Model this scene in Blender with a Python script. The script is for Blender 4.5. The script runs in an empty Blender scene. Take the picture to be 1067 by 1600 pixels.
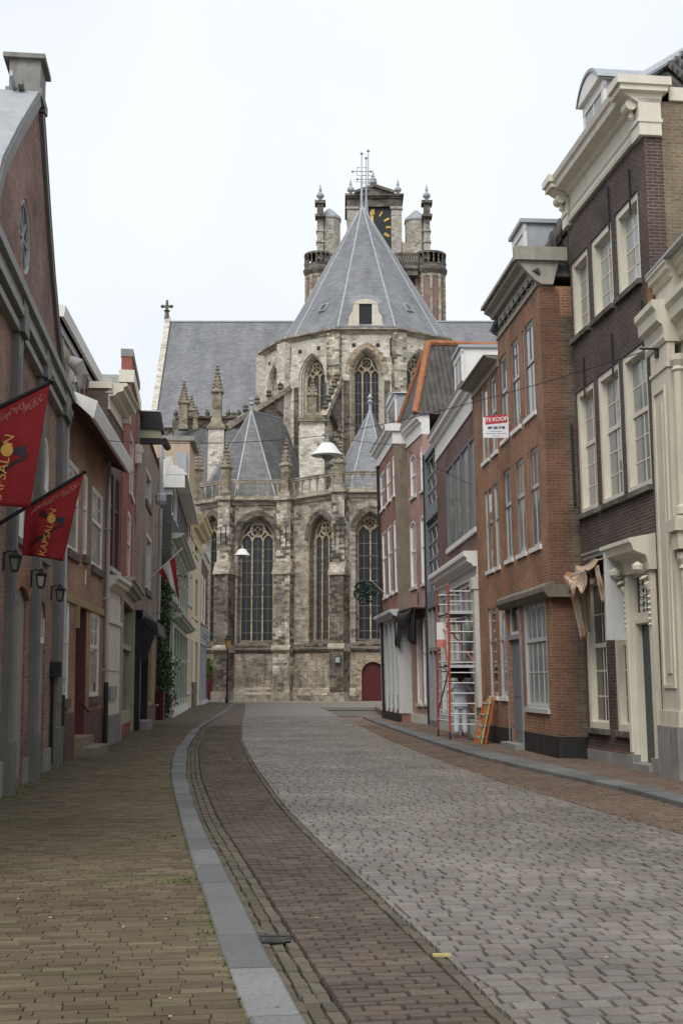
import bpy, math, random
import numpy as np
from mathutils import Vector, Matrix
random.seed(7)
R = math.radians
SC = bpy.context.scene
COL = SC.collection
# ------------------------------------------------------------------ camera model (used to read sizes off the photograph)
F, CX, CY, HY, EYE = 1900.0, 533.5, 800.0, 1066.0, 1.6
TH = math.atan((HY - CY) / F)
CAM = Vector((0, 0, EYE)); FW = Vector((0, math.cos(TH), math.sin(TH))); UP = Vector((0, -math.sin(TH), math.cos(TH)))
def ray(px, py):
    return Vector(((px - CX) / F, 0, 0)) + FW + UP * ((CY - py) / F)
def at_z(px, py, z=0.0):
    d = ray(px, py); return CAM + d * ((z - EYE) / d.z)
def at_y(px, py, Y):
    d = ray(px, py); return CAM + d * (Y / d.y)
# ------------------------------------------------------------------ scene helpers
def tag(o, label=None, cat=None, group=None, kind=None):
    if label: o['label'] = label
    if cat: o['category'] = cat
    if group: o['group'] = group
    if kind: o['kind'] = kind
    return o
def empty(name, loc, rz=0.0):
    o = bpy.data.objects.new(name, None); COL.objects.link(o)
    o.empty_display_size = .3; o.location = loc; o.rotation_euler = (0, 0, rz); return o
class MB:
    def __init__(s, T=None): s.v = []; s.f = []; s.T = T
    def add(s, p):
        s.v.append(tuple(s.T(*p)) if s.T else tuple(p)); return len(s.v) - 1
    def face(s, pts): s.f.append([s.add(p) for p in pts])
    def mesh(s, vs, fs):
        b = len(s.v)
        for p in vs: s.add(p)
        for f in fs: s.f.append([b + i for i in f])
    def box(s, a0, a1, b0, b1, c0, c1):
        vs = [(a, b, c) for a in (a0, a1) for b in (b0, b1) for c in (c0, c1)]
        s.mesh(vs, [(0,1,3,2),(4,6,7,5),(0,4,5,1),(2,3,7,6),(0,2,6,4),(1,5,7,3)])
    def prism(s, poly, d):
        n = len(poly); d = Vector(d)
        vs = [tuple(p) for p in poly] + [tuple(Vector(p) + d) for p in poly]
        s.mesh(vs, [list(range(n))[::-1], list(range(n, 2*n))] + [(i, (i+1) % n, n + (i+1) % n, n + i) for i in range(n)])
    def bar(s, p0, p1, w, h=None, up=(0,0,1)):
        h = h or w; p0 = Vector(p0); p1 = Vector(p1); d = (p1 - p0)
        if d.length < 1e-6: return
        d.normalize(); up = Vector(up)
        if abs(d.dot(up)) > .98: up = Vector((0,1,0)) if abs(d.y) < .9 else Vector((1,0,0))
        x = d.cross(up).normalized(); y = x.cross(d).normalized()
        q = [x*(-w/2)+y*(-h/2), x*(w/2)+y*(-h/2), x*(w/2)+y*(h/2), x*(-w/2)+y*(h/2)]
        s.prism([p0 + k for k in q], p1 - p0)
    def chain(s, pts, w, h=None):
        for a, b in zip(pts, pts[1:]): s.bar(a, b, w, h)
    def tube(s, pts, r, n=8):
        rings = []; pts = [Vector(p) for p in pts]
        if not isinstance(r, (list, tuple)): r = [r] * len(pts)
        for i, p in enumerate(pts):
            d = (pts[min(i+1, len(pts)-1)] - pts[max(i-1, 0)]).normalized()
            up = Vector((0,0,1)) if abs(d.z) < .9 else Vector((0,1,0))
            x = d.cross(up).normalized(); y = x.cross(d).normalized()
            rings.append([p + (x*math.cos(2*math.pi*k/n) + y*math.sin(2*math.pi*k/n)) * r[i] for k in range(n)])
        vs = [tuple(q) for rg in rings for q in rg]; fs = []
        for i in range(len(pts)-1):
            for k in range(n):
                fs.append((i*n+k, i*n+(k+1) % n, (i+1)*n+(k+1) % n, (i+1)*n+k))
        fs.append(list(range(n))[::-1]); fs.append([len(vs)-n+k for k in range(n)])
        s.mesh(vs, fs)
    def lathe(s, prof, c=(0,0,0), n=16, rot=0.0):
        c = Vector(c); vs = []; fs = []
        for r, z in prof:
            for k in range(n):
                a = 2*math.pi*k/n + rot
                vs.append((c.x + r*math.cos(a), c.y + r*math.sin(a), c.z + z))
        m = len(prof)
        for i in range(m-1):
            for k in range(n):
                fs.append((i*n+k, i*n+(k+1) % n, (i+1)*n+(k+1) % n, (i+1)*n+k))
        fs.append(list(range(n))[::-1]); fs.append([(m-1)*n+k for k in range(n)])
        s.mesh(vs, fs)
    def pieces(s):
        # loose islands that lie well apart become objects of their own
        n = len(s.v); par = list(range(n))
        def find(a):
            while par[a] != a: par[a] = par[par[a]]; a = par[a]
            return a
        for f in s.f:
            r0 = find(f[0])
            for q in f[1:]: par[find(q)] = r0
        key = {}
        for i, p in enumerate(s.v):
            k = (round(p[0], 4), round(p[1], 4), round(p[2], 4))
            if k in key: par[find(i)] = find(key[k])
            else: key[k] = i
        roots = sorted({find(f[0]) for f in s.f}); k = len(roots)
        if k < 2 or k > 600: return None
        ix = {r: i for i, r in enumerate(roots)}; lo = np.full((k, 3), 1e9); hi = np.full((k, 3), -1e9)
        own = [ix[find(f[0])] for f in s.f]
        for f, o in zip(s.f, own):
            for q in f:
                lo[o] = np.minimum(lo[o], s.v[q]); hi[o] = np.maximum(hi[o], s.v[q])
        size = (hi-lo).max(axis=1); gap = np.maximum(0, np.maximum(lo[:, None]-hi[None], lo[None]-hi[:, None]))
        near = np.sqrt((gap**2).sum(axis=2)) <= np.maximum(.02, .49*np.maximum(size[:, None], size[None]))
        lab = list(range(k))
        def fl(a):
            while lab[a] != a: a = lab[a]
            return a
        for a, b in zip(*np.nonzero(np.triu(near, 1))): lab[fl(int(a))] = fl(int(b))
        g = [fl(i) for i in range(k)]; gs = sorted(set(g))
        if len(gs) < 2 or len(gs) > 90: return None
        out = []
        for q in gs:
            m = MB(); mp = {}
            for f, o in zip(s.f, own):
                if g[o] != q: continue
                nf = []
                for i in f:
                    if i not in mp: mp[i] = len(m.v); m.v.append(s.v[i])
                    nf.append(mp[i])
                m.f.append(nf)
            out.append(m)
        return out
    def build(s, name, mat, parent=None, off=None, smooth=False, split=True):
        if split and parent is not None and name not in ('foliage', 'needles', 'script_print', 'small_print', 'roof_tiles', 'ridge_tiles', 'saddle_bars', 'clock_numerals', 'stem'):
            ps = s.pieces()
            if ps:
                obs = [p.build(name, mat, parent, off, smooth, False) for p in ps]; return max(obs, key=lambda o: len(o.data.vertices))
        me = bpy.data.meshes.new(name)
        v = s.v
        if off is not None: v = [(p[0]-off[0], p[1]-off[1], p[2]-off[2]) for p in v]
        me.from_pydata(v, [], s.f)
        uv = me.uv_layers.new(name='UVMap').data
        Z = Vector((0,0,1))
        co = [Vector(p) for p in v]
        for pl in me.polygons:
            n = pl.normal
            if abs(n.z) > .97: t = Vector((1,0,0)); b = Vector((0,1,0))
            else:
                t = Z.cross(n).normalized()
                if t.x + t.y*.5 < 0: t = -t
                b = n.cross(t).normalized()
                if b.z < 0: b = -b
            for li in pl.loop_indices:
                p = co[me.loops[li].vertex_index]
                uv[li].uv = (p.dot(t), p.dot(b))
        if smooth:
            for pl in me.polygons: pl.use_smooth = True
        me.materials.append(mat)
        o = bpy.data.objects.new(name, me); COL.objects.link(o)
        if parent: o.parent = parent
        return o
# ------------------------------------------------------------------ materials
class NT:
    def __init__(s, name):
        s.m = bpy.data.materials.new(name); s.m.use_nodes = True
        s.t = s.m.node_tree; s.N = s.t.nodes; s.L = s.t.links
        s.b = s.N['Principled BSDF']
    def n(s, typ, **kw):
        x = s.N.new(typ)
        for k, v in kw.items():
            if k.startswith('i_'): x.inputs[k[2:].replace('_', ' ')].default_value = v
            else: setattr(x, k, v)
        return x
    def l(s, a, b): s.L.new(a, b)
    def noise(s, vec, scale, detail=4, rough=.6):
        x = s.n('ShaderNodeTexNoise'); x.inputs['Scale'].default_value = scale
        x.inputs['Detail'].default_value = detail; x.inputs['Roughness'].default_value = rough
        if vec is not None: s.l(vec, x.inputs['Vector'])
        return x.outputs['Fac']
    def ramp(s, fac, stops):
        x = s.n('ShaderNodeValToRGB'); e = x.color_ramp.elements
        while len(e) < len(stops): e.new(.5)
        for k, (p, c) in enumerate(stops):
            e[k].position = p; e[k].color = c if len(c) == 4 else (*c, 1)
        s.l(fac, x.inputs['Fac']); return x.outputs['Color']
    def mix(s, fac, a, b, mode='MIX'):
        x = s.n('ShaderNodeMix', data_type='RGBA', blend_type=mode)
        for sock, val in ((x.inputs[0], fac), (x.inputs[6], a), (x.inputs[7], b)):
            if isinstance(val, (int, float)): sock.default_value = val
            elif isinstance(val, tuple): sock.default_value = (*val[:3], 1)
            else: s.l(val, sock)
        return x.outputs[2]
    def scalevec(s, vec, sc):
        x = s.n('ShaderNodeMapping'); x.inputs['Scale'].default_value = sc; s.l(vec, x.inputs['Vector']); return x.outputs[0]
    def bump(s, h, strength, dist=.02):
        x = s.n('ShaderNodeBump'); x.inputs['Strength'].default_value = strength; x.inputs['Distance'].default_value = dist
        s.l(h, x.inputs['Height']); s.l(x.outputs[0], s.b.inputs['Normal'])
    def col(s, c): s.l(c, s.b.inputs['Base Color'])
    def uv(s): return s.n('ShaderNodeTexCoord').outputs['UV']
    def ob(s): return s.n('ShaderNodeTexCoord').outputs['Object']
def g3(c, k): return tuple(x * k for x in c)
def m_brick(name, c1, c2, mortar, bw=.21, bh=.066, ms=.010, dirt=(.06,.055,.05), dirt_amt=.5, dirt_scale=.6, big=.35, rough=.85, bump=.5):
    t = NT(name); uv = t.uv()
    wob = t.n('ShaderNodeVectorMath', operation='ADD'); nv = t.n('ShaderNodeTexNoise'); nv.inputs['Scale'].default_value = 3.0
    t.l(uv, nv.inputs['Vector'])
    sub = t.n('ShaderNodeVectorMath', operation='MULTIPLY_ADD'); t.l(nv.outputs['Color'], sub.inputs[0])
    sub.inputs[1].default_value = (.02,.012,0); sub.inputs[2].default_value = (-.01,-.006,0)
    t.l(uv, wob.inputs[0]); t.l(sub.outputs[0], wob.inputs[1])
    br = t.n('ShaderNodeTexBrick'); t.l(wob.outputs[0], br.inputs['Vector'])
    br.inputs['Scale'].default_value = 1; br.inputs['Brick Width'].default_value = bw; br.inputs['Row Height'].default_value = bh
    br.inputs['Mortar Size'].default_value = ms; br.inputs['Mortar Smooth'].default_value = .3; br.inputs['Bias'].default_value = 0
    br.inputs['Color1'].default_value = (*c1, 1); br.inputs['Color2'].default_value = (*c2, 1); br.inputs['Mortar'].default_value = (*mortar, 1)
    f = t.noise(uv, 22, 3); v = t.ramp(f, [(.25, (.68,.68,.68)), (.75, (1.28,1.25,1.22))])
    c = t.mix(1.0, br.outputs['Color'], v, 'MULTIPLY')
    f2 = t.noise(uv, dirt_scale, 6, .65)
    v2 = t.ramp(f2, [(.3, (1-big,)*3), (.7, (1+big,)*3)]); c = t.mix(1.0, c, v2, 'MULTIPLY')
    st = t.noise(t.scalevec(uv, (2.2, .35, 1)), 1.0, 5, .6)
    k = t.ramp(st, [(.5, (0,0,0)), (.78, (dirt_amt,)*3)])
    c = t.mix(k, c, dirt); t.col(c)
    t.b.inputs['Roughness'].default_value = rough; t.b.inputs['Specular IOR Level'].default_value = .25
    h = t.mix(.35, br.outputs['Fac'], f); inv = t.n('ShaderNodeInvert'); t.l(h, inv.inputs['Color'])
    t.bump(inv.outputs[0], bump, .012)
    return t.m
def m_paint(name, c, rough=.5, var=.12, dirt=.25, dirtc=(.10,.09,.07), scale=3.0, bump=.08, spec=.35, metal=0):
    t = NT(name); ob = t.ob()
    f = t.noise(ob, scale, 6, .65); v = t.ramp(f, [(.3, (1-var,)*3), (.7, (1+var*.6,)*3)])
    cc = t.mix(1.0, c, v, 'MULTIPLY')
    st = t.noise(t.scalevec(ob, (5, 5, .5)), 1.0, 6, .7)
    k = t.ramp(st, [(.47, (0,0,0)), (.78, (min(.9, dirt*1.5),)*3)])
    t.col(t.mix(k, cc, dirtc))
    t.b.inputs['Roughness'].default_value = rough; t.b.inputs['Specular IOR Level'].default_value = spec; t.b.inputs['Metallic'].default_value = metal
    if bump: t.bump(t.noise(ob, 30, 4), bump, .01)
    return t.m
def m_glass(name, dark, light, rough=.05):
    t = NT(name); oi = t.n('ShaderNodeObjectInfo'); ob = t.ob()
    f = t.noise(ob, .9, 2); a = t.n('ShaderNodeMath', operation='MULTIPLY_ADD'); t.l(oi.outputs['Random'], a.inputs[0])
    a.inputs[1].default_value = .7; t.l(t.n('ShaderNodeMath', operation='MULTIPLY', i_Value=.3).outputs[0], a.inputs[2])
    mm = a.inputs[2].links[0].from_node; t.l(f, mm.inputs[0]); mm.inputs[1].default_value = .5
    t.col(t.ramp(a.outputs[0], [(.15, dark), (.85, light)]))
    t.b.inputs['Roughness'].default_value = rough; t.b.inputs['Specular IOR Level'].default_value = .7
    t.bump(t.noise(ob, 2.2, 2), .06, .05)
    return t.m
def m_slate(name, c1, c2, bw=.6, bh=.30, rough=.5, lich=(.16,.15,.10), la=.3):
    t = NT(name); uv = t.uv(); br = t.n('ShaderNodeTexBrick'); t.l(uv, br.inputs['Vector'])
    br.inputs['Scale'].default_value = 1; br.inputs['Brick Width'].default_value = bw; br.inputs['Row Height'].default_value = bh
    br.inputs['Mortar Size'].default_value = .026; br.inputs['Color1'].default_value = (*g3(c1, .96), 1); br.inputs['Color2'].default_value = (*g3(c2, 1.04), 1)
    br.inputs['Mortar'].default_value = (*g3(c1, .80), 1)
    f = t.noise(t.scalevec(uv, (.5, .16, 1)), 1.0, 7, .7); v = t.ramp(f, [(.3, (.72,.72,.74)), (.7, (1.3,1.28,1.25))])
    c = t.mix(1.0, br.outputs['Color'], v, 'MULTIPLY')
    k = t.ramp(t.noise(uv, .35, 8, .7), [(.52, (0,0,0)), (.75, (la,)*3)])
    t.col(t.mix(k, c, lich)); t.b.inputs['Roughness'].default_value = rough; t.b.inputs['Specular IOR Level'].default_value = .3
    inv = t.n('ShaderNodeInvert'); t.l(br.outputs['Fac'], inv.inputs['Color']); t.bump(inv.outputs[0], .4, .02)
    return t.m
def m_stone(name, stops, bw=.5, bh=.24, dark=(.03,.028,.025), da=.75, rough=.9, mortar=(.22,.2,.16), tint=(.30,.24,.08), ta=.25, dlo=.5, dhi=.68, contrast=.25, blk=.14, blv=.6):
    t = NT(name); uv = t.uv(); br = t.n('ShaderNodeTexBrick'); t.l(uv, br.inputs['Vector'])
    br.inputs['Scale'].default_value = 1; br.inputs['Brick Width'].default_value = bw; br.inputs['Row Height'].default_value = bh
    br.inputs['Mortar Size'].default_value = .018; br.inputs['Bias'].default_value = 0
    br.inputs['Color1'].default_value = (1-contrast,)*3 + (1,); br.inputs['Color2'].default_value = (1+contrast,)*3 + (1,); br.inputs['Mortar'].default_value = (.8,.8,.8,1)
    f = t.noise(uv, .55, 8, .72); c = t.ramp(f, stops); c = t.mix(1.0, c, br.outputs['Color'], 'MULTIPLY')
    b2 = t.n('ShaderNodeTexBrick'); t.l(uv, b2.inputs['Vector']); b2.inputs['Scale'].default_value = 1; b2.inputs['Brick Width'].default_value = bw; b2.inputs['Row Height'].default_value = bh; b2.inputs['Mortar Size'].default_value = .004
    b2.inputs['Color1'].default_value = (0,0,0,1); b2.inputs['Color2'].default_value = (1,1,1,1); b2.inputs['Mortar'].default_value = (1,1,1,1)
    ad = t.mix(.55, b2.outputs['Color'], t.ramp(t.noise(uv, .33, 3, .6), [(.3, (0,0,0)), (.7, (1,1,1))]))
    c = t.mix(1.0, c, t.ramp(ad, [(blk, (blv, blv*.95, blv*.9)), (min(.98, blk+.2), (1,1,1))]), 'MULTIPLY')
    k = t.ramp(t.noise(t.scalevec(uv, (1.1, .38, 1)), .55, 8, .75), [(dlo, (0,0,0)), (dhi, (da,)*3)]); c = t.mix(k, c, dark)
    k2 = t.ramp(t.noise(t.scalevec(uv, (.7, .5, 1)), .8, 5, .6), [(.55, (0,0,0)), (.72, (ta,)*3)]); c = t.mix(k2, c, tint)
    f3 = t.noise(uv, 7, 5, .7); c = t.mix(1.0, c, t.ramp(f3, [(.25, (.6,.6,.6)), (.75, (1.3,1.3,1.3))]), 'MULTIPLY')
    t.col(c); t.b.inputs['Roughness'].default_value = rough; t.b.inputs['Specular IOR Level'].default_value = .2
    t.bump(f3, .5, .06)
    return t.m
def m_paver(name, stops, rough=.85, moss=(.05,.075,.02), ma=.35, ms=.9, spec=.25, wave=.15):
    t = NT(name); g = t.n('ShaderNodeNewGeometry'); pos = g.outputs['Position']
    c = t.ramp(g.outputs['Random Per Island'], stops)
    f = t.noise(pos, 38, 5, .7); c = t.mix(1.0, c, t.ramp(f, [(.25, (.7,.7,.7)), (.75, (1.25,1.25,1.25))]), 'MULTIPLY')
    f1 = t.noise(pos, .5, 5, .6); c = t.mix(1.0, c, t.ramp(f1, [(.3, (1-wave*1.4,)*3), (.7, (1+wave,)*3)]), 'MULTIPLY')
    k = t.ramp(t.noise(pos, ms, 8, .75), [(.5, (0,0,0)), (.72, (ma,)*3)]); c = t.mix(k, c, moss); t.col(c)
    t.b.inputs['Roughness'].default_value = rough; t.b.inputs['Specular IOR Level'].default_value = spec
    t.bump(f, .35, .004); return t.m
def m_noise(name, a, b, scale=2, rough=.9, bump=.3, spec=.2):
    t = NT(name); g = t.n('ShaderNodeNewGeometry'); pos = g.outputs['Position']
    f = t.noise(pos, scale, 9, .75); t.col(t.ramp(f, [(.3, a), (.7, b)])); t.b.inputs['Roughness'].default_value = rough
    t.b.inputs['Specular IOR Level'].default_value = spec; t.bump(f, bump, .02); return t.m
M = {}
M['brick_dark'] = m_brick('dark_brick', (.058,.040,.036), (.090,.062,.055), (.15,.13,.115), dirt_amt=.35)
M['brick_quoin'] = m_brick('dark_brick_corner', (.075,.044,.040), (.11,.064,.055), (.17,.15,.13), dirt_amt=.3)
M['brick_yellow'] = m_brick('yellow_brick', (.166,.122,.076), (.216,.166,.104), (.216,.194,.151), dirt_amt=.6)
M['brick_orange'] = m_brick('orange_brick', (0.239,0.107,0.059), (0.318,0.153,0.085), (0.318,0.255,0.180), dirt_amt=.5, big=.42, dirt=(0.106,0.076,0.052))
M['brick_strip'] = m_brick('orange_brick_strip', (.26,.105,.058), (.33,.14,.078), (.30,.2,.14), dirt_amt=.3)
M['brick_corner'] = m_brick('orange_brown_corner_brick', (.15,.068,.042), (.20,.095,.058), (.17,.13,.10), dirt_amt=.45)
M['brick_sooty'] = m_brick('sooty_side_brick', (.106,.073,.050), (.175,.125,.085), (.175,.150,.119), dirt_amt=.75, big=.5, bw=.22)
M['brick_pink'] = m_brick('pink_brick', (.338,.181,.156), (.413,.231,.200), (.413,.325,.288), dirt_amt=.2)
M['brick_red'] = m_brick('red_brick', (.240,.102,.079), (.312,.138,.108), (.264,.180,.144), dirt_amt=.35)
M['brick_purple'] = m_brick('brown_purple_brick', (.12,.062,.055), (.17,.09,.08), (.2,.16,.14), dirt_amt=.3)
M['brick_brown'] = m_brick('brown_brick', (.302,.164,.105), (.406,.228,.147), (.350,.267,.208), dirt_amt=.4)
M['brick_gable'] = m_brick('weathered_gable_brick', (0.184,0.098,0.080), (0.303,0.167,0.132), (0.255,0.200,0.167), dirt_amt=.6, big=.5, dirt=(0.184,0.147,0.120))
M['brick_umber'] = m_brick('umber_brick', (.117,.083,.066), (.166,.117,.092), (.166,.136,.112), dirt_amt=.4)
M['brick_crimson'] = m_brick('red_painted_brick', (.276,.091,.071), (.345,.117,.091), (.262,.103,.083), dirt_amt=.35)
M['brick_taupe'] = m_brick('taupe_brick', (.233,.170,.130), (.294,.216,.170), (.276,.224,.181), dirt_amt=.35)
M['brick_black'] = m_brick('blackish_brick', (.048,.046,.043), (.074,.070,.065), (.156,.150,.138), dirt_amt=.3)
M['brick_plinth'] = m_brick('plum_brick_base', (.112,.065,.061), (.172,.100,.090), (.162,.126,.118), dirt_amt=.3)
M['render_dirty'] = m_paint('grey_brown_render', (.20,.17,.13), .9, .35, .5, scale=1.2)
M['render_orange'] = m_paint('orange_brown_render', (.30,.14,.075), .9, .2, .2)
M['cream'] = m_paint('cream_paint', (.69,.645,.53), .5, .08, .16, scale=2)
M['cream_stone'] = m_paint('cream_stone_paint', (.62,.575,.46), .6, .10, .20, scale=1.5)
M['white'] = m_paint('white_paint', (.76,.74,.70), .45, .07, .14)
M['offwhite'] = m_paint('offwhite_paint', (.58,.565,.52), .5, .12, .3)
M['greywhite'] = m_paint('grey_white_paint', (.50,.505,.49), .5, .08, .2)
M['grey_frame'] = m_paint('grey_frame_paint', (.30,.30,.30), .5, .1, .25)
M['grey_stone'] = m_paint('grey_stone', (.27,.265,.245), .85, .25, .45, scale=2.5, bump=.3)
M['grey_paint'] = m_paint('dark_grey_green_paint', (.150,.154,.138), .55, .15, .3)
M['grey_light'] = m_paint('grey_band_paint', (.270,.270,.247), .6, .15, .3)
M['steel'] = m_paint('blue_grey_steel', (.17,.19,.205), .45, .12, .25)
M['door_grey'] = m_paint('taupe_door_paint', (.276,.259,.224), .5, .07, .15)
M['sandstone'] = m_paint('worn_sandstone', (.25,.21,.145), .9, .25, .4, scale=4)
M['ochre'] = m_paint('ochre_timber', (.34,.26,.12), .7, .15, .3)
M['olive'] = m_paint('olive_cream_paint', (.391,.368,.270), .55, .1, .25)
M['sage'] = m_paint('sage_paint', (.380,.397,.328), .55, .1, .3)
M['peach'] = m_paint('peach_render', (.48,.37,.27), .85, .12, .35)
M['butter'] = m_paint('pale_yellow_render', (.52,.47,.345), .85, .1, .3)
M['butter2'] = m_paint('yellow_shop_paint', (.52,.43,.25), .6, .1, .25)
M['palegrey'] = m_paint('pale_grey_render', (.52,.50,.46), .85, .1, .3)
M['black'] = m_paint('black_paint', (.014,.014,.015), .5, .3, .2, dirtc=(.06,.06,.06))
M['blackplinth'] = m_paint('black_plinth', (.022,.021,.021), .7, .35, .4, dirtc=(.07,.065,.055))
M['teal_door'] = m_paint('dark_teal_paint', (.012,.028,.03), .3, .2, .1)
M['red_door'] = m_paint('red_door_paint', (.085,.010,.012), .55, .25, .3, dirtc=(.06,.01,.01))
M['redbrown'] = m_paint('red_brown_paint', (.11,.035,.025), .6, .2, .2)
M['lead'] = m_paint('lead_sheet', (.36,.385,.41), .5, .22, .25, scale=1.2, dirtc=(.2,.21,.22))
M['lead_pale'] = m_paint('pale_lead', (.36,.375,.39), .5, .15, .2, scale=1.5)
M['zinc'] = m_paint('zinc_pipe', (.34,.34,.34), .5, .2, .3)
M['whitepipe'] = m_paint('pale_pipe', (.46,.45,.44), .5, .15, .3)
M['iron'] = m_paint('black_iron', (.02,.02,.02), .6, .3, .2)
M['gold'] = m_paint('gilding', (.62,.42,.10), .35, .1, .1, metal=.5)
M['frieze'] = m_paint('beige_grey_frieze', (.36,.335,.28), .7, .2, .35)
M['orange_tile'] = m_paint('orange_ridge_tile', (.36,.145,.065), .8, .3, .3, scale=4)
M['glass'] = m_glass('window_glass', (.015,.016,.017), (.07,.07,.068))
M['glass_sky_tint'] = m_glass('painted_sky_glass', (.07,.075,.08), (.33,.335,.33), .04)  # pale pane colour painted in for curtains and sky reflection
M['glass_pale'] = m_glass('curtained_glass', (.10,.10,.10), (.42,.41,.39))
M['glass_grey'] = m_glass('grey_curtained_glass', (.10,.105,.105), (.30,.305,.30))
M['glass_pink'] = m_glass('pink_curtained_glass', (.36,.30,.30), (.56,.5,.49))
M['glass_green'] = m_glass('greenish_glass', (.12,.14,.12), (.24,.26,.225), .08)
M['glass_church'] = m_glass('leaded_dark_glass', (.016,.017,.019), (.05,.052,.056), .35)
M['glass_church'].node_tree.nodes['Principled BSDF'].inputs['Specular IOR Level'].default_value = .25
M['slate'] = m_slate('blue_grey_slate', (0.162,0.168,0.180), (0.206,0.212,0.223), lich=(0.313,0.298,0.266), la=.35)
M['slate_dark'] = m_slate('dark_slate', (0.108,0.108,0.112), (0.152,0.153,0.155), lich=(0.251,0.220,0.160), la=.4)
def m_pantile(name, c1, c2):
    t = NT(name); uv = t.uv(); br = t.n('ShaderNodeTexBrick', offset=0.0); t.l(uv, br.inputs['Vector']); br.inputs['Scale'].default_value = 1; br.inputs['Brick Width'].default_value = .21; br.inputs['Row Height'].default_value = .31; br.inputs['Mortar Size'].default_value = .004
    br.inputs['Color1'].default_value = (*c1, 1); br.inputs['Color2'].default_value = (*c2, 1); br.inputs['Mortar'].default_value = (*g3(c1, .4), 1)
    f = t.noise(uv, 1.2, 7, .7); c = t.mix(1.0, br.outputs['Color'], t.ramp(f, [(.3, (.7,.7,.7)), (.7, (1.35,1.3,1.25))]), 'MULTIPLY'); t.col(c); t.b.inputs['Roughness'].default_value = .55; t.b.inputs['Specular IOR Level'].default_value = .3
    sx = t.n('ShaderNodeSeparateXYZ'); t.l(uv, sx.inputs[0])
    def mt(op, a, b):
        x = t.n('ShaderNodeMath', operation=op)
        for k, q in enumerate((a, b)):
            if isinstance(q, (int, float)): x.inputs[k].default_value = q
            elif q is not None: t.l(q, x.inputs[k])
        return x.outputs[0]
    w = mt('SINE', mt('MULTIPLY', sx.outputs[0], 2*math.pi/.21), None); w = mt('MULTIPLY', w, .022)
    r = mt('FRACT', mt('DIVIDE', sx.outputs[1], .31), None); r = mt('MULTIPLY', r, -.03); h = mt('ADD', w, r)
    t.bump(h, 1.0, 1.0); return t.m
M['pantile_grey'] = m_pantile('grey_pantile', (.050,.046,.044), (.092,.082,.076))
M['pantile'] = m_pantile('dark_pantile', (.075,.052,.042), (.135,.088,.066))
M['stone_pale'] = m_stone('pale_church_stone', [(.3, (0.374,0.335,0.273)), (.5, (0.587,0.542,0.464)), (.72, (0.724,0.681,0.601))], da=.4, dlo=.55, dhi=.8, ta=.2)
M['stone_tower'] = m_stone('tower_stone', [(.3, (0.270,0.241,0.196)), (.5, (0.422,0.390,0.334)), (.72, (0.521,0.490,0.433))], da=.4, dlo=.55, dhi=.8, ta=.2)
M['stone_mid'] = m_stone('weathered_church_stone', [(.28, (0.162,0.133,0.106)), (.48, (0.362,0.315,0.252)), (.7, (0.549,0.492,0.410))], da=.5, dlo=.48, dhi=.72, ta=.35, blk=.22, blv=.68)
M['stone_blotch'] = m_stone('blotched_buttress_stone', [(.3, (0.228,0.194,0.158)), (.5, (0.444,0.401,0.328)), (.68, (0.624,0.582,0.512))], bw=.56, bh=.25, da=.6, dlo=.47, dhi=.56, ta=.5, tint=(0.403,0.310,0.105), contrast=.35, blk=.30, blv=.40)
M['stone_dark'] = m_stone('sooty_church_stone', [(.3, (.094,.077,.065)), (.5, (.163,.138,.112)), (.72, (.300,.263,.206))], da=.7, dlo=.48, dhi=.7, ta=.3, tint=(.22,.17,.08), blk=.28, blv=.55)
M['stone_jamb'] = m_stone('sandy_jamb_stone', [(.3, (0.230,0.180,0.126)), (.5, (0.380,0.308,0.221)), (.72, (0.495,0.419,0.315))], da=.5, dlo=.52, dhi=.75, ta=.3, blk=.22, blv=.6)
M['stone_pinnacle'] = m_stone('mossy_pinnacle_stone', [(.3, (0.120,0.100,0.066)), (.5, (0.280,0.240,0.176)), (.72, (0.420,0.370,0.297))], da=.6, dlo=.5, dhi=.7, ta=.45, tint=(0.192,0.160,0.044))
M['tracery'] = m_stone('tracery_stone', [(.3, (.322,.265,.178)), (.5, (.414,.345,.241)), (.72, (.483,.414,.299))], da=.35)
M['church_brick'] = m_brick('church_base_brick', (.20,.16,.12), (.42,.36,.28), (.36,.33,.27), bw=.42, bh=.16, ms=.02, dirt=(.035,.031,.028), dirt_amt=1.0, big=.75, dirt_scale=.35)
M['tower_brick'] = m_brick('tower_brick', (.20,.125,.10), (.27,.18,.145), (.25,.2,.17), dirt_amt=.4)
M['moulding_dark'] = m_stone('dark_moulding', [(.3, (.075,.068,.060)), (.5, (.150,.135,.112)), (.72, (.300,.270,.225))], da=.5)
# ------------------------------------------------------------------ arches
def arch_curve(a, b, zs, rise, kind, n=8):
    h = (b - a) / 2; m = (a + b) / 2
    if kind == 'rect' or rise <= 0: return [(a, zs), (b, zs)]
    if kind == 'point':
        Rr = (h*h + rise*rise) / (2*h); tm = math.asin(min(1, rise / Rr))
        if rise > Rr: tm = math.pi - tm
        left = [(a + Rr - Rr*math.cos(tm*i/n), zs + Rr*math.sin(tm*i/n)) for i in range(n+1)]
        return left + [(2*m - x, z) for x, z in left[::-1][1:]]
    Rr = (h*h + rise*rise) / (2*rise); cz = zs + rise - Rr; a0 = math.atan2(zs - cz, -h); a1 = math.atan2(zs - cz, h)
    if a0 < 0: a0 += 2*math.pi
    return [(m + Rr*math.cos(a0 + (a1-a0)*i/(2*n)), cz + Rr*math.sin(a0 + (a1-a0)*i/(2*n))) for i in range(2*n+1)]
def outline(h):
    a, b, c, d, kind, rise = h
    return [(a, c)] + arch_curve(a, b, d - rise, rise, kind) + [(b, c)]
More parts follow.
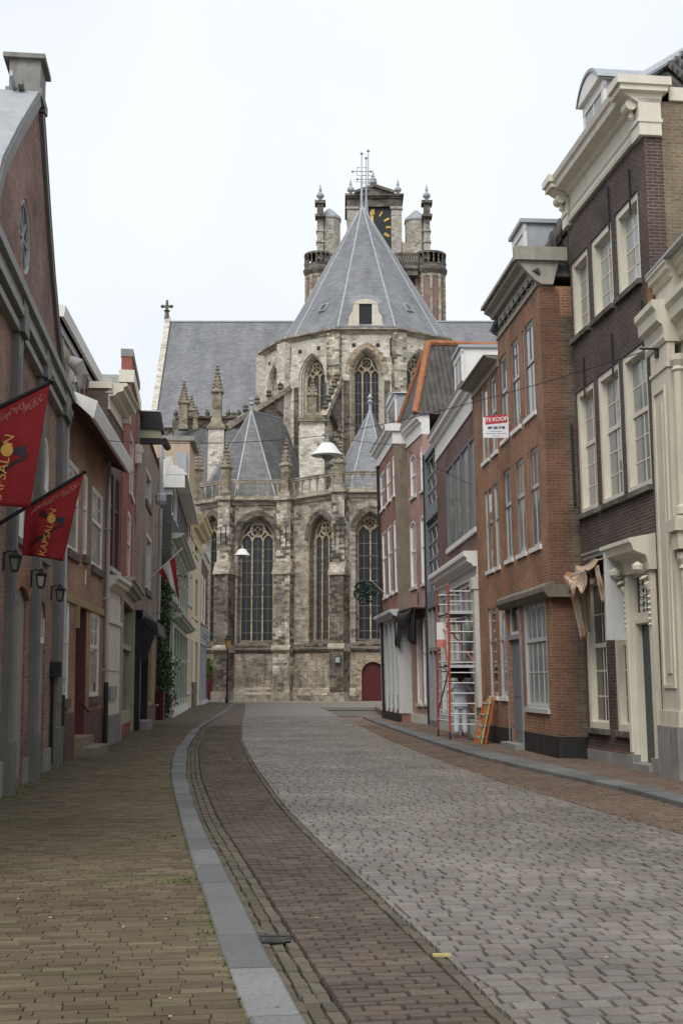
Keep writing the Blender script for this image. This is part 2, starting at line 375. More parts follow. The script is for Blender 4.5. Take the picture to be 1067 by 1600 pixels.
def panel(mb, u0, u1, z0, z1, holes, o=0.0, rev=.15, inner=1.0):
    us = sorted(set([u0, u1] + [x for h in holes for x in h[:2] if u0 < x < u1])); zs = sorted(set([z0, z1] + [x for h in holes for x in h[2:4] if z0 < x < z1]))
    for i in range(len(us)-1):
        for j in range(len(zs)-1):
            mu = (us[i]+us[i+1])/2; mz = (zs[j]+zs[j+1])/2
            if any(h[0] < mu < h[1] and h[2] < mz < h[3] for h in holes): continue
            mb.face([(us[i],o,zs[j]),(us[i+1],o,zs[j]),(us[i+1],o,zs[j+1]),(us[i],o,zs[j+1])])
    for h in holes:
        a, b, c, d, kind, rise = h
        if rise > 0 and kind != 'rect':
            cv = arch_curve(a, b, d-rise, rise, kind)
            for p, q in zip(cv, cv[1:]):
                mb.face([(p[0],o,p[1]),(q[0],o,q[1]),(q[0],o,d+.0),(p[0],o,d+.0)])
        ol = outline(h); ol = ol + [ol[0]]; m = (a+b)/2
        for p, q in zip(ol, ol[1:]):
            f = lambda t: (m + (t[0]-m)*inner, o-rev, t[1] - (0 if inner == 1 or t[1] == c else (1-inner)*(b-a)/2))
            mb.face([(p[0],o,p[1]),(q[0],o,q[1]), f(q), f(p)])
def text_mesh(txt, size, name, mat, parent, M4, bold=0.0, extr=.004, wave=None, space=1.0):
    cu = bpy.data.curves.new(name, 'FONT'); cu.body = txt; cu.size = size; cu.align_x = 'CENTER'; cu.align_y = 'CENTER'
    cu.extrude = extr; cu.offset = bold; cu.space_character = space
    t = bpy.data.objects.new(name, cu); COL.objects.link(t)
    dg = bpy.context.evaluated_depsgraph_get(); me = bpy.data.meshes.new_from_object(t.evaluated_get(dg))
    bpy.data.objects.remove(t); bpy.data.curves.remove(cu)
    me.transform(M4)
    if wave:
        for v in me.vertices: v.co = wave(v.co)
    me.materials.clear(); me.materials.append(mat); me.name = name
    o = bpy.data.objects.new(name, me); COL.objects.link(o); o.parent = parent
    return o
# ------------------------------------------------------------------ houses
HG = 'terraced houses lining the street'
class House:
    def __init__(s, name, label, A, B, side, lean=0.0, depth=8.0):
        s.A = Vector((A[0], A[1], 0)); s.B = Vector((B[0], B[1], 0)); d = s.B - s.A; s.L = d.length; s.U = d.normalized()
        s.s = 1 if side == 'R' else -1
        s.N = Vector((-s.U.y, s.U.x, 0)) * s.s; s.lean = lean; s.depth = depth; s.holes = []
        s.root = tag(empty(name, s.A, math.atan2(s.U.y, s.U.x)), label, 'house', HG)
    def T(s, u, o, z): return (u, s.s * (o + s.lean * z), z)
    def mb(s): return MB(s.T)
    def W(s, u, o, z): return s.A + s.U*u + s.N*(o + s.lean*z) + Vector((0,0,z))
    def uz(s, px, py, o=0.0):
        d = ray(px, py); k = s.N*s.lean + Vector((0,0,1)); rhs = s.A + s.N*o - CAM
        Mx = Matrix((d, -s.U, -k)).transposed(); t, u, z = Mx.inverted() @ rhs
        return u, z
    def ux(s, px, z, o=0.0):
        P = s.W(0, o, z) - CAM; k = (px - CX) / F
        return (k*P.dot(FW) - P.x) / (s.U.x - k*s.U.dot(FW))
    def z(s, px, py, o=0.0): return s.uz(px, py, o)[1]
    def rect(s, x0, yt, yb, x1, o=0.0):
        zt = s.uz(x0, yt, o)[1]; zb = s.uz(x0, yb, o)[1]; zm = (zt+zb)/2
        a = s.ux(x0, zm, o); b = s.ux(x1, zm, o)
        return [min(a, b), max(a, b), zb, zt]
    def row(s, rs, o=0.0):
        q = [s.rect(*r, o=o) for r in rs]; zb = sum(x[2] for x in q)/len(q); zt = sum(x[3] for x in q)/len(q)
        return [(x[0], x[1], zb, zt) for x in q]
    def hole(s, r, kind='rect', rise=0): s.holes.append((*r, kind, rise))
    def win(s, r, fm='white', pm='glass', trim=.08, deep=.04, proud=-.003, cols=2, rt=1, rb=1, split=.42, bar=.03, sill='grey_stone', kind='rect', rise=0.0, sash=.05, sillh=.1, name='window', lower_cols=None, sillo=.07):
        r = (max(.06, r[0]), min(s.L-.06, r[1]), r[2], r[3]); s.hole(r, kind, rise); a, b, c, d = r; H = (a, b, c, d, kind, rise)
        m = s.mb(); ol = outline(H); cx = (a+b)/2; cz = (c+d)/2
        def ring(o0, o1, w0, w1):
            def ins(w):
                return outline((a+w, b-w, c+w, d-w, kind, max(0, rise-w*.3) if rise else 0))
            A_, B_ = ins(w0), ins(w1); n = len(A_)
            for i in range(n):
                j = (i+1) % n
                p, q, pp, qq = A_[i], A_[j], B_[i], B_[j]
                m.face([(p[0],o0,p[1]),(q[0],o0,q[1]),(qq[0],o0,qq[1]),(pp[0],o0,pp[1])])
                m.face([(pp[0],o0,pp[1]),(qq[0],o0,qq[1]),(qq[0],o1,qq[1]),(pp[0],o1,pp[1])])
                if proud > 0 and w0 == 0: m.face([(p[0],o0,p[1]),(q[0],o0,q[1]),(q[0],-.02,q[1]),(p[0],-.02,p[1])])
        ring(proud, -deep, 0, trim); ring(-deep+.014, -deep-.03, trim-.004, trim+sash)
        ia, ib, ic, id_ = a+trim, b-trim, c+trim, d-trim
        zt = ic + (id_-ic)*(1-split) if split else None
        if split: m.box(ia, ib, -deep-.02, -deep+.03, zt-.045, zt+.045)
        lc = lower_cols or cols
        for i in range(1, cols):
            x = ia + (ib-ia)*i/cols; m.box(x-bar/2, x+bar/2, -deep-.01, -deep+.010, zt+.045 if split else ic, id_-.01)
        if split:
            for i in range(1, lc):
                x = ia + (ib-ia)*i/lc; m.box(x-bar/2, x+bar/2, -deep-.01, -deep+.010, ic, zt-.045)
        for i in range(1, rt):
            z0 = zt if split else ic; z = z0 + (id_-z0)*i/rt; m.box(ia, ib, -deep-.012, -deep+.0085, z-bar/2, z+bar/2)
        if split:
            for i in range(1, rb):
                z = ic + (zt-ic)*i/rb; m.box(ia, ib, -deep-.012, -deep+.0085, z-bar/2, z+bar/2)
        w = m.build(name, M[fm], s.root)
        p = s.mb(); po = outline((a+.01, b-.01, c+.01, d-.01, kind, rise)); p.prism([(x, -deep-.012, z) for x, z in po], (0, .01, 0)); p.build('pane', M[pm], w)
        if sill:
            q = s.mb(); q.box(a-.05, b+.05, -.06, sillo, c-sillh, c+.003); q.build('sill', M[sill], w)
        return w
    def wall(s, zt, mat, u0=0.0, u1=None, z0=0.0, rev=.14, name='wall', top=True, holes=None):
        u1 = s.L if u1 is None else u1; m = s.mb()
        panel(m, u0, u1, z0, zt, s.holes if holes is None else holes, 0, rev)
        D = -s.depth
        m.face([(u0,0,z0),(u0,D,z0),(u0,D,zt),(u0,0,zt)]); m.face([(u1,0,z0),(u1,D,z0),(u1,D,zt),(u1,0,zt)])
        m.face([(u0,D,z0),(u1,D,z0),(u1,D,zt),(u0,D,zt)])
        if top: m.face([(u0,0,zt),(u1,0,zt),(u1,D,zt),(u0,D,zt)])
        return m.build(name, M[mat], s.root)
    def ext(s, prof, u0, u1, name, mat, par=None):
        m = s.mb(); m.prism([(u0, o, z) for o, z in prof], (u1-u0, 0, 0)); return m.build(name, M[mat], par or s.root)
    def cornice(s, u0, u1, z0, z1, out, mat, name='cornice', frieze=.45, back=-.3, ret=True):
        h = z1 - z0; zf = z0 + h*frieze
        prof = [(back, z0), (.05, z0), (.05, z0+.04), (.03, z0+.07), (.03, zf), (out*.35, zf+.02), (out*.45, zf+h*.12), (out*.78, zf+h*.2), (out*.8, zf+h*.34), (out, zf+h*.4), (out, z1-.03), (out*.95, z1), (back, z1)]
        return s.ext(prof, u0, u1, name, mat)
    def boxp(s, u0, u1, o0, o1, z0, z1, name, mat, par=None):
        m = s.mb(); m.box(u0, u1, o0, o1, z0, z1); return m.build(name, M[mat], par or s.root)
    def hip(s, u0, u1, o0, depth, ze, rise, mat, ridge_mat=None, inset=None, name='roof', rr=.09):
        um = (u0+u1)/2; k = inset if inset is not None else (u1-u0)/2; zr = ze + rise; m = s.mb(); ob = o0 - depth
        a, b, c, d = (u0,o0,ze), (u1,o0,ze), (u1,ob,ze), (u0,ob,ze); r0 = (um, o0-k, zr); r1 = (um, ob, zr)
        m.face([a, b, r0]); m.face([b, c, r1, r0]); m.face([d, a, r0, r1]); m.face([c, d, r1]); m.face([a, b, c, d])
        ro = m.build(name, M[mat], s.root)
        if ridge_mat:
            q = s.mb()
            for p0, p1 in ((a, r0), (b, r0), (r0, r1)):
                p0 = Vector(p0); p1 = Vector(p1); n = max(2, int((p1-p0).length/.35))
                for i in range(n):
                    q.tube([p0.lerp(p1, i/n), p0.lerp(p1, (i+1)/n)], [rr, rr*1.25], 8)
            q.build('ridge_tiles', M[ridge_mat], ro)
        return ro
    def gable(s, u0, u1, o0, depth, ze, rise, mat, name='roof'):
        m = s.mb(); ob = o0-depth; om = (o0+ob)/2; zr = ze+rise
        m.face([(u0,o0,ze),(u1,o0,ze),(u1,om,zr),(u0,om,zr)]); m.face([(u0,ob,ze),(u1,ob,ze),(u1,om,zr),(u0,om,zr)])
        m.face([(u0,o0,ze),(u0,om,zr),(u0,ob,ze)]); m.face([(u1,o0,ze),(u1,om,zr),(u1,ob,ze)]); m.face([(u0,o0,ze),(u1,o0,ze),(u1,ob,ze),(u0,ob,ze)])
        return m.build(name, M[mat], s.root)
    def pipe(s, px, y0, y1, mat='whitepipe', r=.05, o=.1, name='downpipe', z0=None, black=0.0):
        za = s.uz(px, y0, o)[1]; zb = s.uz(px, y1, o)[1] if z0 is None else z0; u = s.ux(px, (za+zb)/2, o)
        m = s.mb(); m.tube([(u, o, zb+black), (u, o, za)], r, 10)
        for k in range(int((za-zb)/1.8)+1): m.box(u-r*1.3, u+r*1.3, -.01, o+r*1.3, zb+black+.3+1.8*k, zb+black+.34+1.8*k)
        p = m.build(name, M[mat], s.root)
        if black:
            m = s.mb(); m.tube([(u, o, zb), (u, o, zb+black)], r*1.2, 10); m.build('iron_foot', M['iron'], p)
        return u, za
    def dormer(s, u0, u1, o0, depth, z0, z1, fm='white', sm='lead', cols=2, arch=0.0, roofm='lead', win_rows=2, split=None, over=.08, pm='glass_pale'):
        m = s.mb(); m.box(u0, u1, o0-depth, o0, z0, z1); d = m.build('dormer', M[sm], s.root)
        m = s.mb(); t = .12
        m.box(u0-.02, u0+t, o0-.05, o0+.03, z0, z1-.1); m.box(u1-t, u1+.02, o0-.05, o0+.03, z0, z1-.1); m.box(u0+t, u1-t, o0-.05, o0+.03, z0, z0+t)
        m.box(u0-.02, u1+.02, o0-.05, o0+.04, z1-.1-t, z1-.003)
        for i in range(1, cols):
            x = u0+t+(u1-u0-2*t)*i/cols; m.box(x-.03, x+.03, o0-.01, o0+.022, z0+t, z1-.1-t)
        for i in range(1, win_rows):
            z = z0+t+(z1-.1-z0-2*t)*i/win_rows; m.box(u0+t, u1-t, o0-.01, o0+.02, z-.025, z+.025)
        m.build('window_frame', M[fm], d)
        m = s.mb(); m.box(u0+t, u1-t, o0+.002, o0+.012, z0+t, z1-.1-t); m.build('pane', M[pm], d)
        m = s.mb()
        if arch:
            cv = arch_curve(u0-over, u1+over, z1, arch, 'seg')
            m.prism([(x, o0-depth, z) for x, z in cv], (0, depth+.14, 0))
        else:
            m.prism([(u0-over, o0+.12, z1), (u0-over, o0+.12, z1+.1), (u0-over, o0-depth, z1+.12), (u0-over, o0-depth, z1)], (u1-u0+2*over, 0, 0))
        m.build('dormer_cap', M[fm if arch else roofm], d)
        if arch:
            m = s.mb(); cv = arch_curve(u0-over-.03, u1+over+.03, z1+.004, arch+.04, 'seg')
            for p, q in zip(cv, cv[1:]): m.face([(p[0],o0+.17,p[1]+.02),(q[0],o0+.17,q[1]+.02),(q[0],o0-depth,q[1]+.02),(p[0],o0-depth,p[1]+.02)])
            for p, q in zip(cv, cv[1:]): m.face([(p[0],o0+.17,p[1]+.02),(q[0],o0+.17,q[1]+.02),(q[0],o0+.17,q[1]-.06),(p[0],o0+.17,p[1]-.06)])
            m.build('dormer_roof', M[roofm], d)
        return d
def anchor(H, spots, par=None):
    m = H.mb()
    for px, py, h in spots:
        u, z = H.uz(px, py); m.bar((u, .03, z-h/2), (u, .03, z+h/2), .04, .03)
    return m.build('wall_anchor', M['iron'], H.root)
# ================================================================== RIGHT SIDE
# ---- cream stone-fronted house nearest the camera on the right
H = House('cream_house', 'cream painted house with panelled corner pilaster, engaged columns and grey stone pedestal', (6.12, 15.5), (5.86, 21.42), 'R', 0.0)
zl = H.z(1003, 484, .5); zl0 = H.z(1022, 520, .3); za = H.z(1022, 408, .4)
zl0 = zl - .75
L = H.L
for k in range(2):
    c = L - 1.9 - k*1.9
    H.win((c-.55, c+.55, .9, 3.6), 'cream', 'glass', cols=2, rt=1, rb=1, trim=.12, deep=.2, sill='cream')
    H.win((c-.55, c+.55, 4.35, zl0-.35), 'cream', 'glass', cols=2, rt=2, rb=2, trim=.12, deep=.2, sill='cream')
H.wall(za-.2, 'cream_stone', rev=.25)
H.boxp(-.002, L+.0, 0, .14, 0, .85, 'plinth', 'grey_stone')
m = H.mb()
m.box(L-.95, L, .141, .28, 1.0, zl0-.45); m.box(L-1.0, L+.02, .14, .33, .86, 1.12)
m.box(L-.98, L+.01, .14, .31, zl0-.45, zl0-.39); m.box(L-.95, L, .141, .28, zl0-.39, zl0-.003)
for a, b, c, d in ((L-.8, L-.15, 1.5, 1.56), (L-.8, L-.15, zl0-.8, zl0-.74)): m.box(a, b, .28, .31, c, d)
for a, b in ((L-.8, L-.75), (L-.2, L-.15)): m.box(a, b, .28, .31, 1.56, zl0-.8)
m.box(L-.6, L-.35, .28, .30, 1.75, zl0-1.0)
m.build('pilaster', M['cream_stone'], H.root)
H.boxp(L-1.06, L+.04, .14, .38, .0, .86, 'pedestal', 'grey_stone')
def entab(u0, u1, o, zz0, zz1, out, nm):
    h = zz1-zz0
    return H.ext([(-.3, zz0), (o+.03, zz0), (o+.06, zz0+.1*h), (o+.2*out, zz0+.2*h), (o+.3*out, zz0+.4*h), (o+.7*out, zz0+.5*h), (o+.75*out, zz0+.75*h), (o+out, zz0+.85*h), (o+out, zz1), (-.3, zz1+.02)], u0, u1, nm, 'cream_stone')
entab(-.0, L-.98, 0.02, zl0, zl, .28, 'cornice'); entab(L-.98, L+.12, .28, zl0+.002, zl-.01, .24, 'cornice')
entab(-.0, L-1.0, 0.02, za-.32, za, .15, 'parapet_cornice'); entab(L-1.0, L+.08, .14, za-.33, za-.01, .15, 'parapet_cornice')
H.boxp(L-1.0, L, .0, .14, zl, za-.33, 'parapet_block', 'cream_stone')
H.boxp(-.0, L+.1, -1.5, .3, za+.003, za+.05, 'lead_capping', 'lead')
m = H.mb()
for c in (L-1.16, L-2.65):
    for z0, z1 in ((1.0, 3.75), (4.4, zl0-.3)):
        m.lathe([(.13, 0), (.13, .12), (.09, .16), (.085, z1-z0-.3), (.12, z1-z0-.26), (.09, z1-z0-.2), (.14, z1-z0-.1), (.14, z1-z0)], (c, .16, z0), 12)
    m.box(c-.18, c+.18, 0, .34, 3.8, 4.36); m.box(c-.24, c+.24, 0, .4, 4.1, 4.3)
m.build('engaged_column', M['cream_stone'], H.root, smooth=False)
hook = H.W(L-.44, .6, H.z(1035, 526, .5)); HOOK = hook
m = H.mb(); zh = H.z(1035, 526, .42); m.box(L-.52, L-.36, .28, .32, zh-.15, zh+.15); m.tube([(L-.44, .3, zh), (L-.44, .6, zh)], .02, 6); m.build('wire_hook', M['iron'], H.root)
# ---- dark brick house with cream windows
H = House('brick_house', 'dark brick house with tall cream sash windows and a carved cream cornice', (5.77, 21.5), (5.23, 26.2), 'R', .012, 9)
D1 = H; L = H.L
zc0 = (H.z(997, 232) + H.z(880, 352))/2; zc1 = zc0 + 1.02
wk = dict(fm='cream', trim=.13, deep=.165, proud=-.03, sash=.04, bar=.028, sill='moulding_dark', sillo=.09)
r3 = H.row([(891, 416, 539, 919), (924, 375, 506, 956), (962, 332, 469, 998)])
r2 = H.row([(901, 615, 810, 930.5), (935.5, 587, 794, 970), (974, 555, 774, 1013)])
for r in r3: H.win(r, pm='glass_sky_tint', split=None, cols=2, rt=4, **wk)
for r in r2: H.win(r, pm='glass_sky_tint', cols=2, rt=2, rb=3, split=.43, **wk)
g = [H.rect(915, 905, 1138, 947), H.rect(958.5, 897, 1139, 987)]
zg0 = (g[0][2]+g[1][2])/2; zg1 = H.z(958, 893)
for q in g: H.win((q[0], q[1], zg0, zg1), pm='glass', cols=2, rt=2, rb=3, split=.45, **wk)
du0 = H.ux(1031, .8); du1 = H.ux(994, .4); dz1 = H.z(990, 868)
H.hole((du0+.06, du1-.16, .12, dz1-.1))
anchor(H, [(985, 300, .9), (952, 325, .9), (914, 590, .9), (958, 555, .9), (1005, 505, .9), (878, 420, .9)])
H.wall(zc0, 'brick_dark', rev=.5)
H.boxp(-.003, .33, -.004-.32, .004, 0, zc0-.001, 'corner_quoin', 'brick_quoin')
H.boxp(-.006, 0, -9, -.34, 0, zc1-.37, 'side_wall', 'brick_yellow')
zz = H.z(1015, 443)
H.boxp(-.012, .2, -.3, .009, 2.0, zz, 'painted_strip', 'render_orange')
H.boxp(du1+.05, L-.0, 0, .03, 0, .22, 'stone_base', 'grey_stone')
H.boxp(du1-.14, L, 0, .012, .22, zg0-.35, 'brick_base', 'brick_plinth')
# portal
m = H.mb(); ir0, ir1 = du0+.06, du1-.16
m.box(ir1, du1+.02, -.02, .1, .26, dz1-.35); m.box(ir1+.03, du1-.01, .1, .13, .3, dz1-.4); m.box(du0-.12, ir0, -.02, .1, .26, dz1-.35)
m.box(ir0, ir1, -.17, -.005, dz1-.42, dz1-.1)
m.box(ir1-.05, ir1, -.16, 0, .13, dz1-.42); m.box(ir0, ir0+.05, -.16, 0, .13, dz1-.42)
zt = H.z(1000, 965); m.box(ir0+.05, ir1-.05, -.17, -.03, zt-.12, zt+.1); m.box(ir0+.05, ir1-.05, -.16, -.0, zt-.1, zt-.02)
m.build('door_surround', M['cream'], H.root)
m = H.mb(); m.box(ir1-.04, du1+.07, -.01, .16, .0, .26); m.box(du0-.17, ir0+.04, -.01, .16, 0, .26); m.build('door_plinth', M['grey_stone'], H.root)
H.ext([(0, dz1-.36), (.14, dz1-.36), (.16, dz1-.2), (.2, dz1-.1), (.42, dz1-.02), (.46, dz1+.1), (.5, dz1+.13), (.5, dz1+.2), (0, dz1+.3)], du0-.2, du1+.2, 'door_canopy', 'cream')
m = H.mb()
for u in (du0-.04, du1-.06):
    m.tube([(u, .1, dz1-.72), (u, .14, dz1-.6), (u, .2, dz1-.5), (u, .24, dz1-.4)], [.04, .07, .09, .1], 10); m.lathe([(.0, -.1), (.1, -.04), (.11, .04), (0, .12)], (u, .3, dz1-.32), 10)
    for k in range(6): m.lathe([(0, -.035), (.04, 0), (0, .035)], (u, .12, dz1-.85-.1*k), 8)
m.build('carved_bracket', M['cream'], H.root)
m = H.mb(); m.box(ir0+.05, ir1-.05, -.15, -.13, .14, zt-.11); m.box(ir0+.15, ir1-.15, -.13, -.12, .3, 1.0); m.box(ir0+.15, ir1-.15, -.13, -.12, 1.15, zt-.3)
dd = m.build('door', M['teal_door'], H.root); m = H.mb(); m.tube([(ir0+.14, -.12, 1.05), (ir0+.14, -.06, 1.05)], .03, 8); m.build('handle', M['gold'], dd)
m = H.mb(); m.box(ir0+.05, ir1-.05, -.08, -.07, zt+.1, dz1-.42); ol = m.build('overlight', M['glass'], H.root)
m = H.mb(); random.seed(3); w_ = ir1-ir0-.1; hh = dz1-.42-zt-.1; cu = (ir0+ir1)/2
def scroll(cu_, cz, r, a0, turns, sgn):
    pts = []
    for i in range(14):
        t = i/13; a = a0 + sgn*turns*2*math.pi*t; rr = r*(1-.8*t)
        pts.append((cu_ + rr*math.cos(a), -.055, cz + rr*math.sin(a)))
    m.tube(pts, .016, 5)
for k in range(5):
    cz = zt+.1 + hh*(k+.5)/5
    scroll(cu-.17*w_/.8, cz, hh*.105, math.pi/2*k, 1.2, 1); scroll(cu+.17*w_/.8, cz, hh*.105, math.pi/2*k+1, 1.2, -1)
    m.lathe([(0, -.06), (.05, 0), (0, .06)], (cu, -.055, cz), 6)
m.bar((cu, -.055, zt+.1), (cu, -.055, dz1-.42), .025); m.build('scroll_grille', M['white'], ol)
H.boxp(ir0-.0, ir1, -.5, .22, .0, .125, 'door_step', 'grey_stone')
# main cornice
H.ext([(-.3, zc0-.001), (.08, zc0), (.10, zc0+.06), (.06, zc0+.09), (.06, zc0+.19), (.09, zc0+.23), (.04, zc0+.26), (.04, zc0+.60), (.11, zc0+.64), (.15, zc0+.70), (.36, zc0+.75), (.38, zc0+.86), (.43, zc0+.9), (.46, zc0+1.0), (-.3, zc1)], .36, L-.3, 'cornice', 'cream')
for u0, u1, nm in ((-.1, .355, 'cornice_block'), (L-.295, L+.08, 'cornice_block')):
    m = H.mb(); m.box(u0+.02, u1, -.32, .11, zc0-.06, zc0+.19); m.box(u0, u1, -.34, .14, zc0+.19, zc0+.26); m.box(u0+.02, u1, -.32, .11, zc0+.26, zc0+.66)
    m.prism([(u0+.02, .11, zc0+.58), (u0+.02, .38, zc0+.74), (u0+.02, .42, zc0+.77), (u0+.02, -.38, zc0+.77), (u0+.02, -.32, .0+zc0+.58)], (u1-u0-.02, 0, 0))
    m.box(u0-.08, u1+.02, -.44, .48, zc0+.77, zc0+.88); m.box(u0-.12, u1+.03, -.5, .54, zc0+.88, zc1+.02)
    m.tube([((u0+u1)/2-.14, .22, zc0+.56), ((u0+u1)/2+.14, .22, zc0+.56)], .11, 12); m.lathe([(0, -.1), (.06, -.03), (.04, .08)], ((u0+u1)/2, .18, zc0+.38), 8)
    m.build(nm, M['cream'], H.root)
H.boxp(-.06, .0, -9, -.51, zc1-.36, zc1-.1, 'side_fascia', 'cream')
H.hip(-.06, L+.1, .2, 9.2, zc1-.1, 2.3, 'pantile_grey', 'lead_pale', rr=.10)
m = H.mb()
p0 = Vector((-.06, .2, zc1-.1)); p1 = Vector(((L+.04)/2, .2-(L+.16)/2, zc1+2.2))
m.bar(p0+Vector((0,0,.06)), p1+Vector((0,0,.06)), .42, .05); m.build('lead_hip', M['lead_pale'], H.root)
random.seed(5); m = H.mb()
for k in range(7):
    for j in range(10):
        o = -.9-j*.25; zz_ = zc1-.02+k*.27
        if o + .0 > .2-(k*.27/2.3)*(L+.16)/2 - .35: continue
        uu = -.06 + (k*.27/2.3)*(L+.1)/2
        m.tube([(uu-.02, o, zz_), (uu+.25, o, zz_+.29)], [.09, .08], 6)
m.build('roof_tiles', M['pantile_grey'], H.root)
o_ = -.3; zd0 = H.z(915, 232, o_); zd1 = H.z(940, 128, o_)
H.dormer(H.ux(941, zd0+1.5, o_), H.ux(911, zd0+1.5, o_), o_, 3.0, zc1-.2, zd1, 'white', 'lead', arch=.42, cols=2, win_rows=2)
# ---- orange brick house, near half (three bays)
H = House('brick_house', 'tall orange brick house with three bays, grey door and sooty side wall', (4.60, 26.3), (4.25, 30.8), 'R', .018, 7)
D2 = H; L = H.L
zf0 = (H.z(771, 539) + H.z(833, 460))/2; zf1 = H.z(815, 395, .3)
wk = dict(fm='greywhite', pm='glass_grey', trim=.05, deep=.06, proud=-.03, sash=.045, cols=1, rt=1, rb=1, sill='white', sillo=.05)
for r in H.row([(780, 561, 694, 792), (797.8, 540, 678.6, 811), (817, 513.5, 660, 834)]): H.win(r, split=.42, lower_cols=2, **wk)
for r in H.row([(784.5, 739, 878, 799), (805.5, 724, 870, 819.5), (825.5, 705, 861, 842)]): H.win(r, split=.38, lower_cols=2, **wk)
q = H.rect(820, 937, 1105, 854.5); H.win(tuple(q), fm='greywhite', pm='glass_grey', trim=.08, deep=.05, cols=4, rt=1, rb=2, split=.38, sill='greywhite', sillo=.06)
dq = H.rect(794, 934, 1166, 815); dq[2] = .14
H.hole(tuple(dq))
H.wall(zf0, 'brick_orange', rev=.14)
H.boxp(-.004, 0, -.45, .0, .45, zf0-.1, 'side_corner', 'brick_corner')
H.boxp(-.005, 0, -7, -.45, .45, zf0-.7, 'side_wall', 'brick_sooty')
H.boxp(-.03, 0, -7, .02, 0, .45, 'side_plinth', 'blackplinth'); H.boxp(-.03, dq[0]-.1, 0, .025, 0, .45, 'plinth', 'blackplinth'); H.boxp(dq[1]+.1, L, 0, .025, 0, .45, 'plinth', 'blackplinth')
m = H.mb(); a, b, c, d = dq
m.box(a-.07, a+.07, -.14, .03, 0, d); m.box(b-.07, b+.07, -.14, .03, 0, d); m.box(a+.07, b-.07, -.14, .02, d-.12, d); zt = d-1.0; m.box(a+.07, b-.07, -.14, .0, zt-.06, zt+.06)
m.build('door_frame', M['grey_frame'], H.root)
m = H.mb(); m.box(a+.07, b-.07, -.13, -.08, .14, zt-.06); m.box(a+.2, b-.2, -.08, -.07, .4, 1.1); m.box(a+.2, b-.2, -.08, -.07, 1.25, zt-.2); dd = m.build('door', M['steel'], H.root)
m = H.mb(); m.tube([(a+.2, -.08, 1.15), (a+.2, -.01, 1.15)], .03, 8); m.build('handle', M['zinc'], dd)
m = H.mb(); m.box(a+.07, b-.07, -.11, -.10, zt+.06, d-.12); ol = m.build('overlight', M['glass'], H.root)
m = H.mb(); m.box(a+.07, a+.15, -.10, -.06, zt+.06, d-.12); m.box(b-.15, b-.07, -.10, -.06, zt+.06, d-.12); m.box(a+.15, b-.15, -.10, -.06, zt+.06, zt+.14); m.box(a+.15, b-.15, -.10, -.06, d-.2, d-.12); m.build('overlight_frame', M['white'], ol)
H.boxp(a-.1, b+.1, -.3, .25, 0, .135, 'door_step', 'grey_stone')
zl = H.z(849, 917); zl0_ = H.z(849, 937)
m = H.mb(); pr = [(0, zl0_), (.12, zl0_), (.22, zl0_+.12), (.22, zl-.06), (.16, zl), (0, zl+.08)]
m.prism([(-.22, o, z) for o, z in pr], (b+.25+.22, 0, 0)); m.box(-.22, -.006, -.75, 0, zl0_+.003, zl+.0)
m.build('stone_ledge', M['render_dirty'], H.root)
m = H.mb()
for k, u in enumerate((L*.335, L*.66, L-.12)): m.box(u-.05, u+.05, 0, .018, zl+.1, zf0-.01)
m.build('brick_strip', M['brick_strip'], H.root)
H.cornice(-.0, L, zf0, zf1, .42, 'frieze', frieze=.66)
m = H.mb()
n = 9
for k in range(n):
    u = .35 + (L-.5)*k/(n-1); m.box(u-.035, u+.035, .03, .07, zf0+.15, zf0+(zf1-zf0)*.5); m.box(u-.035, u+.16, .03, .065, zf0+(zf1-zf0)*.42, zf0+(zf1-zf0)*.48)
m.build('cornice_bracket', M['frieze'], H.root)
m = H.mb(); m.prism([(-.12, .5, zf1-.3), (-.12, .12, zf0+.1), (-.12, -.05, zf0), (-.12, -.30, zf0), (-.12, -.45, zf1-.3)], (.12, 0, 0)); m.box(-.2, .0, -.62, .56, zf1-.3, zf1+.01); m.build('cornice_return', M['frieze'], H.root)
zg = H.z(866, 478, -.9)
H.hip(-.06, L+.0, .1, 7, zg, 3.6, 'pantile_grey', 'pantile_grey', rr=.13)
m = H.mb(); m.tube([(-.22, -.85, zg-.05), (-.22, -7, zg-.05)], .09, 10); m.tube([(-.22, -1.0, zg-.05), (-.15, -1.0, zg-.5)], .05, 8); m.build('gutter', M['zinc'], H.root)
random.seed(6); m = H.mb()
for k in range(9):
    for j in range(8):
        o = -1.0-j*.26; zz_ = zg+.05+k*.27; kk = k*.27/3.6
        if o > .1-kk*L/2-.25: continue
        uu = -.06+kk*L/2; m.tube([(uu-.05, o, zz_), (uu+.13, o, zz_+.29)], [.10, .085], 6)
m.build('roof_tiles', M['pantile_grey'], H.root)
m = H.mb(); u_, z_ = 0, H.z(871, 712); m.box(-.05, -.01, -.62, -.57, z_-.9, z_+.9); m.build('wall_anchor', M['iron'], H.root)
o_ = -.5; zd0 = H.z(804, 400, o_); zd1 = H.z(818, 350, o_)
H.dormer(H.ux(818, zd0+.8, o_), H.ux(801, zd0+.8, o_), o_, 2.6, zf1-.3, zd1, 'white', 'lead', cols=1, win_rows=1)
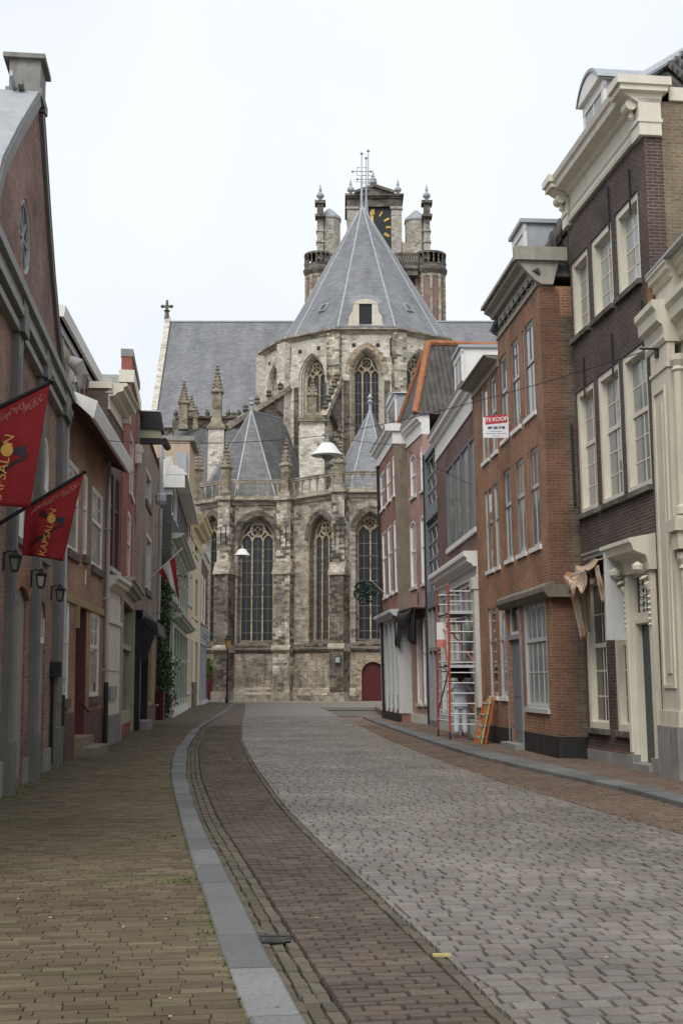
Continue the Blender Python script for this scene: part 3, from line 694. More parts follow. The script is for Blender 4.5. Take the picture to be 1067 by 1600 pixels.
# ---- orange brick house, far half (two bays, lower cornice)
H = House('brick_house', 'narrow orange brick house with two bays, lower than its neighbour, folding ladder at its foot', (4.25, 30.8), (3.97, 34.5), 'R', .018, 7)
D3 = H; L = H.L
zf0 = (H.z(743, 608) + H.z(771, 580))/2 - .1; zf1 = (H.z(770, 527, .35) + H.z(736, 592, .35))/2
for r in H.row([(751.6, 610, 726, 762), (767, 591, 713, 775)]): H.win(r, split=.45, lower_cols=2, **wk)
for r in H.row([(758.5, 769, 895, 769.5), (772.5, 757, 887, 779)]): H.win(r, split=.4, lower_cols=2, **wk)
for r in H.row([(764, 952, 1088, 776), (780, 946, 1088, 791.6)]): H.win(r, split=.36, lower_cols=1, **wk)
H.wall(zf0, 'brick_orange')
H.boxp(-0, L, 0, .025, 0, .45, 'plinth', 'blackplinth')
m = H.mb()
for u in (.1, L*.52, L-.1): m.box(u-.06, u+.06, 0, .018, .46, zf0-.01)
m.build('brick_strip', M['brick_strip'], H.root)
H.cornice(0, L, zf0, zf1, .4, 'frieze', frieze=.62)
H.hip(0, L, .1, 7, zf1-.1, 2.4, 'pantile_grey')
# ---- brick shop with white front behind the scaffold
H = House('shop_house', 'purple brick shop with a white glazed front and four tall panes above, behind the scaffold', (3.97, 34.5), (3.54, 43.0), 'R', .016, 8)
D4 = H; L = H.L
zc0 = (H.z(743, 634) + H.z(692, 709))/2; zc1 = (H.z(728, 587, .3) + H.z(676, 664, .3))/2
q = H.rect(697, 727, 856, 747); q2z = H.z(746, 679); q2b = H.z(746, 828)
zb = (q[2]+q2b)/2; zt = (q[3]+q2z)/2; u0, u1 = q[0], q[1]
n = 4; ww = (u1-u0)/n
for k in range(n): H.win((u0+ww*k+.06, u0+ww*(k+1)-.06, zb, zt), fm='steel', pm='glass_green', trim=.05, deep=.06, split=None, cols=1, sill='white', sillh=.14)
zs1 = (H.z(753, 851, .3) + H.z(690, 882, .3))/2
H.hole((.5, L-.3, .55, zs1-.75))
H.wall(zc0, 'brick_purple', rev=.2)
H.cornice(0, L, zc0, zc1, .32, 'white', frieze=.58); H.cornice(.1, L-.05, zs1-.75, zs1, .4, 'white', name='shop_cornice', frieze=.4, back=0)
m = H.mb(); a, b, c, d = .5, L-.3, .55, zs1-.75
for k in range(8):
    u = a+(b-a)*k/7; wv = .16 if k in (0, 7) else .07; m.box(u-wv/2, u+wv/2, -.15, .05 if k in (0, 7) else .0, c, d)
for z in (c, 2.2, 3.6): m.box(a, b, -.14, -.01, z, z+.12)
m.box(a, b, -.14, -.01, d-.1, d); sf = m.build('shop_front', M['offwhite'], H.root)
m = H.mb(); m.box(a, b, -.1, -.09, c, d); m.build('pane', M['glass_pale'], sf)
m = H.mb(); m.box(.06, .48, 0, .14, .9, zs1-.76); m.box(.02, .5, 0, .2, zs1-1.1, zs1-.76); m.build('pilaster', M['offwhite'], H.root)
H.boxp(0, L, 0, .16, 0, .53, 'plinth', 'greywhite')
H.hip(0, L, .1, 8, zc1-.05, 3.0, 'slate_dark')
o_ = -.6; zd1 = H.z(722, 542, o_)
H.dormer(H.ux(722, zd1-.5, o_), H.ux(711, zd1-.5, o_), o_, 2.5, zc1-.3, zd1, 'white', 'white', cols=2, win_rows=1)
# ---- grey steel and glass infill
H = House('glass_house', 'narrow modern grey steel front with a triangulated glass screen', (3.54, 43.0), (3.33, 47.0), 'R', .01, 8)
D5 = H; L = H.L
zt = H.z(690, 668); b1 = H.z(679, 792); b2 = H.z(679, 934)
H.hole((.25, L-.2, b1+.25, zt-.25)); H.hole((.25, L-.2, b2+.3, b1-.25)); H.hole((.25, L-.2, .2, b2-.3))
H.wall(zt, 'steel', rev=.3)
m = H.mb(); m.box(.25, L-.2, -.28, -.26, b2+.3, zt-.25); m.build('pane', M['glass_grey'], H.root)
m = H.mb()
for (za_, zb_) in ((b2+.3, b1-.25), (b1+.25, zt-.25)):
    k = 0; z = za_
    while z < zb_-.1:
        z2 = min(zb_, z+.62); m.bar((.25, -.12, z), (L-.2, -.12, z), .05, .05)
        for j in range(3):
            ua = .25+(L-.45)*j/3; ub = .25+(L-.45)*(j+1)/3; um = (ua+ub)/2
            m.bar((ua, -.14, z), (um, -.14, z2), .035); m.bar((um, -.14, z2), (ub, -.14, z), .035)
        z = z2
m.build('screen_lattice', M['zinc'], H.root)
m = H.mb(); m.box(.25, L-.2, -.2, -.14, .2, b2-.3); dr = m.build('door', M['steel'], H.root)
m = H.mb()
for u in (.25, L*.36, L*.68, L-.28): m.box(u, u+.1, -.14, -.02, .2, b2-.3)
m.box(.25, L-.2, -.14, -.03, 2.75, 2.9); m.build('door_frame', M['grey_frame'], dr)
H.boxp(L-.08, L-.02, 0, .06, 0, zt, 'steel_post', 'iron')
# ---- pink brick house
H = House('brick_house', 'pink brick house with arched windows, white cornice and black drape over its shop front', (3.33, 47.0), (2.77, 50.8), 'R', .014, 8)
D6 = H; L = H.L
zc0 = (H.z(635, 701) + H.z(666, 672))/2; zc1 = (H.z(656, 634, .28) + H.z(626, 673, .28))/2
kw = dict(fm='white', pm='glass_pink', trim=.07, deep=.06, cols=1, sill='offwhite', kind='seg')
for r in H.row([(641, 713, 779, 649.5), (656.7, 698, 769, 665.6)]): H.win(r, rise=.16, split=.5, **kw)
for r in H.row([(641, 817, 920, 650), (657.5, 805, 914, 666)]): H.win(r, rise=.16, split=.45, **kw)
q = H.rect(651, 968, 1099, 658.5); H.win(tuple(q), fm='white', pm='glass_pink', trim=.08, cols=1, split=.4, sill='offwhite')
q = H.rect(661, 965, 1099, 667.5); H.win(tuple(q), fm='white', pm='glass_pink', trim=.08, cols=1, split=.4, sill='offwhite')
H.wall(zc0, 'brick_pink')
H.boxp(0, L, 0, .06, 0, .35, 'plinth', 'offwhite')
H.cornice(0, L, zc0, zc1, .3, 'white', frieze=.58)
H.boxp(.3, L, -.4, .28, zc1+.002, zc1+.1, 'gutter', 'lead')
um_ = L*.5; d_ = ray(677, 536); c_ = H.W(um_, 0, 0); t_ = (c_-CAM).dot(H.U)/d_.dot(H.U); P_ = CAM+d_*t_; oap = (P_-c_).dot(H.N); zap = P_.z
H.hip(-.1, L+.1, .3, 9, zc1-.0, zap-zc1, 'pantile_grey', 'orange_tile', inset=.3-oap, rr=.12)
anchor(H, [(654, 935, .5)])
# ---- red brick corner house with grey shop front
H = House('brick_house', 'red brick corner house with grey shop front and white cornice facing the church', (2.43, 50.0), (1.93, 56.2), 'R', .022, 8)
D7 = H; L = H.L
zc0 = (H.z(586, 732) + H.z(621, 691))/2; zc1 = (H.z(577, 699, .36) + H.z(610, 653, .36))/2
kw = dict(fm='white', pm='glass_pink', trim=.06, deep=.04, cols=1, sill='white')
for r in H.row([(594, 738, 797, 600.6), (604, 728, 789, 610), (613.6, 718, 779, 619)]): H.win(r, split=.5, **kw)
for r in H.row([(598, 831, 934, 604), (606.5, 823, 930, 613), (616, 817, 926, 622.5)]): H.win(r, split=.4, **kw)
zs1 = (H.z(592, 961, .25) + H.z(626, 946, .25))/2
H.hole((.1, L-.15, .5, zs1-.45))
H.wall(zc0, 'brick_red', rev=.25)
H.boxp(-.005, 0, -.55, .002, zs1, zc0, 'side_wall', 'render_dirty')
H.cornice(0, L, zc0, zc1, .36, 'white', frieze=.56); H.boxp(-.12, 0, -.6, .36, zc1-.3, zc1+.01, 'cornice_return', 'white'); H.boxp(-.02, 0, -.56, .05, zc0, zc1-.32, 'frieze_return', 'white')
H.cornice(-.1, L, zs1-.45, zs1, .35, 'greywhite', name='shop_cornice', frieze=.3, back=0)
m = H.mb(); a, b = .1, L-.15
for k in range(5):
    u = a+(b-a)*k/4; m.box(u-.14, u+.14, -.2, .08, .35, zs1-.46)
m.box(a, b, -.2, -.02, .36, 1.1); m.box(a, b, -.2, -.04, 3.15, 3.27)
for k in range(4):
    u = a+(b-a)*(k+.5)/4; m.box(u-.03, u+.03, -.2, -.05, 1.1, zs1-.46)
sf = m.build('shop_front', M['greywhite'], H.root); m = H.mb(); m.box(a, b, -.17, -.16, 1.1, zs1-.46); m.build('pane', M['glass_pale'], sf)
H.boxp(-.03, 0, -.55, .05, .35, zs1-.46, 'shop_side_panel', 'greywhite'); H.boxp(-.05, L, 0, .1, 0, .34, 'plinth', 'blackplinth')
H.hip(0, L, .2, 8, zc1-.05, 1.4, 'slate_dark')
o_ = -.35; zd1 = H.z(620, 607, o_)
H.dormer(H.ux(618, zd1-.6, o_), H.ux(606, zd1-.6, o_), o_, 2.2, zc1-.1, zd1-.1, 'white', 'lead', cols=1, arch=.25, win_rows=1)
H.pipe(594.5, 720, 1112, 'iron', .06, name='downpipe')
# ================================================================== LEFT SIDE
# ---- gabled house with grey pilasters, nearest on the left
H = House('gabled_house', 'weathered brick house with tall concave gable, round window and dark grey pilasters', (-3.85, 9.0), (-5.6, 24.4), 'L', -.009, 9)
G1 = H; L = H.L
zb1 = (H.z(6, 409) + H.z(81, 584.5))/2; zb0 = (H.z(0, 440) + H.z(75, 593))/2
PX = [(19, 26, 540), (58, 64, 580), (91, 99, 610)]
pil = []
for a, b, y in PX:
    z = H.z((a+b)/2, y); pil.append((H.ux(a, z), H.ux(b, z)))
wA = H.rect(27, 606, 836, 40); wB = H.rect(63.5, 673, 872, 76)
zt = (wA[3]+wB[3])/2; zbm = (wA[2]+wB[2])/2
for w_, wd in ((wA, 1.0), (wB, 1.0)):
    H.win((w_[0], w_[1], zbm, zt), fm='white', pm='glass_pale', trim=.08, deep=.05, cols=2, rt=1, rb=1, split=.4, kind='round', rise=(w_[1]-w_[0])/2*.98, sill='grey_paint')
gd = H.rect(16.5, 908, 1210, 39); gd[2] = .12; H.hole(tuple(gd), 'seg', .18)
nd = H.rect(60, 935, 1195, 70); nd[2] = .1; H.hole(tuple(nd), 'round', (nd[1]-nd[0])/2*.98)
uo = [gd[0]-3.6, gd[0]-1.6]
H.win((uo[0]-.6, uo[0]+.6, .9, 3.4), fm='white', pm='glass', trim=.08); H.win((uo[0]-.6, uo[0]+.6, zbm, zt), fm='white', pm='glass', trim=.08)
H.wall(zb1, 'brick_gable', rev=.1)
m = H.mb()
m.box(0, L+.02, -.05, .14, zb0, zb1); m.box(0, L+.05, -.05, .22, zb1-.12, zb1+.03); m.box(0, L+.03, -.05, .18, zb0-.12, zb0); m.box(0, L+.02, -.05, .12, zb0-.34, zb0-.22)
m.build('cornice_band', M['grey_light'], H.root)
for a, b in pil + [(pil[0][0]-3.0, pil[0][1]-3.0)]:
    m = H.mb(); m.box(a, b, -.02, .11, .75, zb0-.34); m.box(a-.04, b+.04, -.02, .16, .0, .75); m.box(a-.03, b+.03, -.02, .19, zb0-.34, zb0-.02); m.box(a-.01, b+.01, -.02, .17, zb0-.015, zb0+.22)
    m.box(a+.1, b-.1, .11, .125, 1.2, zb0-.7)
    m.build('pilaster', M['grey_paint'], H.root)
m = H.mb(); m.box(0, gd[0]-.02, -.02, .06, 0, .5); m.box(gd[1]+.02, nd[0]-.02, -.02, .05, 0, .4); m.box(nd[1]+.02, L-.02, -.02, .05, 0, .4); m.build('plinth', M['grey_stone'], H.root)
# garage door and narrow door
m = H.mb(); po = outline((gd[0]+.01, gd[1]-.01, .1, gd[3]-.01, 'seg', .18)); m.prism([(u, -.09, z) for u, z in po], (0, .05, 0))
n = 10
for k in range(n): m.box(gd[0]+.06+(gd[1]-gd[0]-.12)*k/n, gd[0]+.04+(gd[1]-gd[0]-.12)*(k+1)/n, -.04, -.03, .2, gd[3]-.3)
m.box((gd[0]+gd[1])/2-.03, (gd[0]+gd[1])/2+.03, -.04, -.01, .12, gd[3]-.2); dr = m.build('double_door', M['door_grey'], H.root)
m = H.mb(); ol = outline((gd[0]+.0, gd[1]-.0, .1, gd[3], 'seg', .18)); ol2 = outline((gd[0]-.22, gd[1]+.22, .1, gd[3]+.3, 'seg', .3))
for i in range(1, len(ol)-2):
    p, q, pp, qq = ol[i], ol[i+1], ol2[i], ol2[i+1]
    m.mesh([(p[0],.05,p[1]),(q[0],.05,q[1]),(qq[0],.05,qq[1]),(pp[0],.05,pp[1]),(p[0],-.02,p[1]),(q[0],-.02,q[1]),(qq[0],-.02,qq[1]),(pp[0],-.02,pp[1])],[(0,1,2,3),(0,1,5,4),(2,3,7,6)])
m.build('door_arch', M['brick_strip'], H.root)
m = H.mb(); po = outline((nd[0]+.01, nd[1]-.01, .08, nd[3]-.01, 'round', (nd[1]-nd[0])/2*.96)); m.prism([(u, -.09, z) for u, z in po], (0, .05, 0)); m.box(nd[0]+.08, nd[1]-.08, -.04, -.03, .3, 1.9); dr = m.build('side_door', M['door_grey'], H.root)
zt2 = H.z(65, 1000); m = H.mb(); m.box(nd[0]+.02, nd[1]-.02, -.05, -.02, zt2-.05, zt2+.05); m.box(nd[0]+.02, nd[0]+.08, -.05, -.02, zt2, nd[3]-.3); m.box(nd[1]-.08, nd[1]-.02, -.05, -.02, zt2, nd[3]-.3); m.build('fanlight_frame', M['white'], dr)
m = H.mb(); m.box(nd[0]+.08, nd[1]-.08, -.038, -.03, zt2+.05, nd[3]-.3); m.build('pane', M['glass_pale'], dr)
# gable with round window
EDGE = [(95, 577), (88, 510), (80.5, 430), (73.5, 335), (68, 250), (63.5, 180)]
pts = [H.uz(*p) for p in EDGE]; zap0 = H.z(62, 160); zap1 = H.z(60, 91); uc = (H.ux(57, zap1-.3) + H.ux(67, zap1-.3))/2
pts[0] = (L-.02, zb1); right = pts + [(min(pts[-1][0], uc+.62), zap0)]
for k in range(1, len(right)):
    right[k] = (min(right[k][0], right[k-1][0]-.02), right[k][1])
left = [(6.1, zb1), H.uz(0, 255), H.uz(25, 205), H.uz(50, 163), (uc-.32, zap0-.1), (uc-.3, zap0)]
ov = H.uz(40.5, 372); ov = (ov[0], ov[1]); orr = (H.z(41, 310)-H.z(41, 436))/2*.98; ou, oz = ov
cR = [(ou+orr*math.sin(math.pi*k/12), oz-orr*math.cos(math.pi*k/12)) for k in range(13)]; cL = [(2*ou-u, z) for u, z in cR]
zo = [p[1]+(q[1]-p[1])*(ou-p[0])/(q[0]-p[0]) for p, q in zip(left, left[1:]) if p[0] <= ou <= q[0]][0]; lh = [p for p in left if p[0] < ou]; rh = [p for p in left if p[0] >= ou]
m = H.mb()
m.face([(ou, 0, zb1)] + [(u, 0, z) for u, z in right] + [(u, 0, z) for u, z in rh[::-1]] + [(ou, 0, zo)] + [(u, 0, z) for u, z in cR[::-1]])
m.face([(ou, 0, zb1)] + [(u, 0, z) for u, z in cL] + [(ou, 0, zo)] + [(u, 0, z) for u, z in lh[::-1]])
for arr in (right, left):
    for p, q in zip(arr, arr[1:]): m.face([(p[0],0,p[1]),(q[0],0,q[1]),(q[0],-.45,q[1]),(p[0],-.45,p[1])])
cc = cR + cL[::-1][1:]
for p, q in zip(cc, cc[1:]): m.face([(p[0],0,p[1]),(q[0],0,q[1]),(q[0],-.12,q[1]),(p[0],-.12,p[1])])
m.face([(u,-.45,z) for u, z in right] + [(u,-.45,z) for u, z in left[::-1]])
m.build('gable', M['brick_gable'], H.root)
m = H.mb(); ring = [(ou+orr*.93*math.cos(a*math.pi/14), -.06, oz+orr*.93*math.sin(a*math.pi/14)) for a in range(29)]
m.tube(ring, .06, 6)
for k in range(4): m.bar((ou+orr*.9*math.cos(k*math.pi/4), -.06, oz+orr*.9*math.sin(k*math.pi/4)), (ou-orr*.9*math.cos(k*math.pi/4), -.06, oz-orr*.9*math.sin(k*math.pi/4)), .035)
rw = m.build('round_window', M['grey_frame'], H.root)
m = H.mb(); m.prism([(ou+orr*math.cos(a*math.pi/14), -.1, oz+orr*math.sin(a*math.pi/14)) for a in range(28)], (0, .01, 0)); m.build('pane', M['glass_grey'], rw)
m = H.mb()
for arr in (right, left):
    sg = 1 if arr is right else -1
    for p, q in zip(arr, arr[1:]):
        m.bar((p[0]-sg*.08, .0, p[1]), (q[0]-sg*.08, .0, q[1]), .14, .2); m.bar((p[0]+sg*.03, -.22, p[1]), (q[0]+sg*.03, -.22, q[1]), .6, .08)
m.build('gable_coping', M['grey_paint'], H.root)
m = H.mb()
for p, q in zip(left, left[1:]): m.bar((p[0]-.05, -.35, p[1]+.06), (q[0]-.05, -.35, q[1]+.06), .8, .05)
m.build('lead_flashing', M['lead_pale'], H.root)
m = H.mb(); m.box(uc-.33, uc+.36, -.45, .06, zap0-.1, zap1-.08); m.box(uc-.40, uc+.43, -.55, .14, zap1-.08, zap1); m.box(uc-.37, uc+.4, -.5, .1, zap0-.1, zap0+.05); m.build('gable_block', M['grey_stone'], H.root)
m = H.mb(); m.face([(p, -.4, z) for p, z in [left[0], (uc, zap0), right[0]]]); m.face([(left[0][0],-.4,left[0][1]),(uc,-.4,zap0-.2),(uc,-9,zap0-.2),(left[0][0],-9,left[0][1])]); m.face([(right[0][0],-.4,right[0][1]),(uc,-.4,zap0-.2),(uc,-9,zap0-.2),(right[0][0],-9,right[0][1])]); m.build('roof', M['pantile'], H.root)
zl_ = H.z(101, 590); m = H.mb(); m.tube([(L-.12, .08, zl_+.4), (L-.08, .24, zl_+.32), (L-.04, .34, zl_+.1), (L-.04, .32, zl_-.15)], [.10, .16, .13, .05], 12); m.build('gable_scroll', M['grey_stone'], H.root)
m = H.mb(); u_ = H.ux(79.5, H.z(80, 1045)); m.box(u_-.14, u_+.14, .0, .2, H.z(80, 1058), H.z(80, 1034)); m.tube([(u_, .05, 0.1), (u_, .05, H.z(80, 1058))], .03, 6); m.build('meter_box', M['black'], H.root)
# ---- brown brick house with wide eaves
H = House('brick_house', 'brown brick house with wide white eaves, ochre lintel beam and stone doorsteps', (-5.62, 24.5), (-6.05, 31.3), 'L', -.012, 8)
B2 = H; L = H.L
zw = (H.z(108, 629) + H.z(170, 715))/2; zf0 = (H.z(126, 622, .6) + H.z(187, 715, .6))/2; zf1 = zf0 + .3
wk = dict(fm='white', pm='glass_grey', trim=.06, deep=.03, sash=.05, cols=2, rt=2, rb=1, sill='brick_umber', sillh=.18)
zt, zb = H.z(144, 757), H.z(144, 883)
for a, b in ((106, 123), (144, 160.5)):
    z = (zt+zb)/2; H.win((H.ux(a, z), H.ux(b, z), zb, zt), split=.42, lower_cols=1, **wk)
u_ = H.ux(134.5, zt-.5); H.win((u_-.3, u_+.3, zb+.1, zt+.05), fm='white', pm='glass_grey', trim=.07, cols=1, split=.4, sill='brick_umber', sillh=.18)
zli0 = (H.z(104, 942) + H.z(167, 963))/2; zli1 = (H.z(104, 927) + H.z(167, 956))/2
q = H.rect(98.5, 942, 1094, 107.5); q2 = H.rect(141, 962, 1087, 155); zb = (q[2]+q2[2])/2
H.win((q[0], q[1], zb, zli0-.01), split=.4, lower_cols=1, **wk); H.win((q2[0], q2[1], zb, zli0-.01), split=.4, lower_cols=1, **wk)
da, db = H.ux(117.5, 1.5), H.ux(135, 1.5); H.hole((da, db, .42, zli0-.005))
H.wall(zw, 'brick_brown', rev=.6)
m = H.mb(); m.box(0, da-.003, .0, .015, 0, .95); m.box(db+.003, L, 0, .015, 0, .95); m.build('brick_base', M['brick_plinth'], H.root)
H.boxp(.05, L-.02, 0, .05, zli0, zli1, 'lintel_beam', 'ochre'); H.boxp(da-.12, da-.02, .0, .09, zli0-.5, zli0+.1, 'beam_bracket', 'ochre')
m = H.mb(); m.box(da, db, -.6, -.55, .42, zli0-.01); m.box(da+.12, db-.12, -.55, -.53, .6, 1.3); m.box(da+.12, db-.12, -.55, -.53, 1.45, zli0-.6); dr = m.build('door', M['redbrown'], H.root)
m = H.mb(); m.box(da, da+.07, -.55, -.02, .42, zli0-.01); m.box(db-.07, db, -.55, -.02, .42, zli0-.01); m.build('door_frame', M['redbrown'], dr)
m = H.mb(); m.box(da-.05, db+.1, -.6, .18, .2, .41); m.box(da-.1, db+.25, -.2, .5, 0, .2); m.build('doorstep', M['sandstone'], H.root)
m = H.mb(); m.tube([(da+.1, .02, 1.2), (da+.3, .1, 1.15), (da+.7, .2, .95)], .02, 6); m.build('handrail', M['iron'], H.root)
H.ext([(0, zw), (.02, zw-.1), (.55, zf0-.0), (.6, zf0), (.66, zf1), (.5, zf1+.02), (-.2, zf1+.05), (-.2, zw)], .02, L, 'eaves', 'redbrown')
H.ext([(.56, zf0-.02), (.63, zf0-.02), (.68, zf1-.03), (.68, zf1+.03), (.5, zf1+.03)], -.08, L+.06, 'fascia', 'white')
m = H.mb(); m.prism([(-.1, .7, zf1+.03), (-.1, .62, zf0-.04), (-.1, 0, zw+.05), (-.1, -.3, zw+.3), (-.1, -.1, zf1+.35)], (.1, 0, 0)); m.build('eaves_end', M['white'], H.root)
H.gable(0, L, .45, 8.4, zf1, .95, 'pantile')
H.pipe(100.5, 640, 1060, 'whitepipe', .055, z0=.0, black=1.35)
H.pipe(168.2, 716, 1060, 'whitepipe', .05, z0=.0, black=1.6)
o_ = -1.0; zd0 = H.z(138, 640, o_); zd1 = (H.z(90, 491, o_) + H.z(150, 592, o_))/2 - .18
u0, u1 = H.ux(92, zd1-.5, o_), H.ux(147, zd1-.5, o_)
H.dormer(u0-.4, u1, o_, 4.5, zd0-1.0, zd1, 'greywhite', 'grey_paint', cols=7, roofm='lead', win_rows=2, over=.05, pm='glass')
H.ext([(o_-.1, zd1+.0), (o_+.2, zd1+.0), (o_+.24, zd1+.28), (o_-.1, zd1+.34)], u0-.5, u1+.1, 'dormer_cornice', 'white')
m = H.mb(); u_ = H.ux(134.5, 4.5); m.box(u_-.06, u_+.06, 0, .012, zli1+.4, zb+2.9); m.build('paint_streak', M['white'], H.root)
# ---- umber house over a cream shop front
H = House('brick_house', 'narrow umber brick house with a cream cornice and cream panelled shop front', (-6.05, 31.32), (-6.2, 34.2), 'L', -.01, 8)
L = H.L
zc1 = (at_y(183, 596, 31.35).z + at_y(203.5, 638, 34.2).z)/2; zc0 = (at_y(169, 637, 31.35).z + at_y(191.4, 675, 34.2).z)/2
for a, b in ((172.5, 178), (180, 187)):
    z = H.z(178, 800); zt, zb = H.z(175, 735), H.z(175, 888)
    H.win((H.ux(a, z), H.ux(b, z), zb, zt), fm='redbrown', pm='glass', trim=.08, deep=.06, cols=1, split=.35, sill='greywhite')
zs = (H.z(170, 940) + H.z(187, 945))/2; 
H.wall(zc0, 'brick_umber')
H.boxp(-.006, 0, -.5, -.003, 0, zc1-.16, 'side_wall', 'brick_umber'); H.boxp(-.05, .02, -.5, .1, zc1-.16, zc1+.02, 'side_coping', 'cream')
H.cornice(.03, L, zc0, zc1, .5, 'cream', frieze=.5)
m = H.mb(); m.box(.04, L-.12, 0, .06, .75, zs)
for k in range(5): m.box(.15+(L-.4)*k/5, .1+(L-.4)*(k+.9)/5, .06, .085, 1.9, zs-.9)
m.box(.04, L-.12, .06, .12, zs-.6, zs-.5); m.build('shop_panel', M['cream'], H.root)
m = H.mb()
for k in range(2):
    c = L*.3+k*.7; m.box(c-.25, c+.25, .08, .12, 1.15, 1.5)
m.build('vent_grille', M['zinc'], H.root)
H.boxp(.04, L-.1, 0, .09, 0, .74, 'plinth', 'grey_stone')
H.cornice(.02, L, zs, zs+.62, .35, 'cream', name='shop_cornice', back=0)
m = H.mb()
for u in (L*.2, L*.62): m.box(u-.3, u+.3, .0, .012, zc0-1.2, zc0-.45)
m.build('attic_window', M['black'], H.root)
# ---- red painted house with tall parapet
H = House('brick_house', 'red painted narrow house with a tall chimney-like neck gable and cream window frames', (-6.2, 34.22), (-6.95, 40.8), 'L', -.006, 8)
L = H.L; K4 = H
zt1 = at_y(204, 562, 38.2).z
zw = H.z(206, 690); ztt = H.z(206, 668)
wq = H.rect(203.3, 668, 770, 209); H.win((wq[0], wq[1], wq[2], wq[3]), fm='cream', pm='glass', trim=.1, deep=.04, cols=1, split=.5, sill='cream'); 
for a, b in ((199.5, 204.5), (209, 214)):
    z = H.z(206, 860); z1 = H.z(202, 799); z0 = H.z(202, 921); H.win((H.ux(a, z), H.ux(b, z), z0, z1), fm='cream', pm='glass', trim=.12, deep=.04, cols=1, split=.4, sill='cream')
zs = H.z(200, 946)
H.hole((.35, L-.4, .35, zs-.05)); zz = wq[3]+.35; H.wall(zz, 'brick_crimson', rev=.2)
n0, n1 = H.ux(207, zt1), H.ux(218, zt1); H.depth = .34; H.wall(zt1, 'brick_crimson', n0, n1, zz+.002, name='gable_neck', holes=[]); H.depth = 8; H.gable(0, L, -.2, 7.5, zz, .5, 'pantile'); H.boxp(n0-.06, n1+.06, -.40, .08, zt1-.85, zt1-.45, 'gable_band', 'cream'); H.boxp(n0-.02, n1+.02, -.36, .03, zt1-.0, zt1+.25, 'gable_cap', 'grey_stone')
H.boxp(n0-.01, n0, -.34, 0, zz, zt1-.86, 'side_wall', 'brick_umber')
for u in (.05, L-.1):
    m = H.mb(); z = H.z(206, 700); m.tube([(u-.16, .1, z+.4), (u+.16, .1, z+.4)], .17, 12); m.box(u-.16, u+.16, -.1, .2, z-.1, z+.28); m.build('scroll_console', M['cream'], H.root)
m = H.mb()
for u in (.05, .32, L-.42, L-.12): m.box(u, u+.18, -.18, .08, .0, zs)
m.box(.3, L-.2, -.18, -.02, 2.6, 2.75); m.box(.3, L-.2, -.18, -.02, .35, .7); sf = m.build('shop_front', M['olive'], H.root)
m = H.mb(); m.box(.3, L-.2, -.16, -.15, .7, zs-.05); m.build('pane', M['glass'], sf)
H.cornice(-.02, L, zs, zs+.6, .4, 'olive', name='shop_cornice', back=0)
# ---- taupe house with dark shop front
H = House('brick_house', 'taupe brick house with a dark shop front under the black roller box', (-6.95, 40.8), (-8.1, 53.8), 'L', 0, 8)
T5 = H; L = H.L
za = H.z(219, 648)
for yt, yb in ((727, 780), (829, 919)):
    q = H.rect(228.5, yt, yb, 236.5); H.win((q[0], q[1], q[2], q[3]), fm='offwhite', pm='glass_pale', trim=.12, deep=.16, cols=1, split=None, sill='brick_umber', sillh=.25)
zs = H.z(222, 962); wq = H.rect(220.5, 1008, 1105, 236); wq[3] = zs-.3
H.hole(tuple(wq)); H.hole((.6, wq[0]-.7, .3, zs-.3)); H.wall(za, 'brick_taupe', rev=.3)
m = H.mb(); a, b, c, d = wq
m.box(a, b, -.2, .05, c, c+.12); m.box(a, b, -.2, .02, d-.1, d)
for k in range(4): u = a+(b-a)*k/3; m.box(u-.06, u+.06, -.2, .02, c, d)
sf = m.build('shop_window', M['ochre'], H.root); m = H.mb(); m.box(a, b, -.15, -.14, c, d); m.build('pane', M['glass_grey'], sf)
m = H.mb(); m.box(.6, wq[0]-.7, -.28, -.2, .3, zs-.3); m.build('door', M['black'], H.root)
m = H.mb(); m.box(.1, .6, 0, .25, .0, zs); m.box(wq[0]-.7, wq[0]-.1, 0, .3, 0, zs); m.box(.1, L-.3, 0, .3, zs-.3, zs); m.build('shop_front', M['black'], H.root)
m = H.mb(); m.box(wq[0]-.1, L-.3, 0, .06, 0, c-.02); m.build('brick_base', M['brick_plinth'], H.root)
H.boxp(.5, wq[0]-.6, -.3, .5, 0, .29, 'door_step', 'grey_stone')
H.gable(0, L, .1, 8, za, 1.0, 'orange_tile')
zch = at_y(230, 604, 52).z; uch = min(H.L-1.8, H.ux(230, zch-1, -2.0)); m = H.mb(); m.box(uch-1.6, uch+1.6, -2.6, -1.4, za+.3, zch-.5); m.prism([(uch-2, -2.8, zch-.5), (uch+2, -2.8, zch-.5), (uch, -2.8, zch+.5)], (0, 1.6, 0)); m.build('chimney', M['grey_stone'], H.root)
# pipe with hopper
H.pipe(249.5, 790, 1000, 'zinc', .08, .2, z0=4.2); u_, z_ = H.ux(251, H.z(251, 730), .25), 0
m = H.mb(); z1, z0 = H.z(251, 690, .3), H.z(251, 785, .3); m.tube([(u_, .3, z0+.5), (u_, .3, z1)], [.10, .08], 10); m.lathe([(.16, 0), (.24, .15), (.24, .4), (.12, .5), (.12, .9)], (u_, .3, z0-.1), 10); m.build('rain_hopper', M['lead_pale'], H.root)
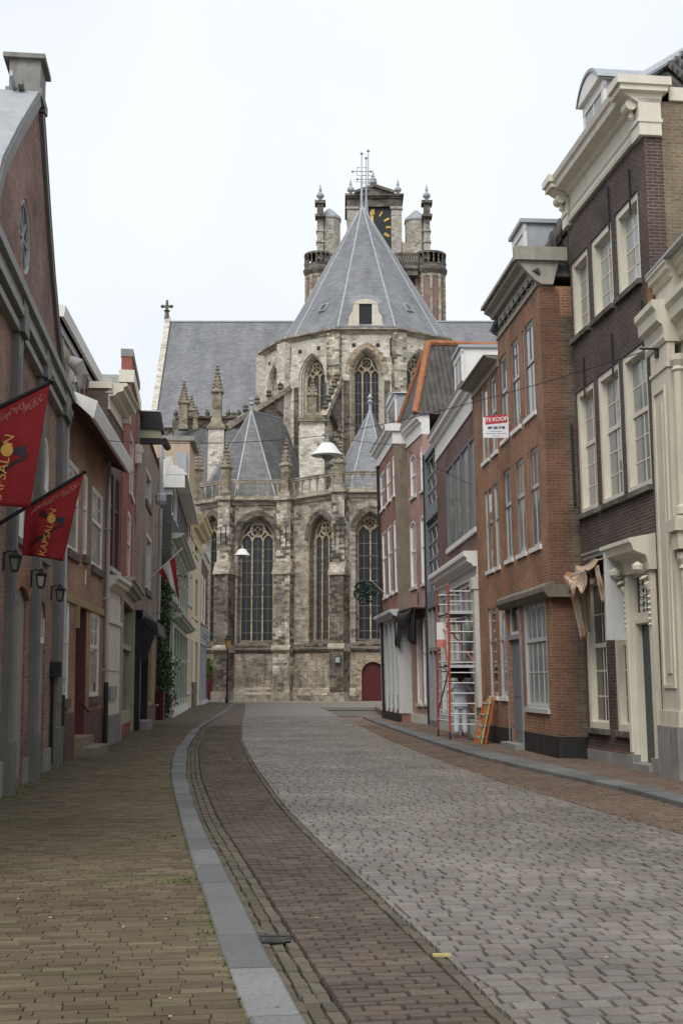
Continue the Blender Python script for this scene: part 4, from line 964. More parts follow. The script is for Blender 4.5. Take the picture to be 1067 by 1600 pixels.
# ---- black brick house with sage shop
H = House('brick_house', 'blackish brick house with a pale cornice above a sage green shop front', (-7.85, 56.0), (-9.38, 74.0), 'L', -.004, 9)
S6 = H; L = H.L
zc1 = (H.z(274, 672, .8) + H.z(292, 704, .8))/2; zc0 = (H.z(264, 708) + H.z(278, 733))/2
for a, b in ((265.5, 269.5), (272.5, 277)):
    z = H.z(270, 770); z1 = H.z(266, 737); z0 = H.z(266, 795); H.win((H.ux(a, z), H.ux(b, z), z0, z1), fm='white', pm='glass', trim=.16, deep=.1, cols=1, split=None, sill='offwhite')
zb1 = H.z(263, 820); zb0 = H.z(263, 930); zs1 = H.z(262, 953); zs0 = H.z(262, 972)
H.hole((.9, L-.8, zb0, zb1-.5)); H.hole((1.0, L-.8, .4, zs0)); H.wall(zc0, 'brick_black', rev=.3)
H.cornice(-.3, L, zc0, zc1, .7, 'white', frieze=.5)
m = H.mb(); m.box(-.03, 0, -.5, .05, zc0-.05, zc1-.9); m.box(-.3, -.03, -.6, .6, zc1-.6, zc1-.02); m.build('cornice_return', M['white'], H.root)
H.boxp(.2, 3.0, -2, -.2, zc1, zc1+.5, 'parapet_block', 'peach'); H.boxp(.1, 3.2, -2.1, -.1, zc1+.5, zc1+.75, 'parapet_cap', 'grey_stone')
def bay(a, b, c, d, n, nm):
    m = H.mb()
    for k in range(n+1): u = a+(b-a)*k/n; m.box(u-.14, u+.14, -.25, .12, c, d)
    m.box(a, b, -.25, .05, c, c+.35); m.box(a, b, -.25, .05, c+(d-c)*.6, c+(d-c)*.6+.15); o = m.build(nm, M['sage'], H.root)
    m = H.mb(); m.box(a, b, -.2, -.19, c, d); m.build('pane', M['glass_grey'], o)
bay(.9, L-.8, zb0, zb1-.5, 6, 'bay_window'); bay(1.0, L-.8, .4, zs0, 5, 'shop_front')
H.cornice(.3, L-.5, zb1-.5, zb1, .6, 'sage', name='bay_cornice', back=0); H.cornice(0, L-.2, zs0, zs1, .6, 'sage', name='shop_cornice', back=0)
m = H.mb(); m.box(0, 1.0, 0, .15, .9, zs0); m.build('pilaster', M['sage'], H.root); H.boxp(0, L, 0, .2, 0, .39, 'plinth', 'offwhite')
q0 = H.ux(281, H.z(281, 735)); m = H.mb(); m.box(q0, q0+2.6, -.2, .35, H.z(283, 762), H.z(283, 712)); m.build('white_box', M['lead_pale'], H.root)
# ---- peach house
H = House('rendered_house', 'narrow peach rendered house between the sage shop and the pale yellow house', (-9.38, 74.0), (-9.62, 78.5), 'L', 0, 9)
L = H.L
for z1, z0 in ((H.z(289, 790), H.z(289, 822)),): 
    H.win((.5, 1.7, z0, z1), fm='black', pm='glass', trim=.1, cols=1, split=None, sill='grey_stone'); H.win((2.6, 3.9, z0, z1), fm='black', pm='glass', trim=.1, cols=1, split=None, sill='grey_stone')
for z1, z0 in ((H.z(289, 880), H.z(289, 940)), (H.z(289, 990), H.z(289, 1085))):
    H.win((.6, 1.9, z0, z1), fm='offwhite', pm='glass_grey', trim=.12, cols=1, sill='grey_stone'); H.win((2.6, 3.9, z0, z1), fm='offwhite', pm='glass_grey', trim=.12, cols=1, sill='grey_stone')
zt = H.z(291, 672); H.wall(zt, 'peach'); H.boxp(-.1, L+.1, -9, .3, zt, zt+.3, 'coping', 'grey_stone')
# ---- pale yellow house
H = House('rendered_house', 'pale yellow rendered house with narrow window pairs and cream cornice', (-9.62, 78.5), (-10.15, 88.0), 'L', 0, 9)
L = H.L
zc1 = (H.z(297, 757, .8) + H.z(320, 784, .8))/2; zc0 = zc1 - 1.8
rows = ((H.z(299, 806), H.z(299, 858)), (H.z(299, 887), H.z(299, 963)), (H.z(299, 992), H.z(299, 1080)))
for z1, z0 in rows:
    for a, b in ((297.5, 301.5), (305, 309.5)):
        z = (z0+z1)/2; H.win((H.ux(a, z), H.ux(b, z), z0, z1), fm='butter2', pm='glass_pale', trim=.3, deep=.2, cols=1, split=.4, sill='grey_stone')
H.wall(zc0, 'butter', rev=.25); H.cornice(0, L, zc0, zc1, .8, 'butter2', frieze=.5)
H.boxp(1, L*.5, 0, .1, 0, 1.6, 'plinth', 'brick_umber')
# ---- last house on the left
H = House('brick_house', 'small brick house nearest the church, with white dormer box and blue grey shop front', (-10.15, 88.0), (-10.72, 97.0), 'L', 0, 9)
L = H.L
zt = H.z(315, 862); zbx = H.z(317, 828)
for a, b in ((315, 317.3), (318.5, 321)):
    z1, z0 = H.z(316, 897), H.z(316, 973); z = (z0+z1)/2; H.win((H.ux(a, z), H.ux(b, z), z0, z1), fm='white', pm='glass_grey', trim=.35, cols=1, split=.4, sill='offwhite')
zs = H.z(316, 988); H.hole((.6, L-.6, .6, zs-1.0)); H.wall(zt, 'brick_purple', rev=.3)
H.cornice(-.1, L, zs-.9, zs+.3, .32, 'lead', name='shop_cornice', back=0)
m = H.mb()
for k in range(5): u = .6+(L-1.2)*k/4; m.box(u-.2, u+.2, -.25, .06, .3, zs-1.0)
m.box(.6, L-.6, -.25, .0, .3, 1.3); sf = m.build('shop_front', M['lead_pale'], H.root); m = H.mb(); m.box(.6, L-.6, -.2, -.19, 1.3, zs-1.0); m.build('pane', M['glass_grey'], sf)
H.dormer(.4, L-.4, .25, 6, zt+.002, zbx, 'white', 'white', cols=4, win_rows=1); H.cornice(-.1, L, zt-.4, zt+.25, .28, 'white', back=.01)
H.boxp(0, L, 0, .2, 0, .29, 'plinth', 'offwhite')
# ================================================================== GROUND
ROADZ = -.07
def curve(pts, z):
    w = sorted([(p.y, p.x) for p in (at_z(px, py, z) for px, py in pts)])
    ys = [a for a, b in w]; xs = [b for a, b in w]
    ys = [0.0] + ys; xs = [xs[0] + (xs[0]-xs[1])*(ys[1]-0)/max(ys[2]-ys[1], .1)] + xs
    k0 = (xs[-1]-xs[-3])/max(ys[-1]-ys[-3], .1)
    ys.append(ys[-1]+60); xs.append(xs[-1]+k0*60)
    yy = np.linspace(0, 140, 1401); xx = np.interp(yy, ys, xs)
    for _ in range(3):
        k = np.ones(21)/21; pad = np.concatenate([xx[0] + (xx[1]-xx[0])*np.arange(-10, 0), xx, xx[-1] + (xx[-1]-xx[-2])*np.arange(1, 11)]); xx = np.convolve(pad, k, 'valid')
    return lambda y: float(np.interp(y, yy, xx))
b1 = curve([(390,1600),(354,1520),(324,1416.6),(298.6,1343),(281,1277),(265.7,1211.6),(273,1171),(298.6,1140.7),(349,1110)], 0)
b2 = curve([(478,1600),(432.7,1518),(379.6,1411.5),(334,1320),(308.7,1275),(291,1209),(293.5,1166),(314,1135.7),(357,1109)], 0)
b3 = curve([(506,1586),(440,1457),(389.7,1363),(349,1302.7),(306,1206.5),(308.7,1156),(325,1136),(362,1109.5)], ROADZ)
b4 = curve([(832,1600),(746,1518),(681,1467.5),(595,1387),(530,1331.6),(455.5,1262),(405,1196),(382,1156),(381,1130),(384.6,1115)], ROADZ)
b5 = curve([(1067,1304),(932.6,1266),(796.7,1226),(681,1185.7),(605.5,1155.5),(555,1130),(509,1112)], ROADZ)
b6 = curve([(1067,1262),(963,1233.5),(817,1203),(731,1180.7),(656,1155.5),(610.5,1139),(580,1128),(552.6,1115)], ROADZ)
b7 = curve([(1067,1242),(932.6,1212),(852,1193),(771.6,1176),(696,1155),(620.6,1135),(560,1111)], 0)
def poly_x(pts):
    ys = [p[1] for p in pts]; xs = [p[0] for p in pts]; return lambda y: float(np.interp(y, ys, xs))
bL = poly_x([(-3.6,0),(-3.85,9),(-5.6,24.4),(-6.05,31.3),(-6.2,34.2),(-6.95,40.8),(-8.1,53.8),(-9.38,74),(-9.62,78.5),(-10.15,88),(-10.72,97)])
bR = poly_x([(6.6,0),(6.0,16),(5.86,21.4),(5.23,26.2),(4.62,26.3),(3.97,34.5),(3.54,43),(3.33,47),(2.85,49.9),(2.45,50.0),(1.93,56.2),(1.6,62)])
# centre line and normals
ys = np.linspace(1.0, 100, 1000); cx = np.array([(b2(y)+b6(min(y, 60)))/2 if y < 60 else (b2(y)+b6(60)+ (b2(y)-b2(60)))/2 for y in ys])
k = np.ones(41)/41; pad = np.concatenate([cx[0]+(cx[1]-cx[0])*np.arange(-20,0), cx, cx[-1]+(cx[-1]-cx[-2])*np.arange(1,21)]); cx = np.convolve(pad, k, 'valid')
dx = np.gradient(cx, ys); ds = np.sqrt(1+dx*dx)*(ys[1]-ys[0]); S_ = np.concatenate([[0], np.cumsum(ds)[:-1]])
def frame(s):
    y = float(np.interp(s, S_, ys)); x = float(np.interp(y, ys, cx)); d = float(np.interp(y, ys, dx)); n = math.sqrt(1+d*d)
    return x, y, d/n, 1/n        # point, tangent
def tcross(b, s):
    x, y, tx, ty = frame(s); nx, ny = ty, -tx; t = 0
    for _ in range(8): t = (b(y + ny*t) - x)/nx
    return t
SY = lambda y: float(np.interp(y, ys, S_))
rng = np.random.default_rng(11)
class Pav:
    def __init__(s): s.v = []; s.f = []
    def block(s, q, z, inset, depth, tilt):
        # q: four (x,y); bevelled paver with a slightly uneven top
        c = (sum(p[0] for p in q)/4, sum(p[1] for p in q)/4); b = len(s.v); zs = z + rng.normal(0, tilt)
        for p in q: s.v.append((p[0], p[1], z-depth))
        for p in q:
            dx_, dy_ = c[0]-p[0], c[1]-p[1]; l = math.hypot(dx_, dy_) or 1
            s.v.append((p[0]+dx_/l*inset, p[1]+dy_/l*inset, zs + rng.normal(0, tilt*.6)))
        s.f += [(b+4,b+5,b+6,b+7)] + [(b+i, b+(i+1)%4, b+4+(i+1)%4, b+4+i) for i in range(4)]
    def build(s, name, mat, kind='structure'):
        me = bpy.data.meshes.new(name); me.from_pydata(s.v, [], s.f); me.materials.append(mat)
        o = bpy.data.objects.new(name, me); COL.objects.link(o); o['kind'] = kind; return o
def P2(s, t):
    x, y, tx, ty = frame(s); return (x + ty*t, y - tx*t)
def courses(pv, ba, bb, s0, s1, rowh, blen, gap, z, inset, depth, tilt, jl=.12, s_wob=.004, alt=False, skew=0.0):
    s = s0; i = 0
    while s < s1:
        rh = rowh*rng.uniform(.95, 1.05); ta = ba(s) ; tb = bb(s); t = ta; first = True
        off = (.5*blen if i % 2 else 0) if alt else rng.uniform(0, blen)
        while t < tb - .02:
            l = blen*rng.uniform(1-jl, 1+jl)
            if first: l = max(.05, l-off); first = False
            if tb - (t+l) < .05: l = tb - t
            a, b = t+gap/2, t+l-gap/2; w = rng.normal(0, s_wob, 4); k = skew
            q = [P2(s+gap/2+w[0]+k*a, a), P2(s+gap/2+w[1]+k*b, b), P2(s+rh-gap/2+w[2]+k*b, b+w[0]), P2(s+rh-gap/2+w[3]+k*a, a+w[1])]
            pv.block(q, z, inset, depth, tilt); t += l
        s += rh; i += 1
def longrows(pv, ba, widths, s0, s1, blen, gap, z, inset, depth, tilt):
    off = 0
    for w in widths:
        s = s0 + rng.uniform(0, blen)
        while s < s1:
            l = blen*rng.uniform(.85, 1.15)
            q = [P2(s+gap/2, ba(s)+off+gap/2), P2(s+gap/2, ba(s)+off+w-gap/2), P2(s+l-gap/2, ba(s+l)+off+w-gap/2), P2(s+l-gap/2, ba(s+l)+off+gap/2)]
            q = [(p[0]+rng.normal(0,.004), p[1]+rng.normal(0,.004)) for p in q]
            pv.block(q, z, inset, depth, tilt); s += l
        off += w
def cache(b, lo=0.0, hi=98.0, n=400):
    ss = np.linspace(lo, hi, n); tt = np.array([tcross(b, q) for q in ss]); return lambda s: float(np.interp(s, ss, tt))
t1, t2, t3, t4, t5, t6, t7, tL, tR = [cache(b) for b in (b1, b2, b3, b4, b5, b6, b7, bL, bR)]
P_walk = m_paver('walk_pavers', [(0, (0.086,0.064,0.041)), (.25, (0.112,0.085,0.053)), (.5, (0.134,0.105,0.064)), (.75, (0.100,0.073,0.046)), (.9, (0.158,0.131,0.080)), (1, (0.119,0.088,0.060))], moss=(.09,.095,.035), ma=.45, ms=.8)
P_walkR = m_paver('right_walk_pavers', [(0, (0.138,0.095,0.071)), (.4, (0.170,0.121,0.092)), (.7, (0.152,0.112,0.087)), (1, (0.193,0.145,0.112))], ma=.12)
P_lane = m_paver('lane_pavers', [(0, (0.079,0.061,0.050)), (.3, (0.101,0.077,0.062)), (.6, (0.118,0.092,0.072)), (.85, (0.091,0.072,0.064)), (1, (0.140,0.114,0.083))], moss=(.075,.07,.035), ma=.3)
P_laneR = m_paver('right_lane_pavers', [(0, (0.128,0.088,0.065)), (.4, (0.162,0.112,0.082)), (.7, (0.142,0.102,0.078)), (1, (0.180,0.135,0.100))], ma=.12)
P_gut = m_paver('gutter_pavers', [(0, (0.088,0.075,0.055)), (.5, (0.115,0.098,0.071)), (1, (0.134,0.116,0.088))], moss=(.06,.07,.03), ma=.35)
P_sett = m_paver('stone_setts', [(0, (0.153,0.135,0.116)), (.2, (0.189,0.167,0.145)), (.4, (0.212,0.184,0.161)), (.55, (0.171,0.142,0.128)), (.7, (0.203,0.171,0.144)), (.85, (0.178,0.164,0.150)), (1, (0.240,0.213,0.184))], moss=(.17,.16,.13), ma=.4, ms=.45, rough=.5, spec=.45, wave=.24)
M_bed = m_noise('joint_sand', (.022,.019,.014), (.05,.044,.03), 6)
M_bedmoss = m_noise('mossy_joint_sand', (.03,.03,.014), (.055,.058,.022), 3)
M_kerb = m_paver('kerb_stone', [(0, (.118,.119,.115)), (.35, (.138,.139,.135)), (.7, (.155,.156,.152)), (.9, (.172,.172,.166)), (1, (.23,.228,.22))], moss=(.085,.085,.07), ma=.35, ms=1.3, rough=.8, wave=.12)
SN = SY(48.0)
pv = Pav(); courses(pv, tL, t1, SY(4.8), SN, .082, .205, .0035, 0, .0022, .03, .0016); pv.build('pavement', P_walk)
pv = Pav(); courses(pv, t7, tR, SY(13), SN, .085, .205, .006, 0, .005, .03, .0022); pv.build('pavement', P_walkR)
pv = Pav(); longrows(pv, t2, (.085, .085, .085), SY(4.5), SN, .2, .010, ROADZ-.005, .008, .03, .004)
longrows(pv, lambda s: t4(s)-.16, (.075,), SY(4.5), SN, .21, .012, ROADZ, .008, .03, .003); pv.build('gutter', P_gut)
pv = Pav(); courses(pv, lambda s: t2(s)+.262, lambda s: t4(s)-.165, SY(4.5), SN, .088, .205, .010, ROADZ, .007, .03, .003, alt=True, jl=.04); pv.build('brick_lane', P_lane)
pv = Pav(); courses(pv, t5, t6, SY(10), SN, .088, .205, .009, ROADZ, .006, .03, .003); pv.build('brick_lane', P_laneR)
pv = Pav(); courses(pv, lambda s: t4(s)-.08, lambda s: t5(s)-.01, SY(4.5), SY(62), .155, .172, .012, ROADZ, .009, .035, .003, jl=.16, s_wob=.0035); pv.build('road', P_sett)
def strip(ba, bb, s0, s1, z, name, mat, kind='structure', ds_=.5, n=3, thick=None, side=None):
    vs = []; fs = []; k = 0; s = s0; rows = []
    while s <= s1 + 1e-6:
        a, b = ba(s), bb(s); rows.append([P2(s, a + (b-a)*i/n) for i in range(n+1)]); s += ds_
    m = MB()
    for r in range(len(rows)-1):
        for i in range(n):
            p = [rows[r][i], rows[r][i+1], rows[r+1][i+1], rows[r+1][i]]
            m.face([(q[0], q[1], z) for q in p])
    o = m.build(name, mat); o['kind'] = kind; return o
# sheets under the pavers (sand in the joints) and the far paving, laid as plain sheets
FAR = 97.5
strip(lambda s: tL(s)-.3, lambda s: t1(s)+.02, SY(3), SN+.5, -.022, 'paving_bed', M_bedmoss)
strip(lambda s: t7(s)-.02, lambda s: tR(s)+.3, SY(10), SN+.5, -.022, 'paving_bed', M_bed)
strip(lambda s: t2(s)-.02, lambda s: t6(s)+.02, SY(3), SY(62.5), ROADZ-.03, 'road_bed', m_noise('dark_joint_sand', (.012,.011,.009), (.03,.027,.02), 6))
m_far = m_noise('far_pavers', (.098,.078,.054), (.122,.099,.07), 2.5)
m_farR = m_noise('far_right_pavers', (.15,.105,.08), (.185,.135,.10), 2.5)
m_farS = m_noise('far_setts', (.16,.145,.133), (.205,.187,.172), 2.5, rough=.6)
strip(lambda s: tL(s)-.3, t1, SN, 97.5, -.004, 'pavement', m_far); strip(t7, lambda s: tR(s)+.5, SN, SY(60), -.004, 'pavement', m_farR)
strip(t2, lambda s: t4(s)-.08, SN, 97.5, ROADZ-.006, 'brick_lane', m_noise('far_lane', (.105,.08,.064), (.13,.10,.08), 2.5)); strip(t5, t6, SN, SY(60), ROADZ-.006, 'brick_lane', m_farR)
strip(lambda s: t4(s)-.08, lambda s: t5(s) if s < SY(58) else t5(SY(58)), SY(61.5), 97.5, ROADZ-.009, 'road', m_farS)
# kerbs: one stone after another
def kerb(ta, tb, s0, s1, z, nm):
    pv = MB(); s = s0
    while s < s1:
        e = min(s + rng.uniform(.9, 1.1), s1); n = 3; zz = z + rng.normal(0, .004); g = .007; la, lb = rng.normal(0, .006, 2); c = .018
        vs = []
        for i in range(n+1):
            ss = s+g+(e-s-2*g)*i/n; t0, t1_ = ta(ss)+la, tb(ss)+lb
            for t, zq in ((t0, z-.2), (t0, zz-c), (t0+c, zz), (t1_-c, zz), (t1_, zz-c), (t1_, z-.2)):
                vs.append((*P2(ss, t), zq))
        fs = [(i*6+k, i*6+k+1, i*6+k+7, i*6+k+6) for i in range(n) for k in range(5)] + [(0,1,2,3,4,5), tuple(n*6+k for k in range(6))]
        pv.mesh(vs, fs); s = e
    o = pv.build(nm, M_kerb); o['kind'] = 'structure'
kerb(t1, t2, SY(4.5), SY(92), .004, 'kerb'); kerb(t6, t7, SY(12), SY(58), .012, 'kerb')
# wide ground sheet and the crossing in front of the church
m = MB(); m.face([(-900,-300,-.34),(900,-300,-.34),(900,1500,-.34),(-900,1500,-.34)]); o = m.build('ground', m_noise('ground_earth', (.10,.09,.075), (.14,.125,.10), .3)); o['kind'] = 'structure'
m = MB(); m.box(-40, 40, 84, 99, -.3, ROADZ-.02); o = m.build('road', m_noise('crossing_paving', (.16,.145,.125), (.21,.19,.165), 1.2)); o['kind'] = 'structure'
m = MB(); m.box(-40, 40, 97.6, 130, -.3, .03); o = m.build('church_pavement', m_noise('church_paving', (.22,.20,.165), (.29,.265,.22), 1.5)); o['kind'] = 'structure'
m = MB(); m.box(2.3, 30, 57, 84, -.3, -.02); o = m.build('pavement', m_farR); o['kind'] = 'structure'
# moss and small weeds at the kerb edge
m = MB(); random.seed(21)
for (y0, off, n, r) in ((10.6, -.06, 50, .12), (13.5, -.08, 20, .12), (8.5, -.03, 10, .05), (19, -1.0, 0, 0)):
    for k in range(n):
        s = SY(y0) + random.gauss(0, .09); t = t1(s)+off-abs(random.gauss(0, r)); x, y = P2(s, t); h = random.uniform(.008, .03); a = random.uniform(0, 6.28); w = .012
        m.face([(x-w*math.cos(a), y-w*math.sin(a), 0), (x+w*math.cos(a), y+w*math.sin(a), 0), (x+random.gauss(0,.015), y+random.gauss(0,.015), h)])
for k in range(420):
    s = SY(random.uniform(5, 26)); t = t1(s)-.004-abs(random.gauss(0, .008)); x, y = P2(s, t); h = random.uniform(.006, .02); a = random.uniform(0, 6.28); w = .01
    m.face([(x-w*math.cos(a), y-w*math.sin(a), 0), (x+w*math.cos(a), y+w*math.sin(a), 0), (x+random.gauss(0,.01), y+random.gauss(0,.01), h)])
for k in range(260):
    y = random.uniform(17, 24); x = bL(y)+.05+abs(random.gauss(0, .25)); h = random.uniform(.006, .02); a = random.uniform(0, 6.28); w = .02
    m.face([(x-w*math.cos(a), y-w*math.sin(a), 0), (x+w*math.cos(a), y+w*math.sin(a), 0), (x+random.gauss(0,.01), y+random.gauss(0,.01), h)])
o = m.build('moss', m_noise('moss_green', (.05,.085,.015), (.10,.14,.03), 6)); o['kind'] = 'stuff'
# drain covers and the yellow plate
def drain(px, py, w, l, label):
    p = at_z(px, py, ROADZ); m = MB(); c = empty('drain_cover', (p.x, p.y, ROADZ+.0)); tag(c, label, 'drain cover', 'drain covers in the gutter')
    m.box(-w/2, w/2, -l/2, -l/2+.03, .0, .012); m.box(-w/2, w/2, l/2-.03, l/2, 0, .012); m.box(-w/2, -w/2+.03, -l/2, l/2, 0, .011); m.box(w/2-.03, w/2, -l/2, l/2, 0, .011); m.build('frame', M['iron'], c)
    m = MB(); m.box(-w/2+.03, w/2-.03, -l/2+.03, l/2-.03, 0, .007)
    for k in range(6): m.box(-w/2+.05, w/2-.05, -l/2+.05+k*(l-.1)/6, -l/2+.05+(k+.5)*(l-.1)/6, .007, .011)
    m.build('grate', m_noise('cast_iron_worn', (.05,.045,.042), (.09,.08,.07), 20), c)
drain(428, 1469, .22, .2, 'small iron drain cover in the gutter beside the left kerb')
p = at_z(690, 1494, ROADZ); m = MB(); m.box(p.x-.055, p.x+.055, p.y-.028, p.y+.028, ROADZ+.0, ROADZ+.012); o = m.build('road_marker', m_paint('yellow_marker', (.42,.36,.14), .7, .2, .4)); tag(o, 'small yellow marker plate between the brick lane and the grey setts', 'road marker')
m = MB(); random.seed(4)
for k in range(34):
    px, py = random.uniform(10, 1040), random.uniform(1330, 1590); p = at_z(px, py, 0)
    x = p.x
    z = .001 if x < b1(p.y) else ROADZ+.003
    if b1(p.y) < x < b2(p.y): z = .008
    a = random.uniform(0, 6.28); w = random.uniform(.008, .02); m.face([(x+w*math.cos(a), p.y+w*math.sin(a), z+.003), (x-w*.6*math.sin(a), p.y+w*.6*math.cos(a), z+.009), (x-w*math.cos(a), p.y-w*math.sin(a), z+.004), (x+w*.6*math.sin(a), p.y-w*.6*math.cos(a), z+.002)])
o = m.build('fallen_litter', m_noise('dry_leaf', (.22,.15,.07), (.42,.38,.3), 40)); o['kind'] = 'stuff'
# ================================================================== CHURCH
CH = tag(empty('church', (0, 108, 0)), 'large Gothic church with slate spire roofs, buttresses and clock tower closing the street', 'church')
OFF = (0, 108, 0)
def cb(m, name, mat, par=None, smooth=False): return m.build(name, M[mat] if isinstance(mat, str) else mat, par or CH, OFF, smooth)
class Facet:
    def __init__(s, a, b):
        s.a = Vector((a[0], a[1], 0)); s.b = Vector((b[0], b[1], 0)); s.u = (s.b-s.a).normalized(); s.L = (s.b-s.a).length; s.n = Vector((s.u.y, -s.u.x, 0))
    def T(s, u, o, z): p = s.a + s.u*u + s.n*o; return (p.x, p.y, z)
    def mb(s): return MB(s.T)
    def uz(s, px, py, o=0):
        d = ray(px, py); rhs = s.a + s.n*o - CAM; Mx = Matrix((d, -s.u, Vector((0,0,-1)))).transposed(); t, u, z = Mx.inverted() @ rhs; return u, z
def XY(px, d, py=900): p = at_y(px, py, d); return (p.x, p.y)
def gothic(Fc, h, lights, foil=True, depth=.75, inner=.82, tr='tracery', bar=.13, ring='stone_dark'):
    # h = hole; splayed jambs are made by panel(); tracery, glass and arch moulding here
    a, b, c, d, kind, rise = h; mid = (a+b)/2; f = lambda x: mid + (x-mid)*inner; drop = (1-inner)*(b-a)/2
    a2, b2_, d2 = f(a), f(b), d-drop; r2 = rise*inner; zs = d2-r2
    m = Fc.mb(); W_ = (b2_-a2)/lights; ol = outline((a2, b2_, c, d2, 'point', r2)); o = -depth+.06
    m.chain([(u, o, z) for u, z in ol], bar*1.2, .2)
    for i in range(1, lights): m.bar((a2+W_*i, o, c), (a2+W_*i, o, zs+.15*r2), bar, .18)
    for i in range(lights):
        cv = arch_curve(a2+W_*i, a2+W_*(i+1), zs-.12*r2, W_*.75, 'point', 5); m.chain([(u, o, z) for u, z in cv], bar*.85, .14)
    zc = zs + r2*.52; rr = min(W_*.62, (b2_-a2)*.24)
    if foil:
        for k in range(4):
            ca, cz = math.cos(k*math.pi/2+math.pi/4), math.sin(k*math.pi/2+math.pi/4); q = rr*.56
            m.chain([(mid+q*ca+rr*.48*math.cos(t*math.pi/5), o, zc+q*cz+rr*.48*math.sin(t*math.pi/5)) for t in range(11)], bar*.65, .12)
        m.chain([(mid+rr*1.05*math.cos(t*math.pi/8), o, zc+rr*1.05*math.sin(t*math.pi/8)) for t in range(17)], bar*.8, .14)
    for sg in (-1, 1):
        m.chain([(mid+sg*W_*.5*(lights-1), o, zs+W_*.55), (mid+sg*rr*1.0, o, zc-rr*.1)], bar*.8, .14)
        m.chain([(mid+sg*W_*.12, o, zs+W_*.3), (mid+sg*rr*.5, o, zc-rr*.95)], bar*.7, .14)
        m.chain([(mid+sg*rr*.8, o, zc+rr*.7), (mid+sg*rr*.3, o, d2-.35)], bar*.7, .14)
    w = cb(m, 'window', tr)
    m = Fc.mb(); m.prism([(u, -depth-.03, z) for u, z in ol], (0, .03, 0)); cb(m, 'pane', 'glass_church', w)
    m = Fc.mb(); z = c+1.0
    while z < zs: m.box(a2, b2_, -depth+.001, -depth+.03, z-.03, z+.03); z += 1.05
    n = lights*2
    for i in range(1, n): m.box(a2+(b2_-a2)*i/n-.02, a2+(b2_-a2)*i/n+.02, -depth+.001, -depth+.02, c, zs)
    cb(m, 'saddle_bars', 'grey_paint', w)
    m = Fc.mb(); o1 = outline((a, b, c, d, 'point', rise)); o2 = outline((a-.42, b+.42, c, d+.5, 'point', rise+.25))
    for i in range(1, len(o1)-2):
        p, q, pp, qq = o1[i], o1[i+1], o2[i], o2[i+1]
        m.mesh([(p[0],.06,p[1]),(q[0],.06,q[1]),(qq[0],.06,qq[1]),(pp[0],.06,pp[1]),(p[0],-.1,p[1]),(q[0],-.1,q[1]),(qq[0],-.05,qq[1]),(pp[0],-.05,pp[1])],[(0,1,2,3),(0,1,5,4),(2,3,7,6)])
    for k in (.25, .5):
        ik = 1-(1-inner)*k*1.3; cv = outline((mid+(a-mid)*ik, mid+(b-mid)*ik, c, d-(b-a)/2*(1-ik), 'point', rise*ik))
        m.chain([(u, -depth*k*.8, z) for u, z in cv[:-1]][0:], .12, .12)
    cb(m, 'arch_moulding', ring, w)
    m = Fc.mb(); m.prism([(a-.2, .22, c-.25), (a-.2, .22, c-.1), (a-.2, -depth, c+.35), (a-.2, -depth, c-.25)], (b-a+.4, 0, 0)); cb(m, 'sill', 'stone_dark', w)
def pinnacle(x, y, z0, z1, w, rot=0.0, mat='stone_pinnacle', finial=True, name='pinnacle'):
    m = MB(); h = z1-z0; zs = z0+h*.52; r = w/2
    def sq(rr, z): return [(x+rr*math.cos(rot+math.pi/4+k*math.pi/2)*1.414, y+rr*math.sin(rot+math.pi/4+k*math.pi/2)*1.414, z) for k in range(4)]
    def loft(secs):
        vs = [p for q in secs for p in q]; fs = []
        for i in range(len(secs)-1):
            for k in range(4): fs.append((i*4+k, i*4+(k+1)%4, i*4+4+(k+1)%4, i*4+4+k))
        fs.append((3,2,1,0)); fs.append([len(vs)-4+k for k in range(4)]); m.mesh(vs, fs)
    loft([sq(r*1.25, z0-.25), sq(r*1.25, z0), sq(r*1.03, z0+.2), sq(r, z0+.25), sq(r, zs-.1), sq(r*1.35, zs), sq(r*1.35, zs+.15), sq(r*.95, zs+.3)])
    loft([sq(r*.85, zs+.2), sq(r*.55, zs+(z1-zs)*.5), sq(r*.16, z1-.45)])
    for k in range(4):
        a = rot+k*math.pi/2; q = (x+r*1.1*math.cos(a), y+r*1.1*math.sin(a)); d = Vector((-math.sin(a), math.cos(a), 0))
        m.prism([(q[0]-d.x*r, q[1]-d.y*r, zs), (q[0]+d.x*r, q[1]+d.y*r, zs), (q[0], q[1], zs+r*2.2)], (-math.cos(a)*r*.5, -math.sin(a)*r*.5, 0))
    nk = max(2, int((z1-zs)/.45))
    for i in range(nk):
        t = (i+.5)/nk; zz = zs+.3+(z1-zs-.7)*t; rr = r*(.95-.7*t)
        for k in range(4):
            a = rot+math.pi/4+k*math.pi/2; m.lathe([(0, -.12), (.13, -.02), (.10, .1), (0, .16)], (x+rr*1.3*math.cos(a), y+rr*1.3*math.sin(a), zz), 5)
    if finial: m.lathe([(.06, -.5), (.1, -.3), (.26, -.22), (.1, -.12), (.08, 0), (.2, .08), (.06, .25), (0, .3)], (x, y, z1), 6)
    return cb(m, name, mat)
